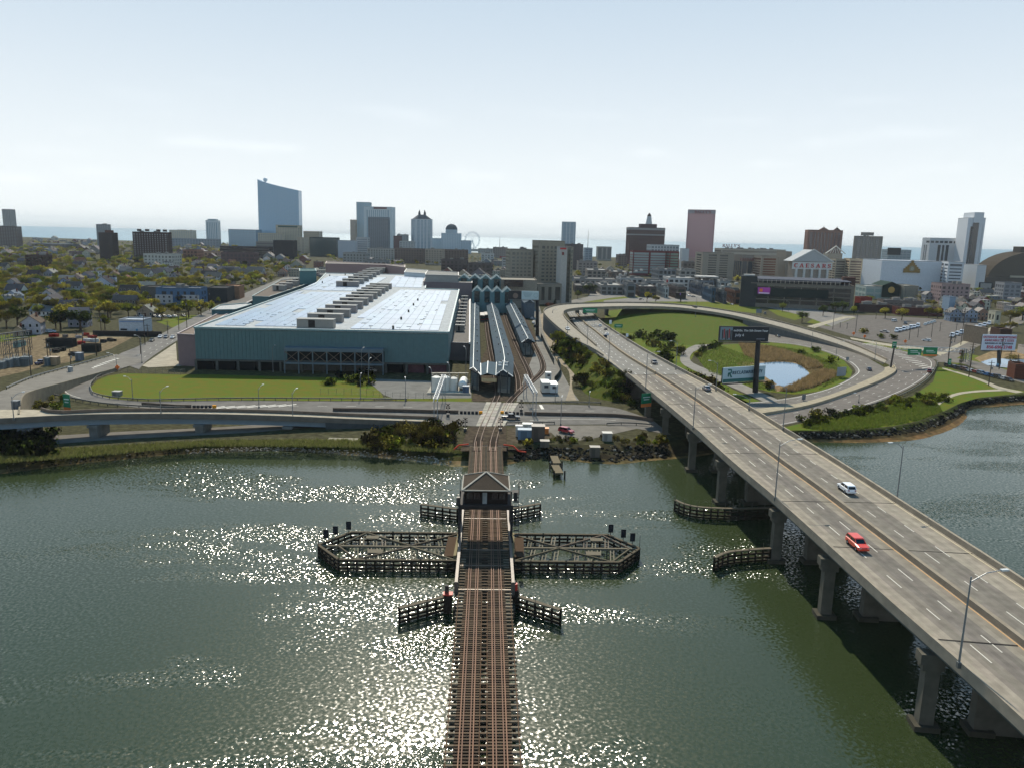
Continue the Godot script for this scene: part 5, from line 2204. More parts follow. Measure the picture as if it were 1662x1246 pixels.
	# centre right
	block("white_slim_tower","slim blue-white tower behind the tan hotel","tower",912,935,360.5,2000,34,-8,c8(168,182,190),c8(160,166,170),{"bay":9.0,"pier":0.3,"floor":3.4,"spandrel":0.3,"glass":c8(110,134,150),"corner":4.0})
	block("brown_setback","dark brown stepped block right of the tan hotel","building",915,947,397,1350,30,3,c8(86,78,78),c8(96,88,86),{"floor":3.6,"bay":5.0,"glass":c8(66,64,68),"units":3})
	block("blue_grey_hotel","blue-grey balcony hotel right of the brown stepped block","hotel",947,962,403,1500,26,2,c8(150,164,174),c8(150,156,160),{"floor":3.3,"bay":7.0,"pier":0.2,"glass":c8(92,106,118)})
	block("grey_column_hotel","short grey hotel with tall vertical piers on the beach","hotel",968,993,401,1900,34,0,c8(148,148,140),c8(150,148,142),{"bay":11.0,"pier":0.4,"glass":c8(98,102,102)})
	o = block("old_brown_hotel","massive old brown hotel with a pale lantern spire on its roof","hotel",1017,1080,370,1550,40,3,c8(84,62,60),c8(92,76,74),{"floor":3.2,"bay":3.8,"pier":0.62,"spandrel":0.52,"glass":c8(66,54,56),"head":0.0})
	z = size_of(o)
	for e in [[z.y-3.0,4.0],[z.y-14.0,2.6]]:
		box_part(o,"pale_band",Vector3(0,e[0],0),Vector3(z.x+0.6,e[1],40.6),c8(142,142,142),M.plain)
	box_part(o,"roof_stage",Vector3(4,z.y+3.0,0),Vector3(32,8,20),c8(90,74,74),M.plain)
	mb = MB.new()
	mb.col = c8(186,190,190)
	mb.tube(Vector3(6,z.y+7,0),Vector3(6,z.y+22,0),6.5,4.0,8)
	part(o,"lantern",mb,M.plain)
	mb = MB.new()
	mb.col = c8(90,76,74)
	mb.tube(Vector3(6,z.y+22,0),Vector3(6,z.y+26,0),4.4,2.6,8)
	mb.tube(Vector3(6,z.y+26,0),Vector3(6,z.y+28.4,0),2.6,0.4,8)
	part(o,"cupola",mb,M.roofing)
	landmark("old brown hotel",o.position)
	# red and glass offices in front of it
	block("white_stepped_office","white stepped office with a colonnade above the red and glass offices","office",1050,1103,398,1250,30,3,c8(170,176,178),c8(160,164,166),{"floor":4.0,"bay":5.0,"glass":c8(96,106,112)})
	block("red_office","red brick and glass office block before the old brown hotel","office",1022,1082,408,1180,30,3,c8(108,52,54),c8(120,120,124),{"floor":4.0,"bay":28.0,"pier":0.12,"spandrel":0.22,"glass":c8(126,138,138)})
	block("red_office_wing","right wing of the red office with banded green glass","office",1080,1103,409,1170,30,3,c8(112,48,48),c8(120,120,124),{"floor":4.0,"spandrel":0.3,"glass":c8(118,136,122),"corner":1.0})
	block("white_side_hotel","narrow white block between the red office and the pink tower","building",1104,1119,404,1500,20,0,c8(186,190,192),c8(170,172,172),{})
	# pink glass tower
	o = block("pink_tower","tall pink mirror glass tower with chamfered corners","tower",1117,1162,341,1600,44,-12,c8(164,124,126),c8(120,110,112),{"floor":3.4,"bay":4.0,"pier":0.12,"spandrel":0.14,"glass":c8(172,130,132),"corner":4.0,"head":6.0,"mat":"smoothpaint"})
	z = size_of(o)
	box_part(o,"crown_band",Vector3(0,z.y-4.5,0),Vector3(z.x+0.5,6.5,44.5),c8(160,154,156),M.plain)
	letters(o,"sign_lettering","BALLY'S",Transform3D(Basis(),Vector3(2,z.y-4.8,22.6)),5.5,c8(126,52,62),"Droid Serif")
	box_part(o,"podium",Vector3(6,9,14),Vector3(70,20,50),c8(176,146,134),M.plain)
	landmark("pink tower",o.position)
	# parking blocks
	o = block("beige_garage","beige parking block with dark openings before the pink tower","parking garage",1129,1192,411,1080,40,2,c8(156,146,132),c8(150,142,130),{"floor":3.3,"bay":17.0,"pier":0.32,"spandrel":0.5,"glass":c8(58,54,50),"corner":8.0})
	o = block("long_white_casino","long pale casino roofline with a dark red roof sign","casino",1160,1276,405,1300,40,2,c8(178,168,152),c8(166,160,150),{"floor":5.0,"glass":c8(120,112,104),"spandrel":0.7,"units":12})
	letters(o,"roof_sign","BALLY'S",Transform3D(Basis(),Vector3(-38,size_of(o).y+2.2,20.4)),5.0,c8(118,54,56),"Droid Serif")
	o = block("arched_casino","beige casino front with dark tall arches between the parking blocks","casino",1192,1224,415,1090,36,2,c8(148,136,124),c8(150,142,130),{"bay":9.0,"pier":0.3,"glass":c8(64,68,74),"head":8.0})
	letters(o,"sign_lettering","CAESARS",Transform3D(Basis(),Vector3(0,size_of(o).y-6.0,18.4)),3.4,c8(128,60,56),"Droid Serif")
	block("brown_garage","parking block with orange-brown openings left of the temple front","parking garage",1222,1264,417,1060,36,2,c8(164,152,136),c8(150,142,130),{"floor":3.2,"bay":40.0,"pier":0.05,"spandrel":0.45,"glass":c8(112,66,46),"corner":3.0})
	block("plain_beige_block","plain beige wall between the brown garage and the temple front","building",1261,1286,409,1080,36,2,c8(150,140,126),c8(150,142,130),{})
	# temple front
	o = block("temple_front","white temple front with columns and a pediment over red letters","casino",1280,1343,424,1000,30,2,c8(158,146,134),c8(150,146,140),{})
	z = size_of(o)
	mb = MB.new()
	mb.col = c8(178,180,180)
	var pts := PackedVector2Array([Vector2(-26,z.y-1.2),Vector2(0,z.y+13.5),Vector2(26,z.y-1.2)])
	for i in 3:
		var a := pts[i]
		var b := pts[(i+1) % 3]
		mb.quad(Vector3(a.x,a.y,17),Vector3(b.x,b.y,17),Vector3(b.x,b.y,-15),Vector3(a.x,a.y,-15))
	mb.tri(Vector3(-26,z.y-1.2,17),Vector3(0,z.y+13.5,17),Vector3(26,z.y-1.2,17))
	part(o,"pediment",mb,M.plain)
	mb = MB.new()
	mb.col = c8(214,214,210)
	mb.bar(Vector3(-26.5,z.y-1.0,17.3),Vector3(0,z.y+14,17.3),0.8,1.2)
	mb.bar(Vector3(26.5,z.y-1.0,17.3),Vector3(0,z.y+14,17.3),0.8,1.2)
	mb.box(Vector3(0,z.y-6.5,15.8),Vector3(51,9.0,1.4))
	part(o,"entablature",mb,M.plain)
	for i in 5:
		box_part(o,"column",Vector3(-20+i*10.0,(z.y-11)*0.5,16.4),Vector3(2.6,z.y-11,2.2),c8(206,206,202),M.plain)
	letters(o,"red_lettering","C A E S A R S",Transform3D(Basis(),Vector3(0,z.y-6.4,16.8)),5.0,c8(176,40,44),"Droid Serif",true,1.1)
	landmark("temple front",o.position)
	block("right_garage","pale parking block with dark bands right of the temple front","parking garage",1344,1374,421,1060,34,-4,c8(170,160,142),c8(160,152,140),{"floor":3.3,"bay":12.0,"pier":0.15,"spandrel":0.45,"glass":c8(70,60,54)})
	block("peach_garage","peach parking block with bands beside the long white hall","parking garage",1370,1401,421,1040,34,-10,c8(196,178,150),c8(170,160,146),{"floor":3.3,"bay":40.0,"pier":0.05,"spandrel":0.5,"glass":c8(88,64,54)})
	o = block("gable_lattice","open white gable frame between the temple front and the brown twin-roof tower","roof frame",1336,1368,412,1120,20,0,c8(160,152,138),c8(150,146,140),{})
	z = size_of(o)
	mb = MB.new()
	mb.col = c8(206,204,194)
	mb.bar(Vector3(-14,z.y-0.5,10),Vector3(0,z.y+10,10),1.0,1.2)
	mb.bar(Vector3(14,z.y-0.5,10),Vector3(0,z.y+10,10),1.0,1.2)
	for i in 5:
		mb.bar(Vector3(-8+i*4.0,z.y,10),Vector3(-4+i*2.0,z.y+6.5,10),0.5,0.5)
	part(o,"gable_frame",mb,M.smoothpaint)
	# brown tower with pagoda roofs
	o = block("twin_roof_tower","broad brown hotel tower with two small tented roofs","tower",1307,1369,374,1450,34,-10,c8(134,104,92),c8(110,92,86),{"bay":5.5,"pier":0.55,"floor":3.2,"spandrel":0.25,"glass":c8(84,78,82),"corner":4.0,"head":4.0})
	z = size_of(o)
	for e in [[-2.0,18.0],[21.0,13.0]]:
		mb = MB.new()
		mb.col = c8(120,90,78)
		var b := Vector3(e[0],z.y-1.0,8)
		for i in 4:
			var r := Basis(UPV,i*PI/2)
			mb.tri(b+r*Vector3(-e[1]*0.5,0,e[1]*0.5),b+Vector3(0,6.5,0),b+r*Vector3(e[1]*0.5,0,e[1]*0.5))
		mb.bar(b+Vector3(0,6,0),b+Vector3(0,9,0),0.5,0.5)
		part(o,"tented_roof",mb,M.roofing)
	o = block("grey_fold_tower","grey-brown folded tower right of the twin-roof tower","tower",1386.5,1434,384,1350,36,-22,c8(142,134,126),c8(134,128,122),{"bay":6.0,"pier":0.55,"floor":3.3,"spandrel":0.3,"glass":c8(98,98,100),"corner":6.0,"units":2})
	box_part(o,"raised_middle",Vector3(-2,size_of(o).y+1.6,0),Vector3(20,5.5,22),c8(146,138,130),M.plain)
	o = block("beach_mall","low glass beach mall with a dark screen on its roof","mall",1432,1480,406,1600,30,-3,c8(140,152,158),c8(150,154,156),{"floor":4.5,"bay":7.0,"pier":0.2,"glass":c8(104,120,128),"units":4})
	box_part(o,"dark_screen",Vector3(-11,size_of(o).y-5.5,15.4),Vector3(26,14,0.8),c8(38,38,42),M.plain)
	# long white hall with gold emblem
	o = block("long_white_hall","very long white windowless hall with a gold emblem","casino",1401,1530,424,960,60,-3,c8(200,206,212),c8(186,190,194),{"mat":"smoothpaint"})
	landmark("long white hall",o.position)
	z = size_of(o)
	mb = MB.new()
	mb.col = c8(176,186,198)
	for i in 40:
		mb.box(Vector3(-z.x*0.49+i*z.x*0.98/39,z.y*0.5-0.3,30.02),Vector3(0.14,z.y-1.2,0.12))
	for i in 5:
		mb.box(Vector3(0,5+i*7.0,30.03),Vector3(z.x-1,0.14,0.1))
	part(o,"panel_joints",mb,M.smoothpaint,true)
	emblem(o,Vector3(0.5,z.y-8.0,30.6))
	block("stair_glazed_corner","white corner stair block with slanting dark bands","building",1527,1566,426,930,40,-16,c8(196,202,208),c8(186,190,194),{"floor":4.0,"bay":20.0,"pier":0.25,"spandrel":0.62,"glass":c8(54,62,74),"corner":2.0})
	o = block("white_podium","white podium below the tall white tower with a framed screen","building",1562,1602,431,940,40,-6,c8(196,200,202),c8(186,190,194),{})
	box_part(o,"screen_frame",Vector3(7,9,20.4),Vector3(15,8,0.8),c8(44,50,60),M.plain)
	box_part(o,"screen_face",Vector3(7,9,20.9),Vector3(12.5,6,0.4),c8(150,150,146),M.plain)
	o = block("striped_white_tower","white hotel block with black vertical window stripes","tower",1498,1556,387,1330,30,-4,c8(196,200,204),c8(180,184,186),{"bay":5.2,"pier":0.4,"glass":c8(34,36,42),"corner":14.0,"head":11.0,"foot":6.0})
	z = size_of(o)
	for i in 8:
		box_part(o,"top_window",Vector3(-26+i*7.4,z.y-6.8,15.1),Vector3(5.2,3.6,0.3),c8(40,44,52),M.glazing)
	white_tower()
	arch_hall()
	# low buildings along the beach that close the horizon
	var far := [[640,690,404,1450,c8(110,96,90),"brown brick block below the small grey hotel"],[690,722,405,1400,c8(160,150,136),"plain beige cube below the twin peaked tower"],[722,760,406,1500,c8(104,90,84),"brown block below the domed hotel"],[776,800,404,2300,c8(170,170,164),"low pale beach block right of the observation wheel"],[800,824,402,1900,c8(140,132,126),"low brown-grey block left of the tan hotel"],[781,802,412,1500,c8(190,192,190),"small white block left of the tan hotel"],[1000,1018,414,1500,c8(120,104,94),"low brown building left of the red offices"],[936,970,425,1150,c8(146,138,132),"pale low block below the blue-grey hotel"],[596,642,404,1550,c8(166,164,158),"low white block in front of the silver tower"],[100,128,398,1900,c8(96,90,86),"low dark building right of the far left slab"],[55,82,393,2300,c8(90,88,90),"distant low dark block over the left town"],[20,60,404,1600,c8(140,132,120),"tan low apartments at the far left"],[232,294,413,1100,c8(186,186,178),"long white low building before the wide brown block"],[296,330,406,1300,c8(150,110,92),"terracotta low building right of the wide brown block"],[330,362,409,1350,c8(168,140,118),"peach low building among the trees"],[40,84,415,1000,c8(74,56,52),"dark brown flat-roofed block at the left among trees"],[1106,1130,426,1150,c8(110,104,100),"grey low parking deck left of the beige parking block"],[556,600,411,1250,c8(150,152,150),"low pale building with green trees before it"],[760,800,428,1000,c8(90,84,84),"dark low roofs beyond the hall's rear block"],[815,826,417,1250,c8(176,178,176),"little white block left of the tan hotel's wing"],[590,632,423,1000,c8(130,134,134),"grey low house row beyond the hall's rear block"],[716,760,422,1050,c8(88,80,80),"dark brick row beyond the striped mauve block"]]
	for e in far:
		block("low_building",e[5],"building",e[0],e[1],e[2],e[3],26,rng.randf_range(-6,6),e[4],e[4].lerp(Color.WHITE,0.15),{"floor":3.8,"bay":5.0,"pier":0.5,"spandrel":0.5,"glass":e[4].darkened(0.45),"units":2})
	# arena roof with pale ribs on the left horizon
	o = block("arena","low arena with a pale ribbed roof on the left horizon","arena",56,128,397,1800,70,3,c8(96,96,96),c8(170,176,178),{})
	mb = MB.new()
	mb.col = c8(190,196,196)
	mb.bar(Vector3(-45,size_of(o).y+1,20),Vector3(45,size_of(o).y+1,20),6,1.5)
	part(o,"pale_roof_rib",mb,M.roofing)
	# masts
	for e in [[811,384,404,2100,"thin lattice mast left of the tan hotel"],[954,374,402,1800,"thin radio mast between the slim tower and the old brown hotel"]]:
		var p := P(e[0],e[2],e[3])
		var t := thing("radio_mast",Vector3(p.x,LAND,p.z),0,e[4],"mast")
		mb = MB.new()
		mb.col = c8(120,116,116)
		mb.tube(Vector3.ZERO,Vector3(0,P(e[0],e[1],e[3]).y-LAND,0),1.0,0.3,4)
		part(t,"mast",mb,M.steel)
		mb = MB.new()
		mb.col = c8(130,126,124)
		mb.box(Vector3(0,2,0),Vector3(6,4,6))
		part(t,"mast_base",mb,M.plain)


func glass_sail() -> void:
	var d := 2380.0
	var o := thing("glass_sail_tower",P(452,380,d)*Vector3(1,0,1)+UPV*LAND,0,"tallest blue glass tower with a slanting top and a white ball","tower")
	landmark("slanting glass tower",o.position)
	var a := P(417.5,291,d)
	var b := P(484,309,d)
	var base0 := P(420.5,400,d)
	var base1 := P(486,400,d)
	var z := -d
	var n := 26
	var fl := 46
	var core := MB.new()
	core.col = c8(122,162,188)
	var bars := MB.new()
	bars.col = c8(140,176,198)
	for i in n:
		var t0 := float(i)/n
		var t1 := float(i+1)/n
		var bulge0 := sin(t0*PI)*14.0
		var bulge1 := sin(t1*PI)*14.0
		var p := base0.lerp(base1,t0)
		var q := base0.lerp(base1,t1)
		var tp := a.lerp(b,t0)
		var tq := a.lerp(b,t1)
		tp.y = lerpf(a.y,b.y,pow(t0,0.75))
		tq.y = lerpf(a.y,b.y,pow(t1,0.75))
		p = Vector3(p.x,LAND,z+bulge0)
		q = Vector3(q.x,LAND,z+bulge1)
		tp = Vector3(tp.x,tp.y,z+bulge0)
		tq = Vector3(tq.x,tq.y,z+bulge1)
		core.quad(p,tp,tq,q)
		var back := Vector3(0,0,-34-bulge0)
		core.quad(tp,tp+back,tq+back,tq)
		core.quad(p+back,q+back,tq+back,tp+back)
		bars.bar(p+Vector3(0,0,0.3),tp+Vector3(0,0,0.3),0.5,0.4)
		if i == 0:
			core.quad(p,p+back,tp+back,tp)
		if i == n-1:
			core.quad(q,tq,tq+back,q+back)
		for j in range(1,fl):
			var u := float(j)/fl
			bars.bar(p.lerp(tp,u)+Vector3(0,0,0.25),q.lerp(tq,u)+Vector3(0,0,0.25),0.4,0.7)
	wpart(o,"glass_skin",core,M.glazing)
	wpart(o,"floor_lines",bars,M.smoothpaint,true)
	var mb := MB.new()
	mb.col = c8(214,218,220)
	var s := P(428.5,291.5,d)+Vector3(0,0,-10)
	for j in 8:
		var p0 := -PI/2+j*PI/8
		var p1 := -PI/2+(j+1)*PI/8
		mb.tube(s+UPV*sin(p0)*6.4,s+UPV*sin(p1)*6.4,cos(p0)*6.4+0.02,cos(p1)*6.4+0.02,14,false)
	mb.tube(s-UPV*12,s,1.5,1.5,8)
	wpart(o,"white_ball",mb,M.smoothpaint)


func emblem(o:Node3D,at:Vector3) -> void:
	var mb := MB.new()
	mb.col = c8(150,122,74)
	for i in 9:
		var t := (i-4)/4.0
		mb.box(at+Vector3(t*8.6,-4.0+(1-absf(t))*5.0,0),Vector3(2.2,5.0+(1-absf(t))*8.0,0.9),0.0)
	mb.box(at+Vector3(0,6.8,0.1),Vector3(3.0,3.0,0.9))
	mb.box(at+Vector3(0,-5.5,0.2),Vector3(20,1.6,0.9))
	part(o,"gold_emblem",mb,M.plain)
	mb = MB.new()
	mb.col = c8(176,172,150)
	mb.tube(at+Vector3(0,-1.5,0.3),at+Vector3(0,-1.5,0.9),3.4,3.2,16)
	part(o,"emblem_medallion",mb,M.plain)
	mb = MB.new()
	mb.col = c8(120,110,84)
	mb.ring(at+Vector3(0,-1.5,0.9),Vector3(0,0,1),2.6,0.5,16)
	part(o,"emblem_ring",mb,M.plain)


func white_tower() -> void:
	var d := 1280.0
	var o := block("white_black_tower","tall white tower with black glass strips at the right","tower",1556,1601,354,d,40,-8,c8(200,204,208),c8(186,190,192),{"mat":"smoothpaint"})
	var z := size_of(o)
	landmark("tall white tower",o.position)
	box_part(o,"raised_core",Vector3(2,z.y*0.5+4.0,0.5),Vector3(z.x*0.55,z.y+9.0,42),c8(196,200,204),M.smoothpaint)
	for e in [[-0.08,9.0,0.92],[-0.3,2.4,0.86],[0.31,1.8,0.9]]:
		var hh:float = z.y*e[2]-12.0
		box_part(o,"black_glass_strip",Vector3(e[0]*z.x+1.0,12+hh*0.5,21.6 if absf(e[0]) < 0.25 else 20.2),Vector3(e[1],hh,0.5),c8(34,32,38),M.glazing)
	for i in 3:
		box_part(o,"black_glass_strip",Vector3(z.x*0.5+0.1,z.y*0.5,-12+i*12),Vector3(0.4,z.y*0.7,4),c8(60,66,74),M.glazing)


func arch_hall() -> void:
	var d := 1080.0
	var top := P(1686,409,d)
	var o := thing("barrel_hall",Vector3(top.x,LAND,-d-22),-0.05,"huge brown barrel-roofed hall at the right edge","hall")
	landmark("barrel-roofed hall",o.position)
	var half := 62.0
	var hh := top.y-LAND
	var mb := MB.new()
	var n := 18
	var prev := Vector3.ZERO
	for i in n+1:
		var t := PI*i/n
		var p := Vector3(-cos(t)*half,9.0+sin(t)*(hh-9.0),22)
		if i:
			mb.col = c8(78,70,60)
			mb.quad(prev,p,p+Vector3(0,0,-44),prev+Vector3(0,0,-44))
		prev = p
	part(o,"barrel_roof",mb,M.roofing)
	mb = MB.new()
	mb.col = c8(92,84,74)
	for i in n:
		var t := PI*i/n
		var u := PI*(i+1)/n
		mb.quad(Vector3(-cos(t)*half,0,22),Vector3(-cos(t)*half,9+sin(t)*(hh-9),22),Vector3(-cos(u)*half,9+sin(u)*(hh-9),22),Vector3(-cos(u)*half,0,22))
	part(o,"front_wall",mb,M.plain)
	box_part(o,"roof_monitor",Vector3(-10,hh+2.5,4),Vector3(14,8,20),c8(84,78,72),M.plain)
	box_part(o,"pale_ledge",Vector3(-18,15,23),Vector3(28,3.4,2),c8(176,166,146),M.plain)
	box_part(o,"side_wing",Vector3(-40,7,26),Vector3(56,14,10),c8(84,78,72),M.plain)


# ---- things by the shore road and the crossing --------------------------------------------------------
func truss(o:Node3D,a:Vector3,b:Vector3,w:float,h:float) -> void:
	var d := (b-a).normalized()
	var s := d.cross(UPV).normalized()*w*0.5
	var mb := MB.new()
	mb.col = c8(168,174,178)
	for e in [s,-s]:
		for y in [0.0,h]:
			mb.bar(a+e+UPV*y,b+e+UPV*y,0.14,0.14)
	var n := int(a.distance_to(b)/1.6)
	for i in n:
		var p := a.lerp(b,float(i)/n)
		var q := a.lerp(b,float(i+1)/n)
		for e in [s,-s]:
			mb.bar(p+e+UPV*(0.0 if i % 2 else h),q+e+UPV*(h if i % 2 else 0.0),0.09,0.09)
		mb.bar(p+s+UPV*h,p-s+UPV*h,0.09,0.09)
		mb.bar(p+s+UPV*h,q-s+UPV*h,0.07,0.07)
	wpart(o,"truss",mb,M.steel)


func build_shore_things() -> void:
	var mb:MB
	# signal gantries on both sides of the level crossing
	for e in [[[720,646],[707,688],"left"],[[852,646],[867,676],"right"]]:
		var f := G(e[0][0],e[0][1])
		var n := G(e[1][0],e[1][1])
		var o := thing("signal_gantry",n,0,"grey truss gantry with crossing signals over the road on the %s of the tracks" % e[2],"signal gantry")
		truss(o,f+UPV*7.2,n+UPV*7.2+(n-f)*0.08,1.1,1.0)
		for p in [f,n]:
			mb = MB.new()
			mb.col = c8(150,156,160)
			for sx in [-0.5,0.5]:
				mb.tube(p+Vector3(sx,0,0),p+Vector3(sx,7.4,0),0.12,0.1,6)
			for i in 6:
				mb.bar(p+Vector3(-0.5,i*1.2,0),p+Vector3(0.5,(i+1)*1.2,0),0.06,0.06)
			wpart(o,"leg",mb,M.steel)
		for t in [0.35,0.7]:
			mb = MB.new()
			mb.col = c8(36,36,38)
			var p:Vector3 = f.lerp(n,t)+UPV*6.9
			mb.box(p,Vector3(0.3,0.7,1.6))
			mb.tube(p+Vector3(0.2,0,-0.5),p+Vector3(0.4,0,-0.5),0.3,0.3,10)
			mb.tube(p+Vector3(0.2,0,0.5),p+Vector3(0.4,0,0.5),0.3,0.3,10)
			wpart(o,"flashing_light",mb,M.plain)
	for e in [[755,700,"left of the tracks"],[812,700,"right of the tracks"],[727,676,"on the median left of the tracks"],[846,668,"on the median right of the tracks"]]:
		var o := thing("crossing_signal",G(e[0],e[1]),0,"dark level crossing signal mast %s" % e[2],"crossing signal")
		mb = MB.new()
		mb.col = c8(80,80,80)
		mb.tube(Vector3.ZERO,Vector3(0,4.2,0),0.1,0.09,7)
		mb.box(Vector3(0,0.5,0),Vector3(0.9,1.0,0.8))
		part(o,"mast",mb,M.steel)
		mb = MB.new()
		mb.col = c8(32,32,34)
		for sx in [-0.45,0.45]:
			mb.tube(Vector3(sx,2.9,0.1),Vector3(sx,2.9,0.25),0.24,0.24,12)
			mb.tube(Vector3(sx,1.7,0.1),Vector3(sx,1.7,0.25),0.24,0.24,12)
		mb.bar(Vector3(-0.6,3.3,0.1),Vector3(0.6,4.1,0.1),0.05,0.16)
		mb.bar(Vector3(-0.6,4.1,0.1),Vector3(0.6,3.3,0.1),0.05,0.16)
		part(o,"lamps",mb,M.plain)
	# tanks on a concrete stand
	var st := G(728,636)
	var o := thing("tank_stand",st,0,"concrete pad with pipes and low walls under the white tanks","tank stand")
	mb = MB.new()
	mb.col = c8(188,182,168)
	mb.slab(GL([[692,640],[700,626],[762,628],[764,641]]),LAND+0.35)
	mb.bar(G(700,622)+UPV*0.6,G(762,622)+UPV*0.6,0.3,1.2)
	mb.bar(G(693,640)+UPV*0.35,G(763,641)+UPV*0.35,0.4,0.7)
	wpart(o,"pad",mb,M.concrete)
	mb = MB.new()
	mb.col = c8(150,146,136)
	mb.bar(G(700,624)+UPV*4.3,G(760,624)+UPV*4.3,0.5,0.3)
	for i in 5:
		var p := G(702+i*14,624)
		mb.box(p+UPV*2.1,Vector3(0.3,4.2,0.3))
	wpart(o,"pipe_rack",mb,M.steel)
	for e in [[708,634,1.7,4.6,"first"],[723,634,1.7,4.6,"second"],[736,634,1.5,4.2,"third"]]:
		var t := thing("white_tank",G(e[0],e[1])+UPV*0.35,0,"upright white tank on the concrete pad, %s from the left" % e[4],"tank","white tanks on the pad")
		mb = MB.new()
		mb.col = c8(206,204,194)
		mb.tube(Vector3.ZERO,Vector3(0,e[3],0),e[2],e[2],16)
		mb.tube(Vector3(0,e[3],0),Vector3(0,e[3]+0.6,0),e[2],0.3,16)
		part(t,"shell",mb,M.smoothpaint)
		mb = MB.new()
		mb.col = c8(120,118,112)
		mb.bar(Vector3(e[2]+0.1,0,0.3),Vector3(e[2]+0.1,e[3]+0.8,0.3),0.3,0.08)
		mb.ring(Vector3(0,e[3]+0.8,0),UPV.rotated(Vector3.RIGHT,0.001),e[2]*0.9,0.1,14)
		part(t,"ladder",mb,M.steel)
	var ht := thing("horizontal_tank",G(751,634)+UPV*0.35,0,"white horizontal tank with round ends on cradles beside the blue box","tank")
	mb = MB.new()
	mb.col = c8(214,214,208)
	mb.tube(Vector3(0,2.3,2),Vector3(0,2.3,-6),1.5,1.5,16)
	mb.tube(Vector3(0,2.3,2),Vector3(0,2.3,2.7),1.5,0.7,16)
	part(ht,"shell",mb,M.smoothpaint)
	box_part(ht,"cradle",Vector3(0,0.5,1),Vector3(2.4,1.0,0.5),c8(120,116,108),M.concrete)
	box_part(ht,"cradle",Vector3(0,0.5,-4),Vector3(2.4,1.0,0.5),c8(120,116,108),M.concrete)
	cabinet(756,638,2.2,2.6,2.0,c8(62,86,112),"blue cabinet at the right end of the tank pad")
	cabinet(842,707,1.8,3.0,1.4,c8(196,194,186),"narrow pale signal cabinet right of the tracks by the river")
	cabinet(855,712,5.0,2.8,2.4,c8(96,122,142),"wide pale blue signal hut by the river")
	cabinet(856,699,2.8,2.2,2.0,c8(200,198,188),"white cabinet behind the pale blue signal hut")
	cabinet(873,714,3.6,4.2,3.0,c8(84,74,66),"tall brown shed right of the pale blue signal hut")
	cabinet(884,703,2.2,1.6,1.6,c8(208,120,56),"orange machine box beside the tall brown shed")
	cabinet(985,714,2.6,2.2,2.2,c8(150,146,136),"white pump box on the bank near the road bridge")
	cabinet(884,724,2.4,1.6,2.0,c8(92,86,78),"grey concrete block on the muddy bank")
	cabinet(965,741,2.6,2.8,2.0,c8(94,88,78),"grey concrete cube at the water's edge",0.6)
	cabinet(192,658,0.1,0.1,0.1,c8(94,88,78),"small marker block by the loop road")
	cabinet(190,642,2.6,1.5,2.0,c8(122,122,118),"grey utility box on the shore lawn")
	cabinet(26,664,1.7,2.4,1.4,c8(84,88,92),"grey sign cabinet at the inner bend of the ramp",8.0)
	cabinet(114,606,1.3,2.4,1.2,c8(146,150,150),"grey sign cabinet on the ramp's outer edge",3.2)
	# viaduct
	viaduct()
	# culvert on the bank
	var cv := thing("concrete_ledge",G(556,716),0,"low pale concrete ledge on the left river bank","ledge")
	mb = MB.new()
	mb.col = c8(166,158,138)
	mb.bar(G(532,716,1.9),G(580,717,1.9),3.0,1.4)
	wpart(cv,"slab",mb,M.concrete)
	# fence round the lawn's street end
	fence([[196,605],[230,606],[262,606],[292,608],[300,606]],2.0,"wire fence between the lawn and the hall's forecourt")
	fence([[520,640],[560,640],[600,642],[640,647],[700,646]],2.2,"wire fence between the lawn and the tank yard")
	# fence by the service road
	var gf := thing("service_fence",G(905,590),0,"dark green screened fence along the service road","fence")
	mb = MB.new()
	mb.col = c8(56,66,66)
	wall_along(mb,GL([[878,548],[886,566],[893,580],[899,592]]),0.15,0,2.6)
	wpart(gf,"screen",mb,M.plain)
	mb = MB.new()
	mb.col = c8(56,66,66)
	wall_along(mb,GL([[905,590],[910,602],[908,612],[900,622]]),0.15,0,2.6)
	wpart(gf,"screen",mb,M.plain)
	# boulders and stones of the embankment right of the crossing
	rocks()


func cabinet(px:float,py:float,w:float,h:float,d:float,col:Color,label:String,y := LAND) -> void:
	var o := thing("cabinet",G(px,py,y),0,label,"cabinet")
	box_part(o,"body",Vector3(0,h*0.5,0),Vector3(w,h,d),col,M.smoothpaint)
	box_part(o,"lid",Vector3(0,h+0.05,0),Vector3(w+0.2,0.12,d+0.2),col.lerp(Color.WHITE,0.12),M.smoothpaint)
	if w > 1:
		box_part(o,"door",Vector3(-w*0.18,h*0.48,d*0.5+0.03),Vector3(w*0.35,h*0.8,0.05),col.darkened(0.2),M.smoothpaint)


func fence(line:Array,h:float,label:String) -> void:
	var pts := resampled(GL(line),2.6)
	var o := thing("wire_fence",pts[0],0,label,"fence")
	var mb := MB.new()
	mb.col = c8(110,112,108)
	for i in pts.size():
		mb.tube(pts[i],pts[i]+UPV*h,0.05,0.05,5)
		if i:
			for y in [0.3,0.8,1.3,1.8,h]:
				mb.bar(pts[i-1]+UPV*y,pts[i]+UPV*y,0.03,0.03)
	wpart(o,"posts_and_wire",mb,M.steel)


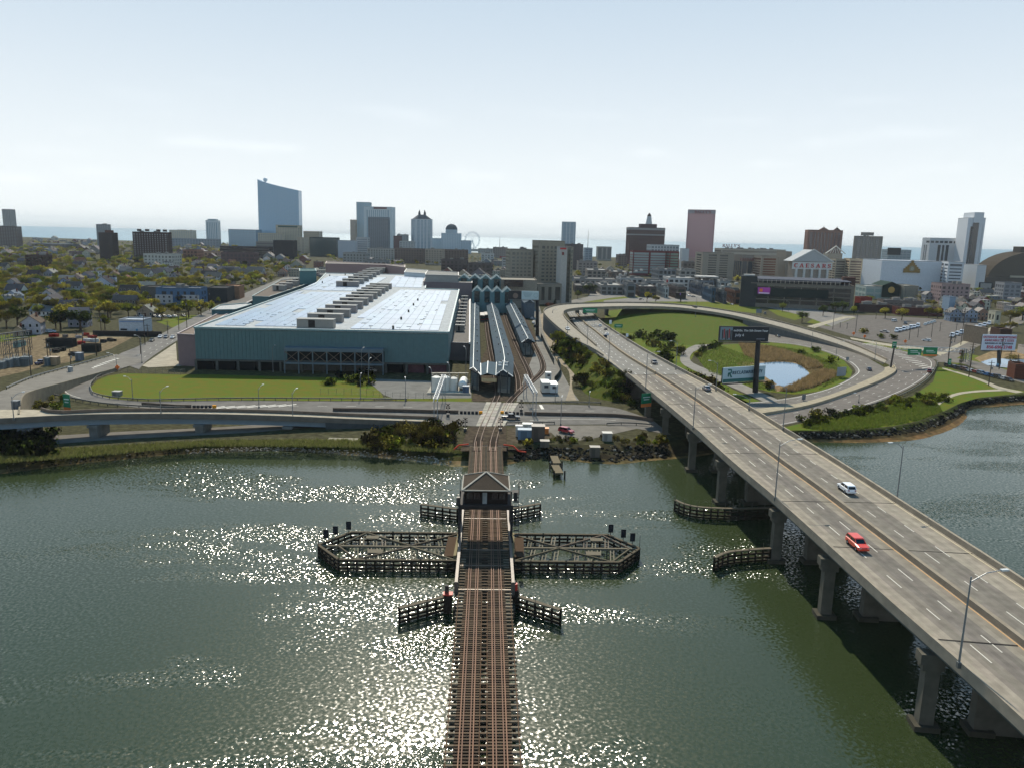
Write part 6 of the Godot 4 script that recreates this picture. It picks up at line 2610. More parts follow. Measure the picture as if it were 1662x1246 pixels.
func viaduct() -> void:
	var near := GL([[-140,689,8.6],[0,684,8.6],[60,680.5,8.5],[142,677,8.2],[220,676,7.8],[310,676,7.2],[400,677.5,6.4],[480,680,5.5],[560,683.5,4.6],[640,686.5,3.6],[706,688.5,2.9]])
	var far := []
	for i in near.size():
		far.append(near[i]+Vector3(0.4,0,-6.6))
	far[0] = near[0]+Vector3(0,0,-16)
	far[1] = near[1]+Vector3(0,0,-14)
	var o := thing("ramp_viaduct",near[4],0,"long low road viaduct on piers along the left river bank","viaduct")
	landmark("left viaduct",near[4])
	var k := 50
	var a := even(smooth(near,3.0),k)
	var b := even(smooth(far,3.0),k)
	var mb := MB.new()
	mb.col = c8(190,178,156)
	for i in k:
		var u := UPV*0.5
		mb.quad(a[i],a[i+1],b[i+1],b[i])
		mb.quad(a[i]-u,b[i]-u,b[i+1]-u,a[i+1]-u)
	wpart(o,"deck",mb,M.concrete)
	mb = MB.new()
	mb.col = c8(120,116,108)
	wall_along(mb,a,0.4,-0.6,0.9)
	wpart(o,"parapet",mb,M.concrete)
	mb = MB.new()
	mb.col = c8(128,116,104)
	wall_along(mb,b.slice(8),0.4,-0.6,0.9)
	wpart(o,"parapet",mb,M.concrete)
	for off in [0.9,3.2,5.6]:
		mb = MB.new()
		mb.col = c8(104,122,134)
		for i in k-6:
			mb.bar(a[i]+Vector3(0,-1.35,-off),a[i+1]+Vector3(0,-1.35,-off),0.45,1.6)
		wpart(o,"steel_girder",mb,M.smoothpaint)
	for px in [28.0,145.0,311.0,466.0]:
		var g := G(px,700,LAND)
		var i := 0
		while i < k-1 and pic(a[i]).x < px:
			i += 1
		mb = MB.new()
		mb.col = c8(120,124,122)
		mb.box(Vector3(a[i].x,(LAND+a[i].y-2.2)*0.5-0.6,a[i].z-3.2),Vector3(2.2,a[i].y-2.2-LAND+1.2,6.4))
		mb.box(Vector3(a[i].x,a[i].y-2.5,a[i].z-3.2),Vector3(2.8,0.7,7.4))
		wpart(o,"pier",mb,M.concrete)
	mb = MB.new()
	mb.col = c8(84,90,92)
	wall_along(mb,a.slice(k-12),0.5,0,-0.5,4.0,LAND-0.4)
	wpart(o,"abutment_wall",mb,M.concrete)


func rocks() -> void:
	# rip-rap on the bank at the right and stones at the left: far more than one could count
	var shapes := []
	for s in 4:
		var mb := MB.new()
		mb.col = Color.WHITE
		var ringn := 6
		var rows := []
		for j in 4:
			var row := []
			for i in ringn:
				var ph := PI*(j+0.3)/3.6-PI/2
				var th := TAU*i/ringn
				row.append(Vector3(cos(ph)*cos(th),sin(ph)*0.7,cos(ph)*sin(th))*rng.randf_range(0.7,1.15))
			rows.append(row)
		for j in 3:
			for i in ringn:
				mb.quad(rows[j][i],rows[j+1][i],rows[j+1][(i+1) % ringn],rows[j][(i+1) % ringn])
		for i in ringn:
			mb.tri(rows[3][i],Vector3(0,0.75,0),rows[3][(i+1) % ringn])
		shapes.append(mb.mesh())
	var low := shore_low()
	var top := shore_top()
	var lines := [[1290,1700,1000,0.42,0.88,0.22,0.7],[835,1085,420,0.1,0.85,0.2,0.7],[300,735,420,0.0,0.4,0.12,0.4],[0,300,120,0.1,0.5,0.1,0.35]]
	for s in 4:
		var mm := MultiMesh.new()
		mm.transform_format = MultiMesh.TRANSFORM_3D
		mm.use_colors = true
		mm.mesh = shapes[s]
		var where := []
		var tint := []
		for l in lines:
			for i in l[2]/4:
				var px := rng.randf_range(l[0],l[1])
				var a := low_at(low,px)
				var b := low_at(top,px)
				var t := rng.randf_range(l[3],l[4])
				var p := a.lerp(b,t)
				p.y = LAND*pow(t,1.25)+0.05
				var size := rng.randf_range(l[5],l[6])
				where.append(Transform3D(Basis.from_euler(Vector3(rng.randf()*0.6,rng.randf()*TAU,rng.randf()*0.6)).scaled(Vector3(size,size*0.8,size)),p))
				var g := rng.randf_range(0.1,0.24) if rng.randf() < 0.86 else rng.randf_range(0.4,0.6)
				if l[0] == 300:
					g = rng.randf_range(0.55,0.8)
				tint.append(Color(g*1.02,g*0.98,g*0.9))
		mm.instance_count = where.size()
		for i in where.size():
			mm.set_instance_transform(i,where[i])
			mm.set_instance_color(i,tint[i])
		var o := MultiMeshInstance3D.new()
		o.name = numbered("bank_stones")
		o.multimesh = mm
		o.material_override = M.rock
		o.set_meta("kind","stuff")
		add_child(o)


func low_at(line:Array,px:float) -> Vector3:
	for i in line.size()-1:
		var a := pic(line[i])
		var b := pic(line[i+1])
		if (px >= a.x and px <= b.x) or (px <= a.x and px >= b.x):
			return line[i].lerp(line[i+1],(px-a.x)/(b.x-a.x if absf(b.x-a.x) > 0.01 else 1.0))
	return line[-1]


# ---- billboards, gantries and signs ----------------------------------------------------------------------
func board(o:Node3D,called:String,at:Vector3,w:float,h:float,yaw:float,col:Color) -> Node3D:
	var b := Node3D.new()
	b.name = called
	o.add_child(b,true)
	b.position = at-o.position
	b.rotation.y = yaw
	box_part(b,"face",Vector3.ZERO,Vector3(w,h,0.4),col,M.print)
	box_part(b,"back_frame",Vector3(0,0,-0.6),Vector3(w*0.98,h*0.94,0.7),c8(48,48,50),M.steel)
	box_part(b,"catwalk",Vector3(0,-h*0.5-0.35,0.5),Vector3(w*1.02,0.25,1.2),c8(44,44,46),M.steel)
	return b


func build_interchange_things() -> void:
	var mb:MB
	# two-board billboard by the lagoon
	var base := G(1226,637)
	var d := -base.z
	var o := thing("tall_billboard",base,0,"tall billboard with a dark upper board and a pale lower board by the lagoon","billboard")
	mb = MB.new()
	mb.col = c8(40,38,40)
	mb.tube(Vector3.ZERO,P(1231,552,d)-base,1.05,0.85,14)
	part(o,"pole",mb,M.steel)
	var up := board(o,"upper_board",P(1207.5,542,d),18.6,5.4,0.06,c8(34,36,40))
	var pic_l := MB.new()
	pic_l.col = c8(110,128,134)
	pic_l.box(Vector3(-6.6,0,0.24),Vector3(4.6,4.7,0.06))
	part(up,"picture_panel",pic_l,M.print)
	for i in 7:
		box_part(up,"picture_strokes",Vector3(-8.0+i*0.62,-0.3+0.4*sin(i*2.0),0.3),Vector3(0.4,3.4,0.06),[c8(50,40,40),c8(150,44,44),c8(60,52,50)][i % 3],M.print)
	letters(up,"lettering","neDtIe. The 5th Down Tour",Transform3D(Basis(),Vector3(2.5,1.2,0.26)),0.72,c8(196,196,196))
	letters(up,"lettering","july 4",Transform3D(Basis(),Vector3(-1.6,-0.5,0.26)),0.9,c8(186,186,190))
	box_part(up,"print_line",Vector3(6.4,-1.8,0.24),Vector3(3.2,0.4,0.05),c8(104,104,112),M.print)
	var lw := board(o,"lower_board",P(1208,607,d),19.6,5.6,0.42,c8(168,188,196))
	mb = MB.new()
	mb.col = c8(38,96,92)
	mb.box(Vector3(0,-2.1,0.24),Vector3(19.4,1.3,0.06))
	part(lw,"green_band",mb,M.print)
	letters(lw,"lettering","RECLAIMABILITY",Transform3D(Basis(),Vector3(1.3,0.7,0.26)),1.2,c8(40,78,96),"Droid Sans",true,1.05)
	mb = MB.new()
	mb.col = c8(34,98,94)
	mb.box(Vector3(-7.0,1.9,0.26),Vector3(1.5,0.5,0.08))
	mb.box(Vector3(-6.2,1.3,0.26),Vector3(0.5,1.3,0.08))
	mb.box(Vector3(-6.9,0.7,0.26),Vector3(1.4,0.45,0.08))
	mb.bar(Vector3(-6.9,0.5,0.26),Vector3(-6.0,-0.9,0.26),0.3,0.5)
	mb.bar(Vector3(-7.5,0.6,0.26),Vector3(-7.5,-0.6,0.26),0.3,0.5)
	part(lw,"logo",mb,M.print)
	landmark("tall billboard",base)
	# white billboard at the right
	base = G(1622,590)
	d = -base.z
	o = thing("white_billboard",base,0,"large white billboard with red and black lettering at the right edge","billboard")
	mb = MB.new()
	mb.col = c8(70,66,62)
	mb.tube(Vector3.ZERO,P(1622,568,d)-base,0.9,0.8,12)
	part(o,"pole",mb,M.steel)
	var wb := board(o,"face_board",P(1622,556,d),16.8,7.6,0.05,c8(196,202,212))
	letters(wb,"lettering","OUTDOOR ADVERTISING",Transform3D(Basis(),Vector3(0,2.5,0.26)),1.05,c8(170,52,70),"Droid Sans",true,0.98)
	letters(wb,"lettering","AVAILABLE IN 2 SIZES",Transform3D(Basis(),Vector3(0,0.95,0.26)),1.05,c8(160,50,70),"Droid Sans",true,0.98)
	letters(wb,"lettering","NATIONS #1 IN COVERAGE",Transform3D(Basis(),Vector3(0,-0.5,0.26)),0.8,c8(60,60,74),"Droid Sans",true,1.0)
	letters(wb,"lettering","856-696-3748",Transform3D(Basis(),Vector3(0.4,-2.3,0.26)),1.5,c8(178,40,70),"Droid Sans",true,1.0)
	landmark("white billboard",base)
	# double billboard behind the station
	base = G(872,545)
	d = -base.z
	o = thing("station_billboard",base,0,"billboard on a black post by the station with a dark half and a pale half","billboard")
	mb = MB.new()
	mb.col = c8(30,30,32)
	mb.tube(Vector3.ZERO,P(872,488,d)-base,1.0,0.9,12)
	part(o,"pole",mb,M.steel)
	var b1 := board(o,"dark_board",P(838,479,d),8.4,4.8,0.12,c8(40,40,42))
	mb = MB.new()
	mb.col = c8(112,96,86)
	mb.tube(Vector3(-0.5,-0.4,0.24),Vector3(-0.5,-0.4,0.3),1.5,1.5,18)
	part(b1,"round_picture",mb,M.print)
	var b2 := board(o,"pale_board",P(860.5,479.5,d),9.6,4.7,0.05,c8(166,184,186))
	for i in 4:
		box_part(b2,"print_line",Vector3(-1.4,1.2-i*0.7,0.24),Vector3(5.2-i*0.6,0.22,0.05),c8(108,134,140),M.print)
	mb = MB.new()
	mb.col = c8(110,150,150)
	mb.ring(Vector3(3.2,0,0.24),Vector3(0,0,1),1.2,0.16,18)
	part(b2,"round_seal",mb,M.print)
	# small purple screen sign by the city road
	base = G(1105,490)
	d = -base.z
	o = thing("screen_sign",base,0,"dark roadside display with a small lit violet screen","sign")
	mb = MB.new()
	mb.col = c8(34,30,32)
	mb.box(P(1105,480,d)-base,Vector3(10.0,5.6,1.4),0.3)
	mb.tube(Vector3.ZERO,P(1105,482,d)-base,0.5,0.5,8)
	part(o,"cabinet",mb,M.steel)
	glow(o,"violet_screen",P(1101.5,477.5,d)-base+Vector3(-0.4,0,0.95),Vector3(4.2,1.9,0.1),Color8(150,120,220),0.3)
	# sign gantry over the wide loop
	var l := G(1446,597)
	var r := G(1570,588)
	d = -l.z
	o = thing("sign_gantry",l,0,"sign gantry with two green boards over the wide loop road","sign gantry")
	landmark("loop sign gantry",l.lerp(r,0.5))
	var lt := P(1452,565,d)
	var rt := P(1566,570,-r.z)
	mb = MB.new()
	mb.col = c8(66,62,60)
	mb.tube(Vector3.ZERO,Vector3(lt.x-l.x,lt.y-l.y+1.0,lt.z-l.z),0.42,0.36,10)
	part(o,"pole",mb,M.steel)
	truss(o,lt+UPV * -0.6,rt+UPV * -0.6,1.6,1.8)
	mb = MB.new()
	mb.col = c8(96,104,108)
	for e in [Vector3(-1.4,0,-0.8),Vector3(1.4,0,-0.8),Vector3(-1.4,0,0.8),Vector3(1.4,0,0.8)]:
		mb.bar(r+e,Vector3(r.x,rt.y+1.2,r.z)+e,0.3,0.3)
	for i in 5:
		var y := (rt.y-r.y)*i/5.0
		mb.bar(r+Vector3(-1.4,y,0.8),r+Vector3(1.4,y+2.0,0.8),0.16,0.16)
		mb.bar(r+Vector3(1.4,y,0.8),r+Vector3(-1.4,y+2.0,0.8),0.16,0.16)
	wpart(o,"lattice_leg",mb,M.steel)
	for e in [[1485,571.5,6.2,2.9,false],[1510.5,571,6.4,3.9,true]]:
		var p := P(e[0],e[1],d+3.0)
		var s := Node3D.new()
		s.name = "green_board"
		o.add_child(s,true)
		s.position = p-o.position
		box_part(s,"face",Vector3.ZERO,Vector3(e[2],e[3],0.15),c8(18,116,74),M.print)
		box_part(s,"white_lines",Vector3(-0.3,0.5,0.1),Vector3(3.4,0.28,0.04),c8(200,214,206),M.print)
		box_part(s,"white_lines",Vector3(0.2,-0.2,0.1),Vector3(4.2,0.24,0.04),c8(190,208,200),M.print)
		if e[4]:
			box_part(s,"orange_strip",Vector3(0,-1.62,0.1),Vector3(6.2,0.7,0.06),c8(206,112,50),M.print)
		else:
			box_part(s,"white_arrow",Vector3(2.2,-0.9,0.1),Vector3(0.8,0.5,0.04),c8(220,224,220),M.print)
	road_sign(1452,560,d,2.0,3.0,"small green board on top of the gantry's left pole")
	road_sign(1049,646,232.0,3.8,3.2,"green sign with an orange strip on the road bridge's left side",8.0,true,0.5)
	road_sign(958,504,470.0,8.6,3.0,"wide green sign hanging under the flyover",3.0)
	road_sign(1004,529,430.0,4.6,2.0,"green sign beside the highway before the grassy slope",LAND)
	road_sign(991,523,440.0,1.4,2.2,"small white route shield sign beside the highway",LAND,false,0.0,c8(206,212,216))
	road_sign(1018,544,380.0,1.2,1.6,"small white sign at the highway parapet",LAND,false,0.0,c8(206,212,216))
	road_sign(108,650,228.0,2.6,4.0,"green sign with orange bottom between ramp and loop",LAND,true,-0.3)
	road_sign(1542,587,350.0,1.3,2.6,"narrow teal green sign beside the wide loop's outer rail",LAND)
	road_sign(1366,603,322.0,5.0,3.8,"grey back of a road sign beside the lagoon",LAND,false,0.4,c8(128,134,138))
	road_sign(1376,582,370.0,1.4,1.6,"small grey sign at the inner loop's edge",LAND,false,0.0,c8(120,124,126))
	road_sign(1305,644,272.0,1.3,2.0,"round grey sign on the island near the bridge",LAND,false,0.0,c8(96,100,104))
	road_sign(1254,637,292.0,1.3,1.9,"grey sign beside the tall billboard",LAND,false,0.0,c8(88,94,92))
	road_sign(1232,505,540.0,4.4,2.8,"blue-grey sign back on the grass by the dark parking garage",LAND,false,0.3,c8(96,108,116))
	for e in [[1386,540,"beside the car park's near corner"],[1404,545,"behind the loop beside the small round shrub"],[1470,553,"above the hatched marking behind the loop"],[190,596,"at the street's bend above the shore lawn"]]:
		road_sign(e[0],e[1]+(1 if e[0] > 900 else 0),-G(e[0],e[1]+6).z,1.5,1.5,"orange diamond works sign %s" % e[2],LAND,false,0.0,c8(220,110,44),true)
	landmark("flyover underpass",G(950,525))
	# utility truck poles near the car park are with the lamps


func glow(o:Node3D,called:String,at:Vector3,size:Vector3,col:Color,power:float) -> void:
	var m := StandardMaterial3D.new()
	m.resource_name = "screen_glow"
	m.albedo_color = col.darkened(0.5)
	m.emission_enabled = true
	m.emission = col
	m.emission_energy_multiplier = power
	var mb := MB.new()
	mb.box(at,size)
	var s := part(o,called,mb,m)
	var l := AreaLight3D.new()
	l.name = "screen_light"
	l.area_size = Vector2(size.x,size.y)
	l.light_color = col
	l.light_energy = 0.1
	l.shadow_enabled = true
	s.add_child(l)
	l.position = at+Vector3(0,0,size.z+0.1)
	l.rotation.y = PI


func road_sign(px:float,py:float,dist:float,w:float,h:float,label:String,foot := LAND,strip_on := false,yaw := 0.0,col := Color8(22,116,80),diamond := false) -> void:
	var p := P(px,py,dist)
	var o := thing("road_sign",Vector3(p.x,foot,p.z),yaw,label,"road sign")
	var y := maxf(p.y-foot,1.0)
	if diamond:
		var mb := MB.new()
		mb.col = col
		mb.obox(Vector3(0,y,0.1),Vector3(0.7,0.7,0)*w*0.5,Vector3(-0.7,0.7,0)*w*0.5,Vector3(0,0,0.04))
		part(o,"face",mb,M.print)
	else:
		box_part(o,"face",Vector3(0,y,0.12),Vector3(w,h,0.1),col,M.print)
		if col.g > 0.4 and col.r < 0.15:
			box_part(o,"white_lines",Vector3(0,y+h*0.12,0.19),Vector3(w*0.7,h*0.09,0.03),c8(196,212,204),M.print)
			box_part(o,"white_lines",Vector3(0,y-h*0.1,0.19),Vector3(w*0.55,h*0.09,0.03),c8(190,206,198),M.print)
	if strip_on:
		box_part(o,"orange_strip",Vector3(0,y-h*0.5-0.5,0.12),Vector3(w,1.0,0.1),c8(208,116,56),M.print)
	var n := MB.new()
	n.col = c8(74,78,80)
	for sx in ([-0.35,0.35] if w > 2.2 else [0.0]):
		n.bar(Vector3(sx*w,0,0),Vector3(sx*w,y+h*0.4,0),0.14,0.14)
	part(o,"post",n,M.steel)


func build_midtown() -> void:
	var o:Node3D
	var z:Vector3
	# tan hotel of three joined slabs
	o = block("tan_hotel","large tan hotel of three joined slabs with a white fin","hotel",864,917,392,690,30,10,c8(150,143,128),c8(150,144,132),{"floor":3.1,"bay":3.4,"pier":0.45,"spandrel":0.52,"glass":c8(78,80,78),"corner":3.0,"head":4.0})
	landmark("tan hotel",o.position)
	block("tan_hotel_left_wing","lower left slab of the tan hotel with a grid of windows","hotel",821,866,406,700,24,10,c8(158,151,136),c8(150,144,132),{"floor":3.1,"bay":3.4,"pier":0.45,"spandrel":0.5,"glass":c8(82,84,82),"corner":2.0,"units":3})
	o = block("white_fin_slab","pale windowless fin of the tan hotel with a red sign","hotel",904,921,402,655,16,10,c8(178,176,170),c8(170,168,162),{})
	box_part(o,"red_sign",Vector3(-1.0,size_of(o).y-1.6,8.3),Vector3(5.4,1.3,0.3),c8(176,44,48),M.print)
	box_part(o,"emblem",Vector3(-1.0,size_of(o).y-5.6,8.3),Vector3(1.8,2.4,0.3),c8(110,46,48),M.print)
	block("tan_hotel_right_wing","right slab of the tan hotel seen beyond the fin","hotel",915,931,402,665,26,10,c8(150,144,130),c8(150,144,132),{"floor":3.1,"bay":3.2,"pier":0.4,"spandrel":0.5,"glass":c8(78,84,82),"corner":1.0})
	o = block("tan_hotel_podium","tan hotel podium with square windows above the shrubs","hotel",855,912,462,640,20,10,c8(140,134,122),c8(150,146,138),{"bay":6.0,"floor":9.0,"pier":0.55,"glass":c8(52,54,54)})
	# dark parking garage with a screen
	o = block("dark_garage","big dark parking garage with pale railings and a violet screen","parking garage",1214,1388,463,655,70,-15,c8(118,112,102),c8(84,90,100),{"floor":3.4,"bay":14.0,"pier":0.05,"spandrel":0.2,"glass":c8(30,32,34),"corner":2.5})
	z = size_of(o)
	landmark("dark parking garage",o.position)
	box_part(o,"dark_screen_wall",Vector3(-8,z.y*0.62,z.z*0.5-0.2),Vector3(z.x*0.72,z.y*0.34,0.6),c8(44,52,50),M.plain)
	box_part(o,"roof_slab",Vector3(0,z.y+2.6,0),Vector3(z.x*0.96,0.6,z.z*0.8),c8(92,98,112),M.roofing)
	for i in 22:
		box_part(o,"roof_post",Vector3(-z.x*0.46+i*z.x*0.92/21,z.y+1.0,z.z*0.39),Vector3(0.5,3.0,0.5),c8(186,180,168),M.plain)
	box_part(o,"corner_tower",Vector3(-z.x*0.5-1,z.y*0.5+2.2,z.z*0.4),Vector3(13,z.y+6,14),c8(62,64,66),M.plain)
	box_part(o,"tower_cap",Vector3(-z.x*0.5-1,z.y+5.8,z.z*0.4),Vector3(9,1.2,10),c8(196,198,196),M.roofing)
	box_part(o,"brick_tower",Vector3(z.x*0.5+0.5,z.y*0.5+2.0,-z.z*0.1),Vector3(10,z.y+7,12),c8(82,60,54),M.plain)
	glow(o,"violet_screen",Vector3(-z.x*0.36,z.y*0.68,z.z*0.5+0.4),Vector3(10,5.4,0.3),Color8(140,60,150),0.35)
	box_part(o,"screen_picture",Vector3(-z.x*0.36-2.4,z.y*0.68+0.3,z.z*0.5+0.6),Vector3(2.6,2.6,0.1),c8(220,120,50),M.print)
	box_part(o,"screen_picture",Vector3(-z.x*0.36+0.2,z.y*0.68-2.0,z.z*0.5+0.6),Vector3(8.6,0.9,0.1),c8(220,210,226),M.print)
	# green-roofed store
	o = block("green_gable_store","store with a dark green gable and a pale glazed front","store",1389,1448,466,800,30,-4,c8(166,176,170),c8(200,200,194),{"floor":6.0,"bay":8.0,"pier":0.2,"glass":c8(128,150,146),"foot":1.0})
	z = size_of(o)
	landmark("green gable store",o.position)
	var mb := MB.new()
	mb.col = c8(34,52,48)
	var gx := 12.0
	mb.quad(Vector3(gx-9,2,16),Vector3(gx-9,z.y+1,16),Vector3(gx+9,z.y+1,16),Vector3(gx+9,2,16))
	mb.tri(Vector3(gx-9.5,z.y+1,16.2),Vector3(gx,z.y+5,16.2),Vector3(gx+9.5,z.y+1,16.2))
	mb.col = c8(36,66,60)
	mb.quad(Vector3(gx-9.5,z.y+1,16.4),Vector3(gx,z.y+5,16.4),Vector3(gx,z.y+5,-14),Vector3(gx-9.5,z.y+1,-14))
	mb.quad(Vector3(gx,z.y+5,16.4),Vector3(gx+9.5,z.y+1,16.4),Vector3(gx+9.5,z.y+1,-14),Vector3(gx,z.y+5,-14))
	part(o,"green_gable",mb,M.roofing)
	mb = MB.new()
	mb.col = c8(176,140,70)
	mb.tube(Vector3(gx,z.y*0.75,16.3),Vector3(gx,z.y*0.75,16.7),3.2,3.2,16)
	part(o,"round_badge",mb,M.print)
	block("tan_shed_store","tan metal clad store right of the green gable","store",1446,1492,465,790,34,-4,c8(140,138,126),c8(176,176,168),{"bay":2.0,"pier":0.85,"glass":c8(110,110,104)})
	# discount outlets between the highway and the old brown hotel
	var shops := [
		[931,1000,449,860,c8(140,136,132),"long grey outlet row just right of the tan hotel"],[1000,1045,447,880,c8(172,172,170),"pale outlet row with white roof cowls"],[1040,1078,452,850,c8(128,130,130),"grey outlet hall with dark awnings"],[1076,1128,447,860,c8(188,188,184),"white outlet hall behind the red shop sign"],[1124,1160,451,840,c8(120,126,132),"blue-grey outlet block under a white curved canopy"],[930,968,460,780,c8(96,90,86),"dark shop row nearest the tan hotel"],[966,1012,459,770,c8(154,150,144),"long low shop with a pale flat roof"],[1010,1032,457,740,c8(112,118,124),"glazed two-storey corner shop in the outlet rows"],[1030,1066,461,750,c8(92,84,82),"dark brick shop row by the busy street"],[1064,1086,462,740,c8(170,176,174),"pale grey gabled shop by the busy street"],[1084,1114,462,735,c8(104,92,88),"brown shop row with small awnings"],[1158,1186,452,820,c8(140,146,146),"pale green-grey shop near the parking garage"],[1140,1162,464,700,c8(66,88,108),"blue steel framed shop with white window squares"],[1160,1178,470,690,c8(84,92,104),"small dark blue shop by the garage road"],[1176,1208,468,690,c8(112,78,64),"brown brick restaurant with a white sawtooth roof"],[1120,1142,458,780,c8(82,90,100),"dark blue-grey shop front"],[950,985,437,1000,c8(150,140,130),"tan low hall with a pale roof"],[985,1022,440,960,c8(112,100,92),"brown low hall before the grassy lot"],[1058,1098,436,1000,c8(130,132,134),"grey low offices behind the outlets"],[1098,1130,437,980,c8(150,148,142),"tan-grey low offices right of the red office wing"]]
	for s in shops:
		var b := block("outlet_shop",s[5],"shop",s[0],s[1],s[2]+(5.0 if s[3] < 900 else 2.0),s[3],rng.randf_range(34,50),rng.randf_range(-5,3),s[4],c8(190,190,186) if rng.randf() < 0.65 else c8(128,128,126),{"floor":4.2,"bay":5.5,"pier":0.4,"spandrel":0.45,"glass":c8(44,48,52),"head":1.6,"foot":0.6,"units":4})
		if "white roof cowls" in s[5] or "sawtooth" in s[5]:
			for i in 5:
				box_part(b,"roof_cowl",Vector3(-12+i*6,size_of(b).y+0.5,6),Vector3(2.6,2.0,5),c8(212,212,208),M.roofing)
		if "red shop sign" in s[5]:
			box_part(b,"red_sign",Vector3(-8,9.5,17.5),Vector3(16,3,1),c8(160,40,44),M.print)
		if "curved canopy" in s[5]:
			box_part(b,"white_canopy",Vector3(2,size_of(b).y+1.5,6),Vector3(22,1.0,24),c8(216,216,212),M.roofing)
	landmark("outlet rows",P(1030,460,780))
	landmark("busy street",P(1050,475,700))


# ---- houses --------------------------------------------------------------------------------------------
func house(px:float,py:float,w:float,d:float,storeys:float,wall:Color,roof:Color,yaw:float,flat_roof := false,label := "",h0 := LAND) -> Node3D:
	var p := G(px,py,h0)
	return house_at(p,w,d,storeys,wall,roof,yaw,flat_roof,label)


func tone(c:Color) -> String:
	if c.r > 0.68 and c.b > 0.66:
		return "white"
	if c.b > c.r+0.06:
		return "blue-grey"
	if c.r > c.b+0.2 and c.g < c.r-0.15:
		return "red-brown"
	if c.r > c.b+0.1:
		return "cream" if c.r > 0.62 else "tan"
	return "grey" if c.r > 0.5 else "charcoal"


func house_at(p:Vector3,w:float,d:float,storeys:float,wall:Color,roof:Color,yaw:float,flat_roof := false,label := "") -> Node3D:
	var o := Node3D.new()
	o.name = numbered("row_house" if flat_roof else "gable_house")
	add_child(o)
	o.position = p
	o.rotation.y = yaw
	var h := storeys*2.9+0.4
	var mb := MB.new()
	mb.col = wall
	mb.box(Vector3(0,h*0.5,0),Vector3(w,h,d))
	if not flat_roof:
		var rise0 := w*0.38
		mb.tri(Vector3(-w*0.5,h,d*0.5),Vector3(0,h+rise0,d*0.5),Vector3(w*0.5,h,d*0.5))
		mb.tri(Vector3(w*0.5,h,-d*0.5),Vector3(0,h+rise0,-d*0.5),Vector3(-w*0.5,h,-d*0.5))
	part(o,"wall",mb,M.plain)
	mb = MB.new()
	mb.col = roof
	if flat_roof:
		mb.box(Vector3(0,h+0.1,0),Vector3(w+0.3,0.5,d+0.3))
		mb.col = roof.darkened(0.3)
		mb.box(Vector3(rng.randf_range(-0.3,0.3)*w,h+0.8,-d*0.2),Vector3(1.4,1.2,1.4))
	else:
		var rise := w*0.38
		for sx in [-1.0,1.0]:
			var e0 := Vector3(sx*(w*0.5+0.45),h-0.32,d*0.5+0.45)
			var e1 := Vector3(sx*(w*0.5+0.45),h-0.32,-d*0.5-0.45)
			var r0 := Vector3(0,h+rise+0.12,d*0.5+0.45)
			var r1 := Vector3(0,h+rise+0.12,-d*0.5-0.45)
			mb.quad(e0,r0,r1,e1)
			mb.quad(e0-UPV*0.2,e1-UPV*0.2,r1-UPV*0.2,r0-UPV*0.2)
			mb.quad(e0,e0-UPV*0.2,r0-UPV*0.2,r0)
			mb.quad(e0,e1,e1-UPV*0.2,e0-UPV*0.2)
		if rng.randf() < 0.5:
			mb.col = c8(120,76,64)
			mb.box(Vector3(w*0.18,h+rise*0.9,-d*0.15),Vector3(0.8,2.6,0.8))
	part(o,"roof",mb,M.roofing)
	var win := MB.new()
	for side in 4:
		var b := Basis(UPV,side*PI/2)
		var len := w if side % 2 == 0 else d
		var off := d*0.5 if side % 2 == 0 else w*0.5
		var n := int(maxf(1,len/2.6))
		for s in int(ceil(storeys)):
			for i in n:
				var at := b*Vector3(-len*0.5+(i+0.5)*len/n,1.7+s*2.9,off)
				if side == 0 and s == 0 and i == n/2:
					continue
				win.col = c8(214,214,208) if wall.r < 0.75 else c8(150,150,150)
				win.obox(at,b.x*0.62,UPV*0.86,b.z*0.04)
				win.col = c8(34,38,44)
				win.obox(at,b.x*0.5,UPV*0.74,b.z*0.07)
	part(o,"windows",win,M.plain,true)
	mb = MB.new()
	mb.col = c8(86,60,50)
	var n2 := int(maxf(1,w/2.6))
	mb.box(Vector3(-w*0.5+(n2/2+0.5)*w/n2,1.15,d*0.5+0.03),Vector3(1.1,2.3,0.1))
	part(o,"door",mb,M.plain)
	if not flat_roof and w > 7 and rng.randf() < 0.5:
		mb = MB.new()
		mb.col = roof.lerp(c8(90,90,94),0.5)
		mb.obox(Vector3(0,3.1,d*0.5+1.0),Vector3(w*0.46,0,0),Vector3(0,0.1,-0.04),Vector3(0,-0.2,1.1))
		mb.col = c8(200,200,196)
		for sx in [-0.42,0.42]:
			mb.box(Vector3(sx*w,1.5,d*0.5+1.9),Vector3(0.2,3.0,0.2))
		part(o,"porch",mb,M.plain)
	var kind := "house"
	if label:
		tag(o,label,"house","houses of the town")
	else:
		say(o,"%s %s with %s %s roof" % [tone(wall),kind,tone(roof),"flat" if flat_roof else "gable"],"house","houses of the town")
	return o


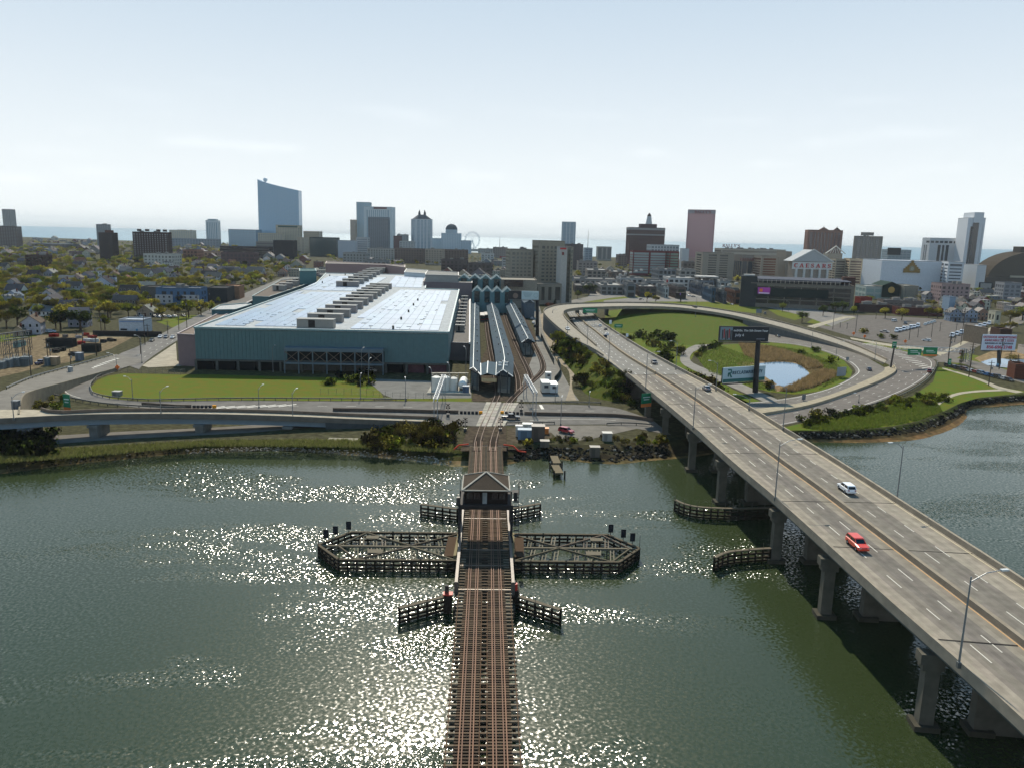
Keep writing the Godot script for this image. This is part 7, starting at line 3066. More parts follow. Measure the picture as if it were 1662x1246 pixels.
func build_left_town() -> void:
	var o:Node3D
	var W := c8(206,206,202)
	var CR := c8(196,186,152)
	var BL := c8(140,150,162)
	var GY := c8(150,152,156)
	var TN := c8(168,152,130)
	var RD := c8(128,76,62)
	var rG := c8(92,92,96)
	var rD := c8(58,58,64)
	var rB := c8(110,98,86)
	var rT := c8(140,132,120)
	# those one can tell apart
	house(54,541,9,12,2.0,c8(172,172,180),rB,0.35,false,"white two-storey house with a dark porch roof before the dark trees")
	house(31,545,4.5,4.5,1,TN,rT,0.3,false,"small tan garden shed left of the white porch house")
	house(23,494,9.5,11,2,c8(150,164,188),c8(120,134,150),0.3,false,"blue house with a bluish hip roof near the left edge")
	house(80,494,10,10,2.2,c8(170,174,182),rG,0.25,false,"grey two-storey house with a row of windows among dark trees")
	house(72,512,9,13,1,W,c8(126,138,146),1.5,false,"low white house with a long grey roof below the grey two-storey house")
	house(134,500,17,12,1.6,c8(190,184,148),rD,0.22,true,"cream row of flats with a dark roof")
	house(190,494,8,11,1.6,c8(160,174,196),rD,0.5,false,"small blue-white house with a dark gable roof")
	house(170,470,15,22,2.0,c8(178,188,204),c8(52,52,62),0.28,false,"big white church hall with a dark gable roof")
	o = house(183,468,6,6,3.4,c8(170,182,202),c8(52,54,64),0.28,true,"square white church tower beside the dark gable roof")
	house(126,460,9,9,2,c8(190,160,150),rT,0.2,false,"pinkish house with white gable near the church hall")
	house(106,470,9,11,2.2,c8(132,148,178),rD,0.3,false,"blue house with a steep dark roof left of the church hall")
	house(56,470,12,10,1.6,c8(182,186,192),rG,1.4,false,"white bungalow with a blue awning in the left trees")
	house(22,471,10,10,2,GY,rG,0.2,false,"grey house with a white gable at the far left")
	# blue flats
	o = block("blue_flats","bright blue three-storey apartment house with pale grey panels","apartment block",252,336,469,560,18,6,c8(84,112,142),c8(134,142,150),{"floor":3.0,"bay":4.6,"pier":0.6,"spandrel":0.55,"glass":c8(44,50,60),"corner":4.0,"units":3})
	for e in [-10.0,8.5]:
		box_part(o,"pale_panel",Vector3(e,4.4,size_of(o).z*0.5-0.1),Vector3(12,6.4,0.3),c8(176,176,178),M.plain)
		for i in 3:
			for j in 2:
				box_part(o,"window",Vector3(e-3.8+i*3.8,3.0+j*3.0,size_of(o).z*0.5+0.1),Vector3(1.3,1.3,0.1),c8(44,48,56),M.glazing)
	landmark("blue flats",o.position)
	# white office by the street
	o = block("white_office","low white office with a blue stripe by the street","office",192,246,521,406,12,6,c8(190,196,202),c8(196,194,186),{})
	box_part(o,"blue_stripe",Vector3(0,size_of(o).y-1.3,6.1),Vector3(size_of(o).x-0.5,0.35,0.1),c8(70,110,160),M.print)
	box_part(o,"dark_window",Vector3(-4.0,2.0,6.1),Vector3(3.2,0.9,0.1),c8(40,44,50),M.glazing)
	box_part(o,"blue_door",Vector3(2.6,1.3,6.1),Vector3(0.9,2.2,0.1),c8(52,116,150),M.print)
	landmark("white office",o.position)
	block("long_grey_shed","long grey shed roof behind the trees above the blue flats","shed",228,272,467,590,16,5,c8(96,94,90),c8(150,148,146),{})
	block("dark_sawtooth_hall","dark low hall with stepped grey roofs right of the blue flats","hall",334,380,469,590,26,8,c8(58,60,62),c8(96,98,104),{})
	block("brown_low_hall","brown low hall behind the dark stepped hall","hall",362,396,466,620,20,8,c8(150,116,92),c8(150,124,104),{})
	landmark("church hall",G(170,470))
	landmark("white porch house",G(54,541))
	landmark("cream flats",G(134,500))
	# long terraces in the middle distance
	for e in [[226,452,26,W],[250,451,22,c8(176,190,160)],[268,449,18,c8(186,186,168)],[347,457,16,W],[372,446,26,c8(196,198,198)],[396,450,22,c8(190,190,178)],[345,441,11,W],[205,447,12,c8(120,128,140)],[320,450,12,c8(186,176,160)],[415,446,20,c8(176,178,176)]]:
		house(e[0],e[1],11,e[2],1.8,e[3],vary(c8(120,118,118),0.15),1.55,false)
	# the rest: streets of houses that run away towards the sea
	var walls := [W,W,CR,BL,GY,TN,RD,c8(180,172,160),c8(150,130,116),c8(110,100,96)]
	var roofs := [rG,rD,rB,rT,c8(150,148,144),c8(120,84,70),c8(76,80,88)]
	var n := 0
	for row in 15:
		var dist := 400.0+row*44.0+pow(row,1.7)*4.0
		var x := -0.72*dist
		while x < -0.23*dist-20:
			x += rng.randf_range(13,26)*(1.0+row*0.05)
			var p := Vector3(x,LAND,-dist+rng.randf_range(-8,8)-x*0.08)
			var s := pic(p)
			if s.x < -30 or s.y > 530 or s.x > 505-maxf(0,(s.y-435)*2.6) or (s.x > 240 and s.x < 400 and s.y > 462) or (s.x > 150 and s.x < 195 and s.y > 452 and s.y < 480):
				continue
			if (s.x > 150 and s.x < 200 and s.y < 425) or (s.x > 210 and s.x < 282 and s.y < 424):
				continue
			if rng.randf() < 0.3:
				continue
			var fl := rng.randf() < 0.25
			house_at(p,rng.randf_range(7,11),rng.randf_range(9,15),[1.0,2.0,2.0,2.4][rng.randi() % 4],vary(walls[rng.randi() % walls.size()],0.1),vary(roofs[rng.randi() % roofs.size()],0.12),0.14+(PI/2 if rng.randf() < 0.4 else 0.0)+rng.randf_range(-0.08,0.08),fl)
			n += 1
	# substation at the left edge
	var sp := G(30,590)
	landmark("substation",sp)
	for e in [[2,598,2.6,2.8],[13,596,2.6,3.2],[26,594,2.8,3.4],[43,593,3.0,3.6]]:
		var t := thing("transformer",G(e[0],e[1]),0.1,"grey substation transformer with pale bushings, %s from the left edge" % nth([2,13,26,43].find(int(e[0]))+1),"transformer","substation transformers")
		box_part(t,"tank",Vector3(0,e[3]*0.5,0),Vector3(e[2]*1.1,e[3],e[2]),c8(108,116,118),M.smoothpaint)
		for i in 5:
			box_part(t,"cooling_fin",Vector3(-e[2]*0.4+i*e[2]*0.2,e[3]*0.45,e[2]*0.5+0.2),Vector3(0.12,e[3]*0.7,0.4),c8(96,104,106),M.smoothpaint)
		for i in 3:
			var mb := MB.new()
			mb.col = c8(176,170,160)
			mb.tube(Vector3(-0.8+i*0.8,e[3],0),Vector3(-0.8+i*0.8,e[3]+1.3,0),0.22,0.1,7)
			part(t,"bushing",mb,M.plain)
	for e in [[0,575,50,567],[8,586,48,580]]:
		var a := G(e[0],e[1])
		var b := G(e[2],e[3])
		var t := thing("busbar_frame",a,0,"dark lattice busbar frame over the substation, %s row" % ("farther" if e[1] == 575 else "nearer"),"substation frame")
		var mb := MB.new()
		mb.col = c8(70,74,78)
		for i in 5:
			var p := a.lerp(b,i/4.0)
			for sx in [-0.5,0.5]:
				mb.bar(p+Vector3(sx,0,0),p+Vector3(sx,8.6,0),0.16,0.16)
			for k in 5:
				mb.bar(p+Vector3(-0.5,k*1.7,0),p+Vector3(0.5,k*1.7+1.7,0),0.1,0.1)
		mb.bar(a+UPV*8.6,b+UPV*8.6,0.8,0.3)
		mb.bar(a+UPV*6.6,b+UPV*6.6,0.3,0.2)
		wpart(t,"lattice",mb,M.steel)
		mb = MB.new()
		mb.col = c8(150,148,142)
		for i in 12:
			var p := a.lerp(b,(i+0.5)/12.0)
			mb.tube(p+UPV*6.6,p+UPV*8.4,0.16,0.16,6)
		wpart(t,"insulators",mb,M.plain,true)
	# the yard beyond: container, trailers, heaps
	o = block("black_container","long black trailer with a pale roof edge in the dirt yard","trailer",73,124,553,-G(98,564).z,4.5,8,c8(34,38,40),c8(110,122,118),{})
	block("green_shed","pale green flat shed in the left dirt yard","shed",20,42,558,-G(30,564).z,6,8,c8(120,150,146),c8(140,168,164),{})
	cabinet(84,592,5.4,3.2,2.6,c8(142,122,96),"tan container at the yard's corner by the ramp",LAND)
	cabinet(78,593,1.6,3.0,2.4,c8(76,92,100),"blue-grey end box beside the tan container")
	cabinet(129,585,2.4,3.2,2.4,c8(92,104,118),"grey-blue site toilet with a white roof in the yard")
	block("black_hut","long dark scrap container in the yard near the ramp","container",131,164,562,-G(150,572).z,4,14,c8(40,42,40),c8(56,60,56),{})
	var fx := [[90,572,c8(60,58,56)],[98,570,c8(56,54,52)],[172,556,c8(54,50,48)],[181,554,c8(62,56,52)],[120,577,c8(52,56,60)],[126,549,c8(150,150,150)],[87,547,c8(140,54,46)],[108,547,c8(84,80,76)],[140,545,c8(132,48,44)],[150,549,c8(128,50,46)],[141,554,c8(206,206,206)],[152,555,c8(170,172,176)],[128,559,c8(156,44,38)],[44,545,c8(64,74,74)]]
	for e in fx:
		var p := G(e[0],e[1])
		var t := Node3D.new()
		t.name = numbered("scrap_heap")
		add_child(t)
		t.position = p
		for i in 4:
			box_part(t,"crate",Vector3(rng.randf_range(-1.4,1.4),0.6+rng.randf()*0.3,rng.randf_range(-1,1)),Vector3(rng.randf_range(1,2.4),rng.randf_range(0.9,1.7),rng.randf_range(0.8,1.6)),vary(e[2],0.15),M.plain)
		say(t,"heap of %s yard crates" % tone(e[2]),"crates")
	block("dark_wall","long dark fence wall behind the dirt yard","wall",150,262,540,-G(200,546).z,0.8,4,c8(52,48,46),c8(60,56,54),{})


func build_right_town() -> void:
	var o:Node3D
	block("pink_school","pinkish four-storey brick building with rows of square windows","building",1512,1576,462,745,24,-6,c8(156,136,134),c8(130,124,120),{"floor":3.4,"bay":4.0,"pier":0.62,"spandrel":0.55,"glass":c8(66,58,58),"units":2})
	landmark("pink brick building",P(1545,480,745))
	block("blue_house_block","plain pale blue block among the right row houses","house",1531,1552,483,640,14,-8,c8(132,152,172),c8(150,160,166),{})
	block("grey_house_tall","tall grey stone house with two windows at the parking lot's end","house",1605,1626,507,560,12,-10,c8(168,166,148),c8(150,148,138),{"floor":3.6,"bay":4.6,"pier":0.7,"spandrel":0.6,"glass":c8(46,50,50),"corner":2.0})
	block("grey_offices","grey stepped flats before the barrel-roofed hall","apartment block",1616,1660,460,780,20,-8,c8(138,140,144),c8(140,140,140),{"floor":3.3,"bay":4.5,"glass":c8(92,96,102)})
	block("tan_garage_stub","tan brick wall block beside the white billboard","building",1578,1592,534,-G(1585,560).z,18,8,c8(150,132,112),c8(140,130,118),{})
	block("brick_corner_shop","dark brick shop behind the white billboard","shop",1608,1644,536,470,12,-6,c8(84,66,58),c8(110,100,92),{})
	o = block("red_hut","red-brown hut with a pale roof at the right edge","hut",1636,1670,594,-G(1650,616).z,9,-14,c8(96,62,50),c8(196,180,156),{})
	block("red_roof_shop","shop with a pale red roof at the right edge","shop",1652,1690,567,400,14,-8,c8(186,176,166),c8(190,96,88),{})
	block("small_brown_hut","small brown hut by the far pond","hut",1558,1566,572,-G(1562,577).z,4,0,c8(110,86,66),c8(176,164,148),{})
	# brick row facing the car park
	block("brick_row","long dark brick row with pale roofs behind the car park","row houses",1387,1450,496,640,14,-7,c8(76,58,54),c8(184,178,170),{"floor":3.2,"bay":5.0,"pier":0.6,"spandrel":0.55,"glass":c8(46,40,40),"units":4})
	block("brick_row","dark red brick row right of the gap behind the car park","row houses",1448,1532,501,620,14,-7,c8(92,54,50),c8(176,170,164),{"floor":3.2,"bay":5.0,"pier":0.6,"spandrel":0.55,"glass":c8(46,38,38),"units":5})
	block("white_gable_row","row of low white roofs above the dark brick row","row houses",1424,1500,489,690,16,-6,c8(120,110,104),c8(206,204,200),{"floor":3.2,"bay":4.0,"glass":c8(80,76,74),"units":5})
	block("red_diner","small red-fronted diner beside the dark garage","diner",1388,1416,484,690,14,-4,c8(140,58,52),c8(196,194,190),{})
	landmark("car park",G(1440,535))
	var walls := [c8(190,188,184),c8(128,84,74),c8(150,150,156),c8(140,150,160),c8(176,164,146),c8(110,90,84),c8(196,192,176),c8(140,132,128)]
	var roofs := [c8(200,198,194),c8(150,148,146),c8(92,92,96),c8(120,116,112),c8(180,176,170)]
	for row in 13:
		var dist := 540.0+row*32.0
		var x := 0.34*dist
		while x < 0.75*dist:
			x += rng.randf_range(9,18)
			var p := Vector3(x,LAND,-dist+rng.randf_range(-7,7))
			var s := pic(p)
			if s.x > 1700 or s.x < 1490 or s.y > 526 or (s.x < 1528 and s.y > 492) or (s.x > 1500 and s.x < 1580 and s.y < 490 and s.y > 462 and dist > 730):
				continue
			if s.x < 1640 and s.y > 512:
				continue
			if rng.randf() < 0.22:
				continue
			var fl := rng.randf() < 0.6
			house_at(p,rng.randf_range(6,9),rng.randf_range(9,14),2.0 if rng.randf() < 0.7 else 2.6,vary(walls[rng.randi() % walls.size()],0.1),vary(roofs[rng.randi() % roofs.size()],0.1),-0.1+(PI/2 if rng.randf() < 0.3 else 0.0),fl)
	for e in [[1546,521,8,10,2.2,c8(126,138,156),c8(140,136,132)],[1571,522,9,9,2.2,c8(138,150,168),c8(150,150,150)],[1590,519,8,9,2.0,c8(150,120,104),c8(176,168,160)],[1562,510,12,12,1.6,c8(150,118,100),c8(186,160,146)]]:
		house(e[0],e[1],e[2],e[3],e[4],e[5],e[6],-0.1,false)
	# small dark roofs filling the streets between the midtown blocks
	var fillers := [[560,640,425,900,14],[700,770,428,880,10],[770,822,424,1000,12],[480,530,418,1050,8],[760,820,415,1300,14],[590,660,415,1250,10],[930,1010,432,1080,10],[130,330,402,1560,26],[330,500,408,1420,20],[0,160,408,1450,22],[0,330,397,1950,34],[0,150,392,2500,22]]
	for f in fillers:
		for i in f[4]:
			var px := rng.randf_range(f[0],f[1])
			var dist:float = f[3]*rng.randf_range(0.9,1.15)
			var q := P(px,f[2],dist)
			var c:Color = vary(walls[rng.randi() % walls.size()],0.12)
			house_at(Vector3(q.x,LAND,-dist),rng.randf_range(9,20),rng.randf_range(9,16),[1.0,2.0,3.0][rng.randi() % 3],c.darkened(0.1),vary(roofs[rng.randi() % roofs.size()],0.15),rng.randf_range(-0.1,0.1),rng.randf() < 0.6)


# ---- vehicles ---------------------------------------------------------------------------------------------
func car_meshes(kind:String) -> Dictionary:
	if proto.has(kind):
		return proto[kind]
	var v2 := func(a:Array) -> Array:
		var out := []
		for p in a:
			out.append(Vector2(p[0],p[1]))
		return out
	var body := []
	var cabin := []
	var roof := []
	var wz := [-1.4,1.35]
	var half := 0.9
	var wr := 0.33
	match kind:
		"sedan":
			body = [[-2.3,0.35],[-2.32,0.62],[-2.2,0.74],[-1.1,0.92],[1.5,0.95],[2.25,0.9],[2.35,0.6],[2.3,0.32]]
			cabin = [[-1.15,0.9],[-0.35,1.4],[0.95,1.4],[1.75,0.93]]
			roof = [[-0.4,1.38],[-0.25,1.45],[0.85,1.45],[1.02,1.38]]
		"suv":
			body = [[-2.35,0.4],[-2.38,0.75],[-2.25,0.92],[-1.15,1.08],[2.25,1.12],[2.38,0.7],[2.32,0.38]]
			cabin = [[-1.2,1.05],[-0.5,1.62],[1.9,1.62],[2.26,1.1]]
			roof = [[-0.56,1.6],[-0.4,1.72],[1.85,1.72],[2.02,1.6]]
			wr = 0.37
		"pickup":
			body = [[-2.8,0.5],[-2.82,0.95],[-2.6,1.08],[-1.4,1.14],[2.85,1.14],[2.88,0.6],[2.8,0.48]]
			cabin = [[-1.45,1.1],[-0.75,1.76],[0.75,1.76],[0.95,1.12]]
			roof = [[-0.8,1.74],[-0.62,1.86],[0.68,1.86],[0.82,1.74]]
			wz = [-1.85,1.8]
			half = 1.0
			wr = 0.42
		"van":
			body = [[-2.6,0.4],[-2.62,0.9],[-2.3,1.15],[-1.7,1.25],[2.6,1.25],[2.65,0.5],[2.55,0.38]]
			cabin = [[-1.9,1.2],[-1.2,1.9],[2.3,1.9],[2.6,1.22]]
			roof = [[-1.28,1.88],[-1.1,2.1],[2.35,2.1],[2.5,1.88]]
			wr = 0.38
	var d := {}
	var m := MB.new()
	m.side_shape(v2.call(body),half,0.12,0.12)
	m.side_shape(v2.call(roof),half-0.16,0.1,0.1)
	# pillars
	for sx in [-1.0,1.0]:
		var a:Array = cabin
		m.bar(Vector3(sx*(half-0.13),a[0][1],a[0][0]),Vector3(sx*(half-0.24),a[1][1],a[1][0]),0.09,0.09)
		m.bar(Vector3(sx*(half-0.13),a[3][1],a[3][0]),Vector3(sx*(half-0.24),a[2][1],a[2][0]),0.1,0.1)
		var zz:float = (a[1][0]+a[2][0])*0.5
		m.bar(Vector3(sx*(half-0.12),a[0][1],zz),Vector3(sx*(half-0.21),a[1][1],zz),0.1,0.1)
	if kind == "pickup":
		m.col = c8(60,60,62)
		m.box(Vector3(0,1.15,1.9),Vector3(1.6,0.03,1.7))
	d["body"] = m
	m = MB.new()
	m.col = c8(22,26,30)
	m.side_shape(v2.call(cabin),half-0.15,0.1,0.06)
	d["window_glass"] = m.mesh()
	m = MB.new()
	m.col = c8(24,24,25)
	m.tube(Vector3(-0.11,0,0),Vector3(0.11,0,0),wr,wr,14)
	m.col = c8(120,122,124)
	m.tube(Vector3(-0.125,0,0),Vector3(0.125,0,0),wr*0.58,wr*0.58,10)
	d["wheel"] = m.mesh()
	m = MB.new()
	m.col = c8(214,216,214)
	m.box(Vector3.ZERO,Vector3(0.36,0.16,0.1))
	d["headlight"] = m.mesh()
	m = MB.new()
	m.col = c8(150,26,24)
	m.box(Vector3.ZERO,Vector3(0.3,0.2,0.1))
	d["tail_light"] = m.mesh()
	d["wz"] = wz
	d["half"] = half
	d["wr"] = wr
	d["nose"] = body[1]
	d["tail"] = body[body.size()-2]
	proto[kind] = d
	return d


func car_node(kind:String,col:Color) -> Node3D:
	var key := "%s %s" % [kind,col.to_html()]
	if proto.has(key):
		return proto[key].duplicate()
	var d := car_meshes(kind)
	var o := Node3D.new()
	var src:MB = d.body
	var b := MB.new()
	b.v = src.v
	for q in src.c:
		b.c.append(col if q == Color(1,1,1) else q)
	part(o,"body",b,M.carpaint)
	part_mesh(o,"window_glass",d.window_glass,M.carglass)
	for z in d.wz:
		for sx in [-1.0,1.0]:
			var w := part_mesh(o,"wheel",d.wheel,M.rubber)
			w.position = Vector3(sx*(d.half-0.1),d.wr,z)
	for sx in [-0.62,0.62]:
		var l := part_mesh(o,"headlight",d.headlight,M.lamp)
		l.position = Vector3(sx,d.nose[1]-0.02,d.nose[0]+0.06)
		l = part_mesh(o,"tail_light",d.tail_light,M.lamp)
		l.position = Vector3(sx,d.tail[1]+0.2,d.tail[0]-0.08)
	proto[key] = o
	return o.duplicate()


func car(kind:String,col:Color,at:Vector3,ahead:Vector3,label := "",desc := "",group := "") -> Node3D:
	var o := car_node(kind,col)
	o.name = numbered({"sedan":"parked_car" if group else "car","suv":"sport_utility_car","pickup":"pickup_truck","van":"van"}[kind])
	add_child(o)
	var d := ahead-at
	var flat_d := Vector3(d.x,0,d.z)
	o.transform = Transform3D(Basis.looking_at(d.normalized() if d.length() > 0.01 else Vector3.FORWARD),at)
	var cat := {"sedan":"car","suv":"car","pickup":"pickup truck","van":"van"}
	if label:
		tag(o,label,cat[kind],group)
	else:
		say(o,desc,cat[kind],group)
	return o


func build_traffic() -> void:
	var W := c8(214,216,216)
	var K := c8(30,32,36)
	var S := c8(150,154,158)
	var R := c8(150,34,30)
	var B := c8(40,62,110)
	var on := 11.76
	car("suv",c8(222,224,226),G(1374,797,on),G(1340,772,on),"white car driving towards the city on the road bridge")
	car("suv",c8(206,62,40),G(1391,888,on),G(1420,912,on),"orange-red car driving towards the viewer on the road bridge")
	car("sedan",c8(92,98,106),G(1147,633,11.4),G(1120,616,11.2),"dark grey car by the right parapet where the bridge begins")
	car("sedan",c8(40,34,36),G(1062,590,10.6),G(1075,598,10.8),"black car coming down the highway's right lanes before the bridge")
	car("sedan",c8(214,214,212),G(921,535,11.0),G(930,541,10.8),"white car alone on the ramp beside the highway")
	car("sedan",W,G(974,530,5.8),G(968,524,5.4),"white car nearest the flyover on the highway")
	car("sedan",K,G(983,536,6.4),G(977,530,6.0),"black car between the white cars on the highway")
	car("sedan",W,G(985,544,7.2),G(979,538,6.8),"white car behind the black one on the highway")
	car("suv",K,G(982,548,7.4),G(976,542,7.0),"second black car, last of the small group on the highway")
	car("pickup",c8(36,42,54),G(829,680,LAND+0.12),G(845,680.3,LAND+0.12),"black and blue pickup truck driving over the level crossing")
	car("suv",c8(150,30,46),G(919,702,LAND+0.1),G(935,705,LAND+0.1),"dark red car parked on the apron by the river")
	car("suv",c8(196,196,194),G(602,603.5,LAND+0.05),G(612,604,LAND+0.05),"silver car in the shade below the hall's gallery")
	car("sedan",c8(70,74,80),G(1411,601,LAND+0.12),G(1404,594,LAND+0.12),"dark grey car on the inner loop road")
	car("suv",c8(120,30,28),G(1509,604,LAND+0.12),G(1511,598,LAND+0.12),"dark red car on the outer lane below the sign gantry")
	car("sedan",c8(40,44,50),G(1263,547,LAND+0.12),G(1272,550,LAND+0.12),"dark car on the inner loop far behind the lagoon")
	car("sedan",c8(60,66,72),G(1041,487,LAND+0.12),G(1050,488,LAND+0.12),"small grey car on the city road behind the flyover")
	car("sedan",c8(40,42,46),G(1052,493,LAND+0.12),G(1042,492,LAND+0.12),"small black car right behind the flyover's parapet")
	car("suv",c8(96,104,112),G(1242,510,LAND+0.12),G(1240,505,LAND+0.12),"grey car on the bend before the dark parking garage")
	car("van",c8(40,60,56),G(1176,493,LAND+0.12),G(1190,494,LAND+0.12),"dark green van on the city road near the violet screen")
	car("sedan",c8(120,130,144),G(1188,495,LAND+0.12),G(1200,497,LAND+0.12),"blue-grey car behind the dark green van")
	for e in [[246,554,K,"leftmost dark car"],[260,548,c8(220,220,220),"white car"],[269,548.5,c8(70,80,96),"blue-grey car"],[280,549,c8(190,192,194),"silver car"]]:
		car("sedan",e[2],G(e[0],e[1],LAND+0.14),G(e[0]-12,e[1]+7,LAND+0.14),"%s waiting on the street left of the hall" % e[3])
	car("pickup",c8(34,50,96),G(66,591),G(74,589),"blue pickup truck parked in the dirt yard by the substation")
	car("suv",c8(190,206,220),G(82,540),G(92,540),"pale blue covered car behind the dirt yard")
	for e in [[222,513,K],[229,513,W],[250,513,K],[258,513.5,S],[266,513,K],[274,513,W],[283,512.5,W],[297,512,K]]:
		car("sedan",e[2],G(e[0],e[1]+2),G(e[0]+8,e[1]+3.5),"","%s parked car" % tone(e[2]),"cars parked near the blue flats")
	# cars along the kerb of the right side street
	var cs := [K,c8(60,58,60),c8(44,40,44),c8(96,66,66),c8(190,190,192),c8(140,50,52),c8(110,128,146),c8(52,100,150),c8(40,80,120),c8(52,54,58),c8(190,190,188),c8(70,72,74)]
	for i in cs.size():
		var t := i/11.0
		var p := G(lerpf(1540,1638,t),lerpf(595,618,t),LAND+0.12)
		var q := G(lerpf(1540,1638,t)+20,lerpf(595,618,t)+4.7,LAND+0.12)
		car("suv" if i % 3 == 0 else "sedan",cs[i],p,q,"%s kerbside car, %s in the row from the sign gantry" % [tone(cs[i]),nth(i+1)],"","cars parked along the right side street")
	# boats or covered cars in the car park: pale shapes in two rows
	for i in 7:
		var t := i/6.0
		var k:String = ["van","suv"][i % 2]
		car(k,c8(206,212,220),G(lerpf(1456,1490,t),lerpf(539,531,t)),G(lerpf(1456,1490,t)-6,lerpf(539,531,t)+5),"pale van in the middle row of the car park, %s from the left" % nth(i+1),"","pale vans in the car park").scale = Vector3(1.3,1.25,1.3)
	for i in 9:
		var t := i/8.0
		car("van",c8(208,212,218),G(lerpf(1546,1606,t),lerpf(547,527,t)),G(lerpf(1546,1606,t)-6,lerpf(547,527,t)+5),"pale van in the long row on the car park's right, %s from the front" % nth(i+1),"","pale vans in the car park").scale = Vector3(1.3,1.25,1.3)
	for i in 4:
		car("suv",c8(176,186,190),G(1502+i*5,528-i*1.6),G(1498+i*5,532-i*1.6),"grey car of the small group in the car park, %s from the left" % nth(i+1),"","grey cars in the car park")
	car("van",W,G(1452,522),G(1466,521),"white minibus alone in the car park's far part")
	car("pickup",c8(120,130,140),G(1470,526),G(1474,523),"grey pickup truck behind the white minibus")
	car("pickup",c8(170,160,156),G(1436,540),G(1446,541),"flat pale trailer truck left of the vans")
	car("suv",W,G(1504,554),G(1494,553),"white car by the car park's front fence")
	car("van",W,G(1538,520),G(1546,520),"white van at the back of the car park")
	# busy street by the outlets
	for i in 26:
		var px := rng.randf_range(975,1075)
		var py := rng.randf_range(471,479)
		var c:Color = [W,K,S,R,B,c8(90,96,100)][rng.randi() % 6]
		car("sedan" if rng.randf() < 0.6 else "suv",c,G(px,py,LAND+0.12),G(px+14,py-rng.randf_range(-0.6,1.0),LAND+0.12),"","%s street car" % tone(c),"cars on the busy street")
	for i in 12:
		var px := rng.randf_range(1086,1200)
		var py := rng.randf_range(476,484)
		var c:Color = [W,K,S,c8(90,96,100)][rng.randi() % 4]
		car("sedan",c,G(px,py,LAND+0.12),G(px+10,py+rng.randf_range(-1,1),LAND+0.12),"","%s street car" % tone(c),"cars on the busy street")
	# staff cars beside the station
	for i in 7:
		car("suv" if i % 2 else "sedan",[W,K,W,S,W,K,c8(170,60,60)][i],G(871-i*2.6,537-i*6.0,LAND+0.12),G(868.5-i*2.6,530-i*6.0,LAND+0.12),"%s car parked by the right canopy, %s from the front" % [tone([W,K,W,S,W,K,c8(170,60,60)][i]),nth(i+1)],"","cars parked by the station")
	# trailers on the service yard
	for e in [[886,639,3.0,3.4,7.0,c8(182,180,172),"tall white box trailer on the service yard"],[899,639.5,2.8,3.0,7.0,c8(186,190,190),"white caravan with a dark window beside the box trailer"],[890,618,2.2,2.6,2.6,c8(196,196,190),"small white shed trailer behind the box trailer"]]:
		var t := thing("trailer",G(e[0],e[1],LAND+0.1),0.06,e[6],"trailer")
		box_part(t,"body",Vector3(0,e[3]*0.5+0.5,-e[4]*0.5),Vector3(e[2],e[3],e[4]),e[5],M.smoothpaint)
		box_part(t,"roof",Vector3(0,e[3]+0.56,-e[4]*0.5),Vector3(e[2]+0.1,0.12,e[4]+0.1),c8(214,214,210),M.smoothpaint)
		box_part(t,"window",Vector3(0.1,e[3]*0.62+0.5,0.03),Vector3(e[2]*0.5,e[3]*0.3,0.08),c8(60,66,76),M.glazing)
		for sx in [-1.0,1.0]:
			for z in [-0.3,-0.62]:
				var w := part_mesh(t,"wheel",car_meshes("van").wheel,M.rubber)
				w.position = Vector3(sx*(e[2]*0.5-0.1),0.38,e[4]*z)
	# two locomotive ends waiting between the canopies
	for e in [[783,522,"left"],[790,521,"right"]]:
		var t := thing("railcar",G(e[0],e[1],2.9),0.06,"dark train end standing between the canopies, %s track" % e[2],"train")
		box_part(t,"body",Vector3(0,2.0,-10),Vector3(2.9,3.4,20),c8(48,46,46),M.smoothpaint)
		box_part(t,"roof",Vector3(0,3.8,-10),Vector3(2.5,0.3,19.8),c8(90,90,92),M.smoothpaint)
		box_part(t,"window",Vector3(0,2.7,0.03),Vector3(2.2,0.8,0.08),c8(24,28,34),M.glazing)
		box_part(t,"red_front",Vector3(0,1.2,0.03),Vector3(2.6,0.7,0.08),c8(130,44,40),M.print)


# ---- lamps and poles ------------------------------------------------------------------------------------
func lamp(base:Vector3,h:float,arm:Vector3,label:String,double := false) -> void:
	var o := thing("street_lamp",base,0,label,"street lamp","street lamps")
	var mb := MB.new()
	mb.col = c8(126,128,128)
	mb.tube(Vector3.ZERO,Vector3(0,h,0),0.13,0.08,8)
	part(o,"pole",mb,M.steel)
	for s in ([1.0,-1.0] if double else [1.0]):
		mb = MB.new()
		mb.col = c8(150,152,152)
		var a:Vector3 = arm*s
		mb.tube(Vector3(0,h-0.6,0),Vector3(a.x*0.5,h+0.35,a.z*0.5),0.07,0.06,6)
		mb.tube(Vector3(a.x*0.5,h+0.35,a.z*0.5),Vector3(a.x,h+0.6,a.z),0.06,0.05,6)
		part(o,"arm",mb,M.steel)
		mb = MB.new()
		mb.col = c8(190,192,190)
		mb.obox(Vector3(a.x,h+0.6,a.z)+a.normalized()*0.35,a.normalized()*0.45,UPV*0.09,a.normalized().cross(UPV)*0.18)
		part(o,"luminaire",mb,M.lamp)
	mb = MB.new()
	mb.col = c8(110,112,110)
	mb.box(Vector3(0,0.35,0),Vector3(0.4,0.7,0.4))
	part(o,"foot",mb,M.steel)


func lamp_px(px:float,py:float,h:float,top_y:float,arm:Vector3,label:String) -> void:
	var b := G(px,py,h)
	lamp(b,P(px,top_y,-b.z).y-h,arm,label)


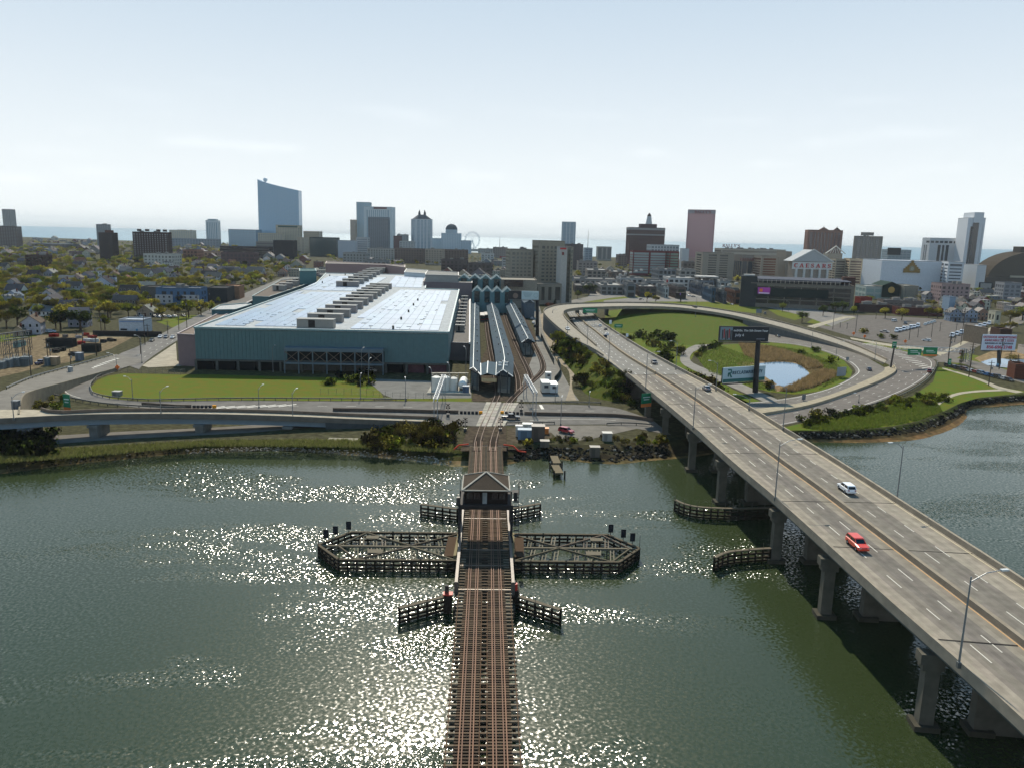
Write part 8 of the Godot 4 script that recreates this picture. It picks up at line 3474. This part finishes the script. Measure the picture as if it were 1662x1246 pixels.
func pole(px:float,py:float,top_y:float,label := "") -> void:
	var b := G(px,py)
	var h:float = P(px,top_y,-b.z).y-LAND
	var o := Node3D.new()
	o.name = numbered("utility_pole")
	add_child(o)
	o.position = b
	var mb := MB.new()
	mb.col = c8(88,78,68)
	mb.tube(Vector3.ZERO,Vector3(0,h,0),0.2,0.13,7)
	part(o,"post",mb,M.wood)
	mb = MB.new()
	mb.col = c8(84,76,68)
	mb.box(Vector3(0,h-0.9,0),Vector3(2.6,0.16,0.16))
	mb.box(Vector3(0,h-2.1,0),Vector3(2.0,0.14,0.14))
	part(o,"crossarm",mb,M.wood)
	mb = MB.new()
	mb.col = c8(120,122,124)
	mb.tube(Vector3(0.4,h-3.6,0.2),Vector3(0.4,h-2.6,0.2),0.28,0.28,8)
	part(o,"pole_transformer",mb,M.steel)
	say(o,"tall wooden utility pole","utility pole","utility poles")


func build_lamps() -> void:
	# along the road bridge: left parapet and right parapet
	lamp_px(1556,1083,11.9,935,Vector3(3.6,0,-0.6),"bridge lamp closest to the viewer on the left parapet")
	lamp_px(1258,812,11.9,718,Vector3(3.4,0,-0.6),"second bridge lamp from the viewer on the left parapet")
	lamp_px(1125,697,11.9,628,Vector3(3.2,0,-0.6),"third bridge lamp on the left parapet, above a pier")
	lamp_px(1048,632,11.6,574,Vector3(3.2,0,-0.6),"fourth bridge lamp on the left parapet beside the green sign")
	lamp_px(988,586,11.0,546,Vector3(3.0,0,-0.6),"lamp on the left parapet just past the bridge")
	lamp_px(953,562,10.6,529,Vector3(3.0,0,-0.6),"lamp where the ramp leaves the highway")
	lamp_px(921,541,11.0,520,Vector3(2.6,0,-0.6),"short lamp beside the white car on the ramp")
	lamp_px(1456,812,11.9,722,Vector3(-2.4,0,0.6),"bridge lamp on the right parapet over the open river")
	lamp_px(1271,698,11.9,628,Vector3(-2.4,0,0.6),"bridge lamp on the right parapet by the lagoon island")
	lamp_px(1216,666,11.7,645,Vector3(-3.6,0,-1.2),"short white lamp with a long arm behind the right parapet")
	lamp_px(1162,634,11.4,588,Vector3(-2.4,0,0.6),"lamp on the right parapet beside the dark grey car")
	lamp_px(1097,600,10.8,556,Vector3(-2.2,0,0.6),"lamp on the right parapet above the service loop")
	lamp_px(897,508,12.3,503,Vector3(2.0,0,0),"short lamp on the flyover's outer bend")
	lamp_px(1129,515,8.5,482,Vector3(2.0,0,0),"lamp beside the flyover above the grassy slope")
	# shore road
	lamp_px(261,673,LAND+4.6,634,Vector3(0.6,0,-3.0),"lamp on the viaduct over the first pier")
	lamp_px(475,680,LAND+2.6,637,Vector3(0.4,0,-3.0),"lamp on the viaduct left of its abutment")
	lamp_px(420,662,LAND,630,Vector3(0.4,0,-3.0),"lamp on the shore road before the lawn's middle")
	lamp_px(215,648,LAND,615,Vector3(-2.4,0,-1.0),"thin lamp by the loop beside the grey utility box")
	lamp_px(22,682,8.8,643,Vector3(1.0,0,-2.6),"dark lamp at the viaduct's left end")
	lamp_px(189,600,LAND,576,Vector3(-3.0,0,-0.4),"lamp at the street bend with an orange sign")
	lamp_px(230,590,LAND,547,Vector3(-2.0,0,-0.4),"lamp on the street corner before the mauve annex")
	lamp_px(658,651,LAND,617,Vector3(-0.4,0,-2.0),"lamp between the lawn and the paved yard")
	lamp_px(585,648,LAND,610,Vector3(0,0,-1.5),"thin lamp at the lawn's fence corner")
	lamp_px(443,604,LAND,564,Vector3(0.4,0,-2.0),"lamp before the hall's loading doors on the left")
	lamp_px(587,612,LAND,568,Vector3(0.4,0,-2.0),"taller lamp before the hall's steel gallery")
	lamp_px(598,624,LAND,585,Vector3(0.4,0,-2.0),"lamp beside the silver car below the gallery")
	lamp_px(756,612,LAND,566,Vector3(-0.8,0,-1.5),"lamp between the hall and the left canopy")
	lamp_px(729,632,LAND,592,Vector3(-0.6,0,-1.0),"lamp behind the white tanks")
	lamp_px(700,640,LAND,600,Vector3(-0.6,0,-1.0),"lamp left of the white tanks")
	lamp_px(910,690,LAND,648,Vector3(0.3,0,-2.0),"lamp on the apron left of the road bridge")
	lamp_px(901,652,LAND,630,Vector3(0.3,0,-1.6),"short lamp before the white caravan")
	lamp_px(956,660,LAND,640,Vector3(0.3,0,-1.6),"short lamp on the shore road under the embankment")
	lamp_px(300,588,LAND,560,Vector3(-1.0,0,-1.0),"lamp in front of the mauve annex")
	# loops
	lamp_px(1394,654,LAND,640,Vector3(-1.5,0,0.4),"short lamp in the middle of the wide loop")
	lamp_px(1505,616,LAND,610,Vector3(-1.5,0,0.4),"lamp at the wide loop's outer bend")
	lamp_px(1317,566,LAND,530,Vector3(2.6,0,0.2),"lamp inside the loop before the flyover's wall")
	lamp_px(1357,582,LAND,556,Vector3(3.0,0,-0.6),"double post lamp at the inner loop's bend")
	lamp_px(1420,586,LAND,556,Vector3(-1.8,0,0.4),"lamp on the grassy wedge between the loops")
	lamp_px(1280,506,LAND,490,Vector3(-1.8,0,0.4),"lamp on the lawn before the dark parking garage")
	# car park masts
	for e in [[1352,535,500],[1364,532,524],[1375,534,525],[1389,540,505],[1422,518,507],[1490,548,532],[1512,548,526],[1526,538,524],[1550,556,526],[1566,552,524],[1580,548,527],[1476,552,530]]:
		var b := G(e[0],e[1])
		var o := Node3D.new()
		o.name = numbered("car_park_mast")
		add_child(o)
		o.position = b
		var h:float = P(e[0],e[2],-b.z).y-LAND
		var mb := MB.new()
		mb.col = c8(58,56,54)
		mb.tube(Vector3.ZERO,Vector3(0,h,0),0.17,0.12,7)
		part(o,"pole",mb,M.steel)
		mb = MB.new()
		mb.col = c8(80,80,78)
		mb.box(Vector3(0,h,0),Vector3(1.4,0.25,0.5))
		part(o,"luminaire",mb,M.lamp)
		say(o,"dark car park mast","street lamp","car park masts")
	for e in [[235,560,502],[240,556,526],[272,542,520],[303,533,485],[290,536,505],[78,592,548],[82,590,556],[115,598,567],[156,578,540],[50,612,568],[135,570,530],[164,542,510],[124,545,536],[228,575,547],[320,500,478],[340,505,470],[1560,560,500],[1573,612,560],[1605,626,585],[1622,600,548],[1651,598,575],[1539,590,545],[1540,578,540],[1575,600,556],[1640,585,550]]:
		pole(e[0],e[1],e[2])


# ---- trees ------------------------------------------------------------------------------------------------
func crown_mesh(kind:int,seed_at:int) -> Array:  # [crown,trunk],for a tree 10 m tall
	var r := RandomNumberGenerator.new()
	r.seed = seed_at
	var cr := MB.new()
	var tr := MB.new()
	tr.col = c8(86,74,62)
	var cols:Array = [[c8(140,150,62),c8(112,128,50)],[c8(172,166,80),c8(146,144,68)],[c8(92,112,50),c8(70,90,40)],[c8(122,116,66),c8(100,98,56)],[c8(44,60,40),c8(34,48,32)],[c8(142,92,92),c8(120,76,78)]][kind]
	var blobs := []
	if kind == 4:
		for i in 8:
			var t := i/7.0
			blobs.append([Vector3(r.randf_range(-0.2,0.2),1.2+t*7.8,r.randf_range(-0.2,0.2)),(1.0-t)*2.5+0.35])
	else:
		for i in 15:
			var a := r.randf()*TAU
			var d := sqrt(r.randf())*3.1
			blobs.append([Vector3(cos(a)*d,6.3+r.randf_range(-2.2,2.2)*(1.0-d/5.0),sin(a)*d),r.randf_range(1.0,1.9)])
		blobs.append([Vector3(0,7.6,0),2.1])
	var per := 46 if kind == 3 else 74
	for b in blobs:
		var tint:float = r.randf_range(0.82,1.12)
		for i in per:
			var n := Vector3(r.randfn(),r.randfn(),r.randfn()).normalized()
			var p:Vector3 = b[0]+n*b[1]*r.randf_range(0.55,1.05)
			var nn := (n+Vector3(r.randfn(),r.randfn(),r.randfn())*0.5).normalized()
			var s := nn.cross(Vector3(r.randfn(),r.randfn(),r.randfn())).normalized()
			var u := nn.cross(s)
			var z:float = r.randf_range(0.2,0.42)*(0.75 if kind == 3 else 1.0)
			var c:Color = cols[0].lerp(cols[1],r.randf())
			tint = minf(tint,1.12)
			cr.col = Color(c.r*tint*1.48,c.g*tint*1.5,c.b*tint*1.25)
			var q := [p+s*z,p+u*z*0.7,p-s*z*r.randf_range(0.7,1.1),p-u*z*0.6]
			cr.quad(q[0],q[1],q[2],q[3])
			for t in 6:
				cr.n.append(nn)
	tr.tube(Vector3.ZERO,Vector3(0.1,4.6,0),0.3,0.2,7)
	if kind != 4:
		for i in 7:
			var b:Array = blobs[i]
			tr.tube(Vector3(0.1,r.randf_range(2.6,4.4),0),b[0],0.15,0.04,5)
	return [cr.mesh(),tr.mesh()]


func tree(p:Vector3,kind:int,h:float,wide := 1.0,label := "") -> Node3D:
	var key := "tree %d %d" % [kind,rng.randi() % 3]
	if not proto.has(key):
		proto[key] = crown_mesh(kind,hash(key))
	var o := Node3D.new()
	o.name = numbered(["leafy_tree","pale_leaf_tree","dark_leaf_tree","budding_tree","conifer","blossom_tree"][kind])
	add_child(o)
	var k := h/10.0
	o.transform = Transform3D(Basis(UPV,rng.randf()*TAU).scaled(Vector3(k*wide,k,k*wide)),p)
	part_mesh(o,"crown",proto[key][0],M.leaf)
	part_mesh(o,"trunk",proto[key][1],M.bark)
	var d:String = ["green tree in young leaf","yellow-green tree in young leaf","dark green tree","brownish tree in bud","dark conifer","pink blossoming tree"][kind]
	if label:
		tag(o,label,"tree","")
	else:
		say(o,d,"tree","trees of the town")
	return o


func shrub(p:Vector3,kind:int,h:float,label := "") -> void:
	var key := "shrub %d %d" % [kind,rng.randi() % 3]
	if not proto.has(key):
		var r := RandomNumberGenerator.new()
		r.seed = hash(key)
		var mb := MB.new()
		var cols := [c8(112,126,56),c8(140,136,72),c8(72,88,44),c8(108,100,66)]
		for b in 7:
			var c := Vector3(r.randf_range(-0.8,0.8),r.randf_range(0.3,0.9),r.randf_range(-0.8,0.8))
			var tint := r.randf_range(0.8,1.15)
			for i in 34:
				var n := Vector3(r.randfn(),r.randfn(),r.randfn()).normalized()
				var q := c+n*0.55*r.randf_range(0.6,1.05)
				if q.y < 0:
					continue
				var nn := (n+Vector3(r.randfn(),r.randfn(),r.randfn())*0.5).normalized()
				var s := nn.cross(Vector3(r.randfn(),r.randfn(),r.randfn())).normalized()
				var u := nn.cross(s)
				var z := r.randf_range(0.07,0.17)
				var cc:Color = cols[kind]*r.randf_range(0.8,1.1)*tint
				mb.col = Color(cc.r*1.4,cc.g*1.46,cc.b*1.2)
				mb.quad(q+s*z,q+u*z,q-s*z,q-u*z)
				for t in 6:
					mb.n.append(nn)
		var st := MB.new()
		st.col = c8(80,70,58)
		for i in 4:
			st.tube(Vector3(0,0,0),Vector3(r.randf_range(-0.6,0.6),0.9,r.randf_range(-0.6,0.6)),0.05,0.02,5)
		proto[key] = [mb.mesh(),st.mesh()]
	var o := Node3D.new()
	o.name = numbered("shrub")
	add_child(o)
	o.transform = Transform3D(Basis(UPV,rng.randf()*TAU).scaled(Vector3.ONE*h),p)
	part_mesh(o,"foliage",proto[key][0],M.leaf)
	part_mesh(o,"stems",proto[key][1],M.bark)
	var d:String = ["green shrub","olive shrub","dark green shrub","brown shrub"][kind]
	if label:
		tag(o,label,"shrub")
	else:
		say(o,d,"shrub","shrubs by the roads and banks")


func slope_at(px:float,py:float,h:float) -> Vector3:
	return G(px,py,h)


func build_trees() -> void:
	# single trees one can point to
	for e in [[98,537,2,11.5,1.6,"wide dark tree left of the dark thicket by the yard"],[130,536,2,12,1.7,"broad dark tree mass behind the yard's wall"],[28,530,2,12,1.4,"big dark tree at the left edge behind the shed"],[90,533,1,9,1.3,"yellow-green tree right of the white porch house"],[10,535,3,11,1.3,"brown budding tree at the far left edge"],[170,536,0,9,1.0,"green tree with a bare trunk before the white office"],[208,514,0,9,1.4,"round green tree behind the white office"],[262,519,1,8.5,1.2,"pale green tree left of the parked row by the office"],[306,516,0,12,1.2,"tall green tree before the blue flats"],[326,512,1,11,1.2,"yellow-green tree at the blue flats' right end"],[284,515,1,8,1.2,"pale green tree before the blue flats' left part"],[344,508,0,7,1.1,"green tree above the street's cutting"],[216,478,1,12,1.5,"broad yellow-green tree left of the blue flats"],[236,492,0,9,1.2,"green tree at the blue flats' left corner"],[243,440,4,7,1.0,"dark conifer between the white terraces"],[122,420,4,13,0.9,"tall dark conifer left of the square dark tower"]]:
		tree(G(e[0],e[1]),e[2],e[3],e[4],e[5])
	for e in [[893,507,5,8,1.5,"pink blossoming tree beside the tan hotel's podium"],[900,505,4,9,1.4,"dark evergreen beside the pink blossoming tree"],[956,479,2,12,1.6,"big dark tree mass right of the tan hotel"],[938,485,0,8,1.2,"green tree in front of the tan hotel's fin"],[1050,491,1,10,1.0,"pale thin tree on the city road's verge"],[1064,493,1,8,1.1,"pale thin tree right of the taller one on the verge"],[1302,524,2,9,1.2,"dark round tree beside the flyover's bend"],[1336,513,2,9,1.1,"dark green tree before the dark garage, left of a pair"],[1356,509,2,10,1.1,"dark green tree before the dark garage's right end"],[1368,508,2,10,1.1,"last dark green tree of the row before the garage"],[1270,506,0,8,0.9,"green tree on the lawn before the garage"],[1386,512,0,8,0.9,"small tree at the car park's far corner"],[1437,517,1,9,1.2,"yellow-green tree behind the car park"],[1464,520,1,10,1.2,"yellow-green tree beside the white minibus"],[1508,516,1,9,1.1,"left yellow-green tree before the dark brick row"],[1522,517,1,9,1.2,"right yellow-green tree before the dark brick row"],[1640,525,1,11,1.5,"big yellow-green tree right of the grey stone house"],[1660,520,0,12,1.4,"green tree at the right edge behind the lot"],[1622,543,1,8,1.4,"yellow-green tree above the white billboard"],[1640,539,1,8,1.4,"second yellow-green tree above the white billboard"],[1560,592,4,8,0.5,"narrow dark ivy-clad tree at the side street"],[1196,462,1,13,1.0,"tall thin tree by the arched casino"],[1640,596,3,7,1.2,"bare tree on the far pond's bank"],[1475,497,1,9,1.6,"wide yellow-green tree before the white gable row"],[1410,492,0,8,1.6,"green tree before the green gable store"],[1588,478,0,9,1.4,"green tree under the framed white screen"]]:
		tree(G(e[0],e[1]),e[2],e[3],e[4],e[5])
	# belts and gardens of the left town
	var belts := [[0,200,425,433,34,11],[190,330,421,432,40,12],[330,500,424,440,34,11],[0,150,440,452,24,10],[150,260,438,448,16,9],[0,110,458,478,20,10],[60,220,480,500,22,10],[0,180,505,522,24,10],[250,420,436,462,22,8],[380,470,440,470,18,9],[200,330,452,470,14,8],[300,420,470,500,14,7]]
	for b in belts:
		for i in b[4]:
			var px := rng.randf_range(b[0],b[1])
			var py := rng.randf_range(b[2],b[3])
			if px > 505-maxf(0,(py-435)*2.6)-8 or (px > 245 and px < 340 and py > 466 and py < 508):
				continue
			var kind:int = [0,0,1,1,1,2,3,3][rng.randi() % 8]
			tree(G(px,py),kind,b[5]*rng.randf_range(0.7,1.15),rng.randf_range(1.0,1.5))
	for b in [[1490,1662,470,515,26,7],[930,1120,440,452,12,8],[570,760,428,432,14,9],[520,700,418,424,10,9],[770,825,436,442,6,8]]:
		for i in b[4]:
			tree(G(rng.randf_range(b[0],b[1]),rng.randf_range(b[2],b[3])),[0,1,2,3][rng.randi() % 4],b[5]*rng.randf_range(0.7,1.2),rng.randf_range(0.9,1.3))
	# street trees along the hall's street
	for i in 12:
		var t := i/11.0
		tree(G(lerpf(322,440,t),lerpf(510,458,pow(t,0.9))),0 if i % 2 else 1,5.5,0.9)
	# the thicket on the embankment right of the service road
	for e in [[905,560,10.0,0,7.0],[915,560,9.0,1,6.5],[924,572,8.5,2,7],[935,582,8.0,2,7],[947,583,8.5,0,6.5],[958,590,8.5,1,5.5],[930,600,5.0,2,6],[944,606,5.0,0,5],[955,602,6.5,2,5],[922,590,5.5,2,6.5],[910,575,6.0,2,6.5]]:
		tree(slope_at(e[0],e[1],e[2]-3.5),e[3],e[4],1.5,"")
	for e in [[985,630,5.5],[1000,640,4.5],[1012,645,3.0],[1018,636,5.0],[1006,628,6.5],[950,618,5.0],[940,620,4.0],[1014,652,2.6],[1024,660,2.6]]:
		shrub(G(e[0],e[1],e[2]),[2,3,2][rng.randi() % 3],rng.randf_range(1.6,2.6))
	for i in 60:
		var t := rng.randf()
		var k:Vector3 = even(bushy[0],40)[int(t*40)].lerp(even(bushy[1],40)[int(t*40)],rng.randf_range(0.05,0.92))
		shrub(k,[0,1,2,0,3][rng.randi() % 5],rng.randf_range(1.0,2.6)*(1.25 if t > 0.5 else 0.9))
	# shrubs along the highway's right slope and the loop
	for e in [[1037,548,2,4.0],[1052,553,0,3.5],[1072,552,2,4.5],[1060,562,1,3.5],[1082,568,0,3.6],[1076,578,0,3.2],[1084,586,2,4.2],[1100,576,1,3.6],[1108,612,3,3.0],[1120,616,3,3.0],[1130,618,3,3.2],[1150,626,3,3.2],[1158,632,3,3.4],[1140,622,0,2.4],[1170,640,0,2.6],[1022,552,1,2.6],[1012,548,0,2.2],[1145,568,2,2.6],[1154,566,2,2.6],[1138,573,2,2.6],[1163,563,2,2.8],[1132,579,1,2.2],[1250,630,1,2.6],[1300,575,2,2.2],[1322,571,2,2.6],[1352,587,0,2.4],[1346,590,0,2.4],[1196,520,3,4.0],[1180,519,2,3.6],[1402,541,1,2.8],[1430,549,0,2.4],[1452,551,0,2.4],[1022,505,3,5.0],[1030,506,2,5.0],[1084,553,2,4.0]]:
		shrub(G(e[0],e[1]),e[2],e[3])
	var cone := tree(G(1087,553),4,5.0,0.9,"single small dark conifer on the grassy slope")
	# bank scrub
	for i in 46:
		var px := rng.randf_range(596,742)
		var py := rng.randf_range(696,730)+(742-px)*0.0
		shrub(G(px,py,2.2),[0,1,3,3][rng.randi() % 4],rng.randf_range(1.2,2.6))
	for i in 12:
		tree(G(rng.randf_range(640,740),rng.randf_range(712,726),2.0),3,rng.randf_range(4.0,7.0),0.9)
	for i in 26:
		shrub(G(rng.randf_range(-10,72),rng.randf_range(706,742),2.2),2,rng.randf_range(2.0,4.0))
	for i in 30:
		shrub(G(rng.randf_range(836,1080),rng.randf_range(712,722),2.4),[0,1,3][rng.randi() % 3],rng.randf_range(0.7,1.5))
	for i in 70:
		var t := rng.randf()
		shrub(G(lerpf(1300,1540,t),lerpf(690,650,t)-rng.randf_range(-4,14),LAND),[0,1,2,0][rng.randi() % 4],rng.randf_range(0.8,2.0))
	for i in 14:
		shrub(G(rng.randf_range(525,612),rng.randf_range(616,634)-4),[2,0][rng.randi() % 2],rng.randf_range(1.4,2.8))
	for i in 10:
		shrub(G(rng.randf_range(50,110),rng.randf_range(648,664)),[1,3,0][rng.randi() % 3],rng.randf_range(0.8,1.6))
	reeds()
	town_canopy()


func reeds() -> void:
	# blades of grass and reed, past counting: tufts shared by one mesh
	var r := RandomNumberGenerator.new()
	r.seed = 8
	var tuft := MB.new()
	tuft.col = Color.WHITE
	for i in 14:
		var a := r.randf()*TAU
		var p := Vector3(cos(a),0,sin(a))*r.randf()*0.5
		var tip := p+Vector3(r.randf_range(-0.3,0.3),r.randf_range(0.6,1.1),r.randf_range(-0.3,0.3))
		var s := Vector3(cos(a+1.5),0,sin(a+1.5))*0.05
		tuft.tri(p-s,tip,p+s)
	var tm := tuft.mesh()
	var fields := [
		["reeds",[[1200,558],[1236,562],[1280,572],[1326,588],[1336,597],[1312,600],[1290,588],[1234,588],[1210,578]],2300,1.5,c8(148,126,92),c8(124,108,74)],
		["reeds",[[1338,602],[1360,606],[1350,616],[1322,628],[1290,636],[1266,635],[1296,622],[1316,610]],1500,1.5,c8(150,126,90),c8(122,106,72)],
		["lagoon_grass",[[1236,560],[1290,567],[1350,587],[1376,603],[1368,614],[1330,632],[1350,616],[1362,605],[1340,600],[1290,574]],1500,0.8,c8(92,108,44),c8(120,122,62)],
		["bank_grass",[[1300,694],[1380,676],[1470,652],[1512,640],[1530,668],[1490,683],[1400,697],[1340,699]],4200,0.8,c8(86,106,36),c8(116,122,50)],
		["bank_grass",[[0,735],[130,727],[330,716],[560,714],[735,722],[735,735],[560,726],[330,724],[130,742],[0,752]],5200,0.7,c8(96,104,48),c8(128,124,78)],
		["slope_grass",[[990,528],[1100,502],[1190,514],[1178,552],[1110,560],[1040,545]],3000,0.6,c8(104,128,52),c8(126,138,62)],
		["slope_grass",[[930,600],[1010,612],[1022,652],[960,655],[930,630]],0,0.6,c8(104,128,52),c8(126,138,62)],
		["lagoon_grass",[[1130,580],[1170,562],[1205,575],[1234,590],[1215,604],[1240,622],[1262,636],[1220,628],[1150,604]],3200,0.8,c8(98,120,48),c8(128,130,70)],
	]
	for f in fields:
		if f[2] == 0:
			continue
		var poly := PackedVector2Array()
		var lo := Vector2(1e9,1e9)
		var hi := Vector2(-1e9,-1e9)
		for p in GL(f[1]):
			poly.append(Vector2(p.x,p.z))
			lo = lo.min(Vector2(p.x,p.z))
			hi = hi.max(Vector2(p.x,p.z))
		var where := []
		var tries := 0
		while where.size() < f[2] and tries < f[2]*6:
			tries += 1
			var q := Vector2(r.randf_range(lo.x,hi.x),r.randf_range(lo.y,hi.y))
			if Geometry2D.is_point_in_polygon(q,poly):
				var k:float = f[3]*r.randf_range(0.6,1.3)
				where.append(Transform3D(Basis(UPV,r.randf()*TAU).scaled(Vector3(k*1.2,k,k*1.2)),Vector3(q.x,LAND,q.y)))
		var mm := MultiMesh.new()
		mm.transform_format = MultiMesh.TRANSFORM_3D
		mm.use_colors = true
		mm.mesh = tm
		mm.instance_count = where.size()
		for i in where.size():
			mm.set_instance_transform(i,where[i])
			mm.set_instance_color(i,f[4].lerp(f[5],r.randf())*r.randf_range(0.8,1.1))
		var o := MultiMeshInstance3D.new()
		o.name = numbered(f[0])
		o.multimesh = mm
		o.material_override = M.leaf
		o.set_meta("kind","stuff")
		add_child(o)


func town_canopy() -> void:  # the hundreds of smaller garden trees between the houses of the far streets
	var r := RandomNumberGenerator.new()
	r.seed = 99
	for kind in [0,1,3]:
		var key := "canopy %d" % kind
		var m:Array = crown_mesh(kind,hash(key))
		var where := []
		for b in [[-20,500,421,470,190,8.5],[-20,330,455,512,80,8.0],[-20,520,395,421,260,9.0],[1490,1680,455,500,26,6.5],[930,1110,430,450,12,8.0],[530,830,416,432,30,8.0]]:
			for i in b[4]:
				var px := r.randf_range(b[0],b[1])
				var py := r.randf_range(b[2],b[3])
				if px < 520 and px > 500-maxf(0,(py-435)*2.6):
					continue
				var k:float = b[5]*0.1*r.randf_range(0.6,1.2)
				var w := k*r.randf_range(1.0,1.5)
				where.append(Transform3D(Basis(UPV,r.randf()*TAU).scaled(Vector3(w,k,w)),G(px,py)))
		var mm := MultiMesh.new()
		mm.transform_format = MultiMesh.TRANSFORM_3D
		mm.mesh = m[0]
		mm.instance_count = where.size()
		for i in where.size():
			mm.set_instance_transform(i,where[i])
		var o := MultiMeshInstance3D.new()
		o.name = numbered("town_tree_foliage")
		o.multimesh = mm
		o.material_override = M.leaf
		o.set_meta("kind","stuff")
		add_child(o)
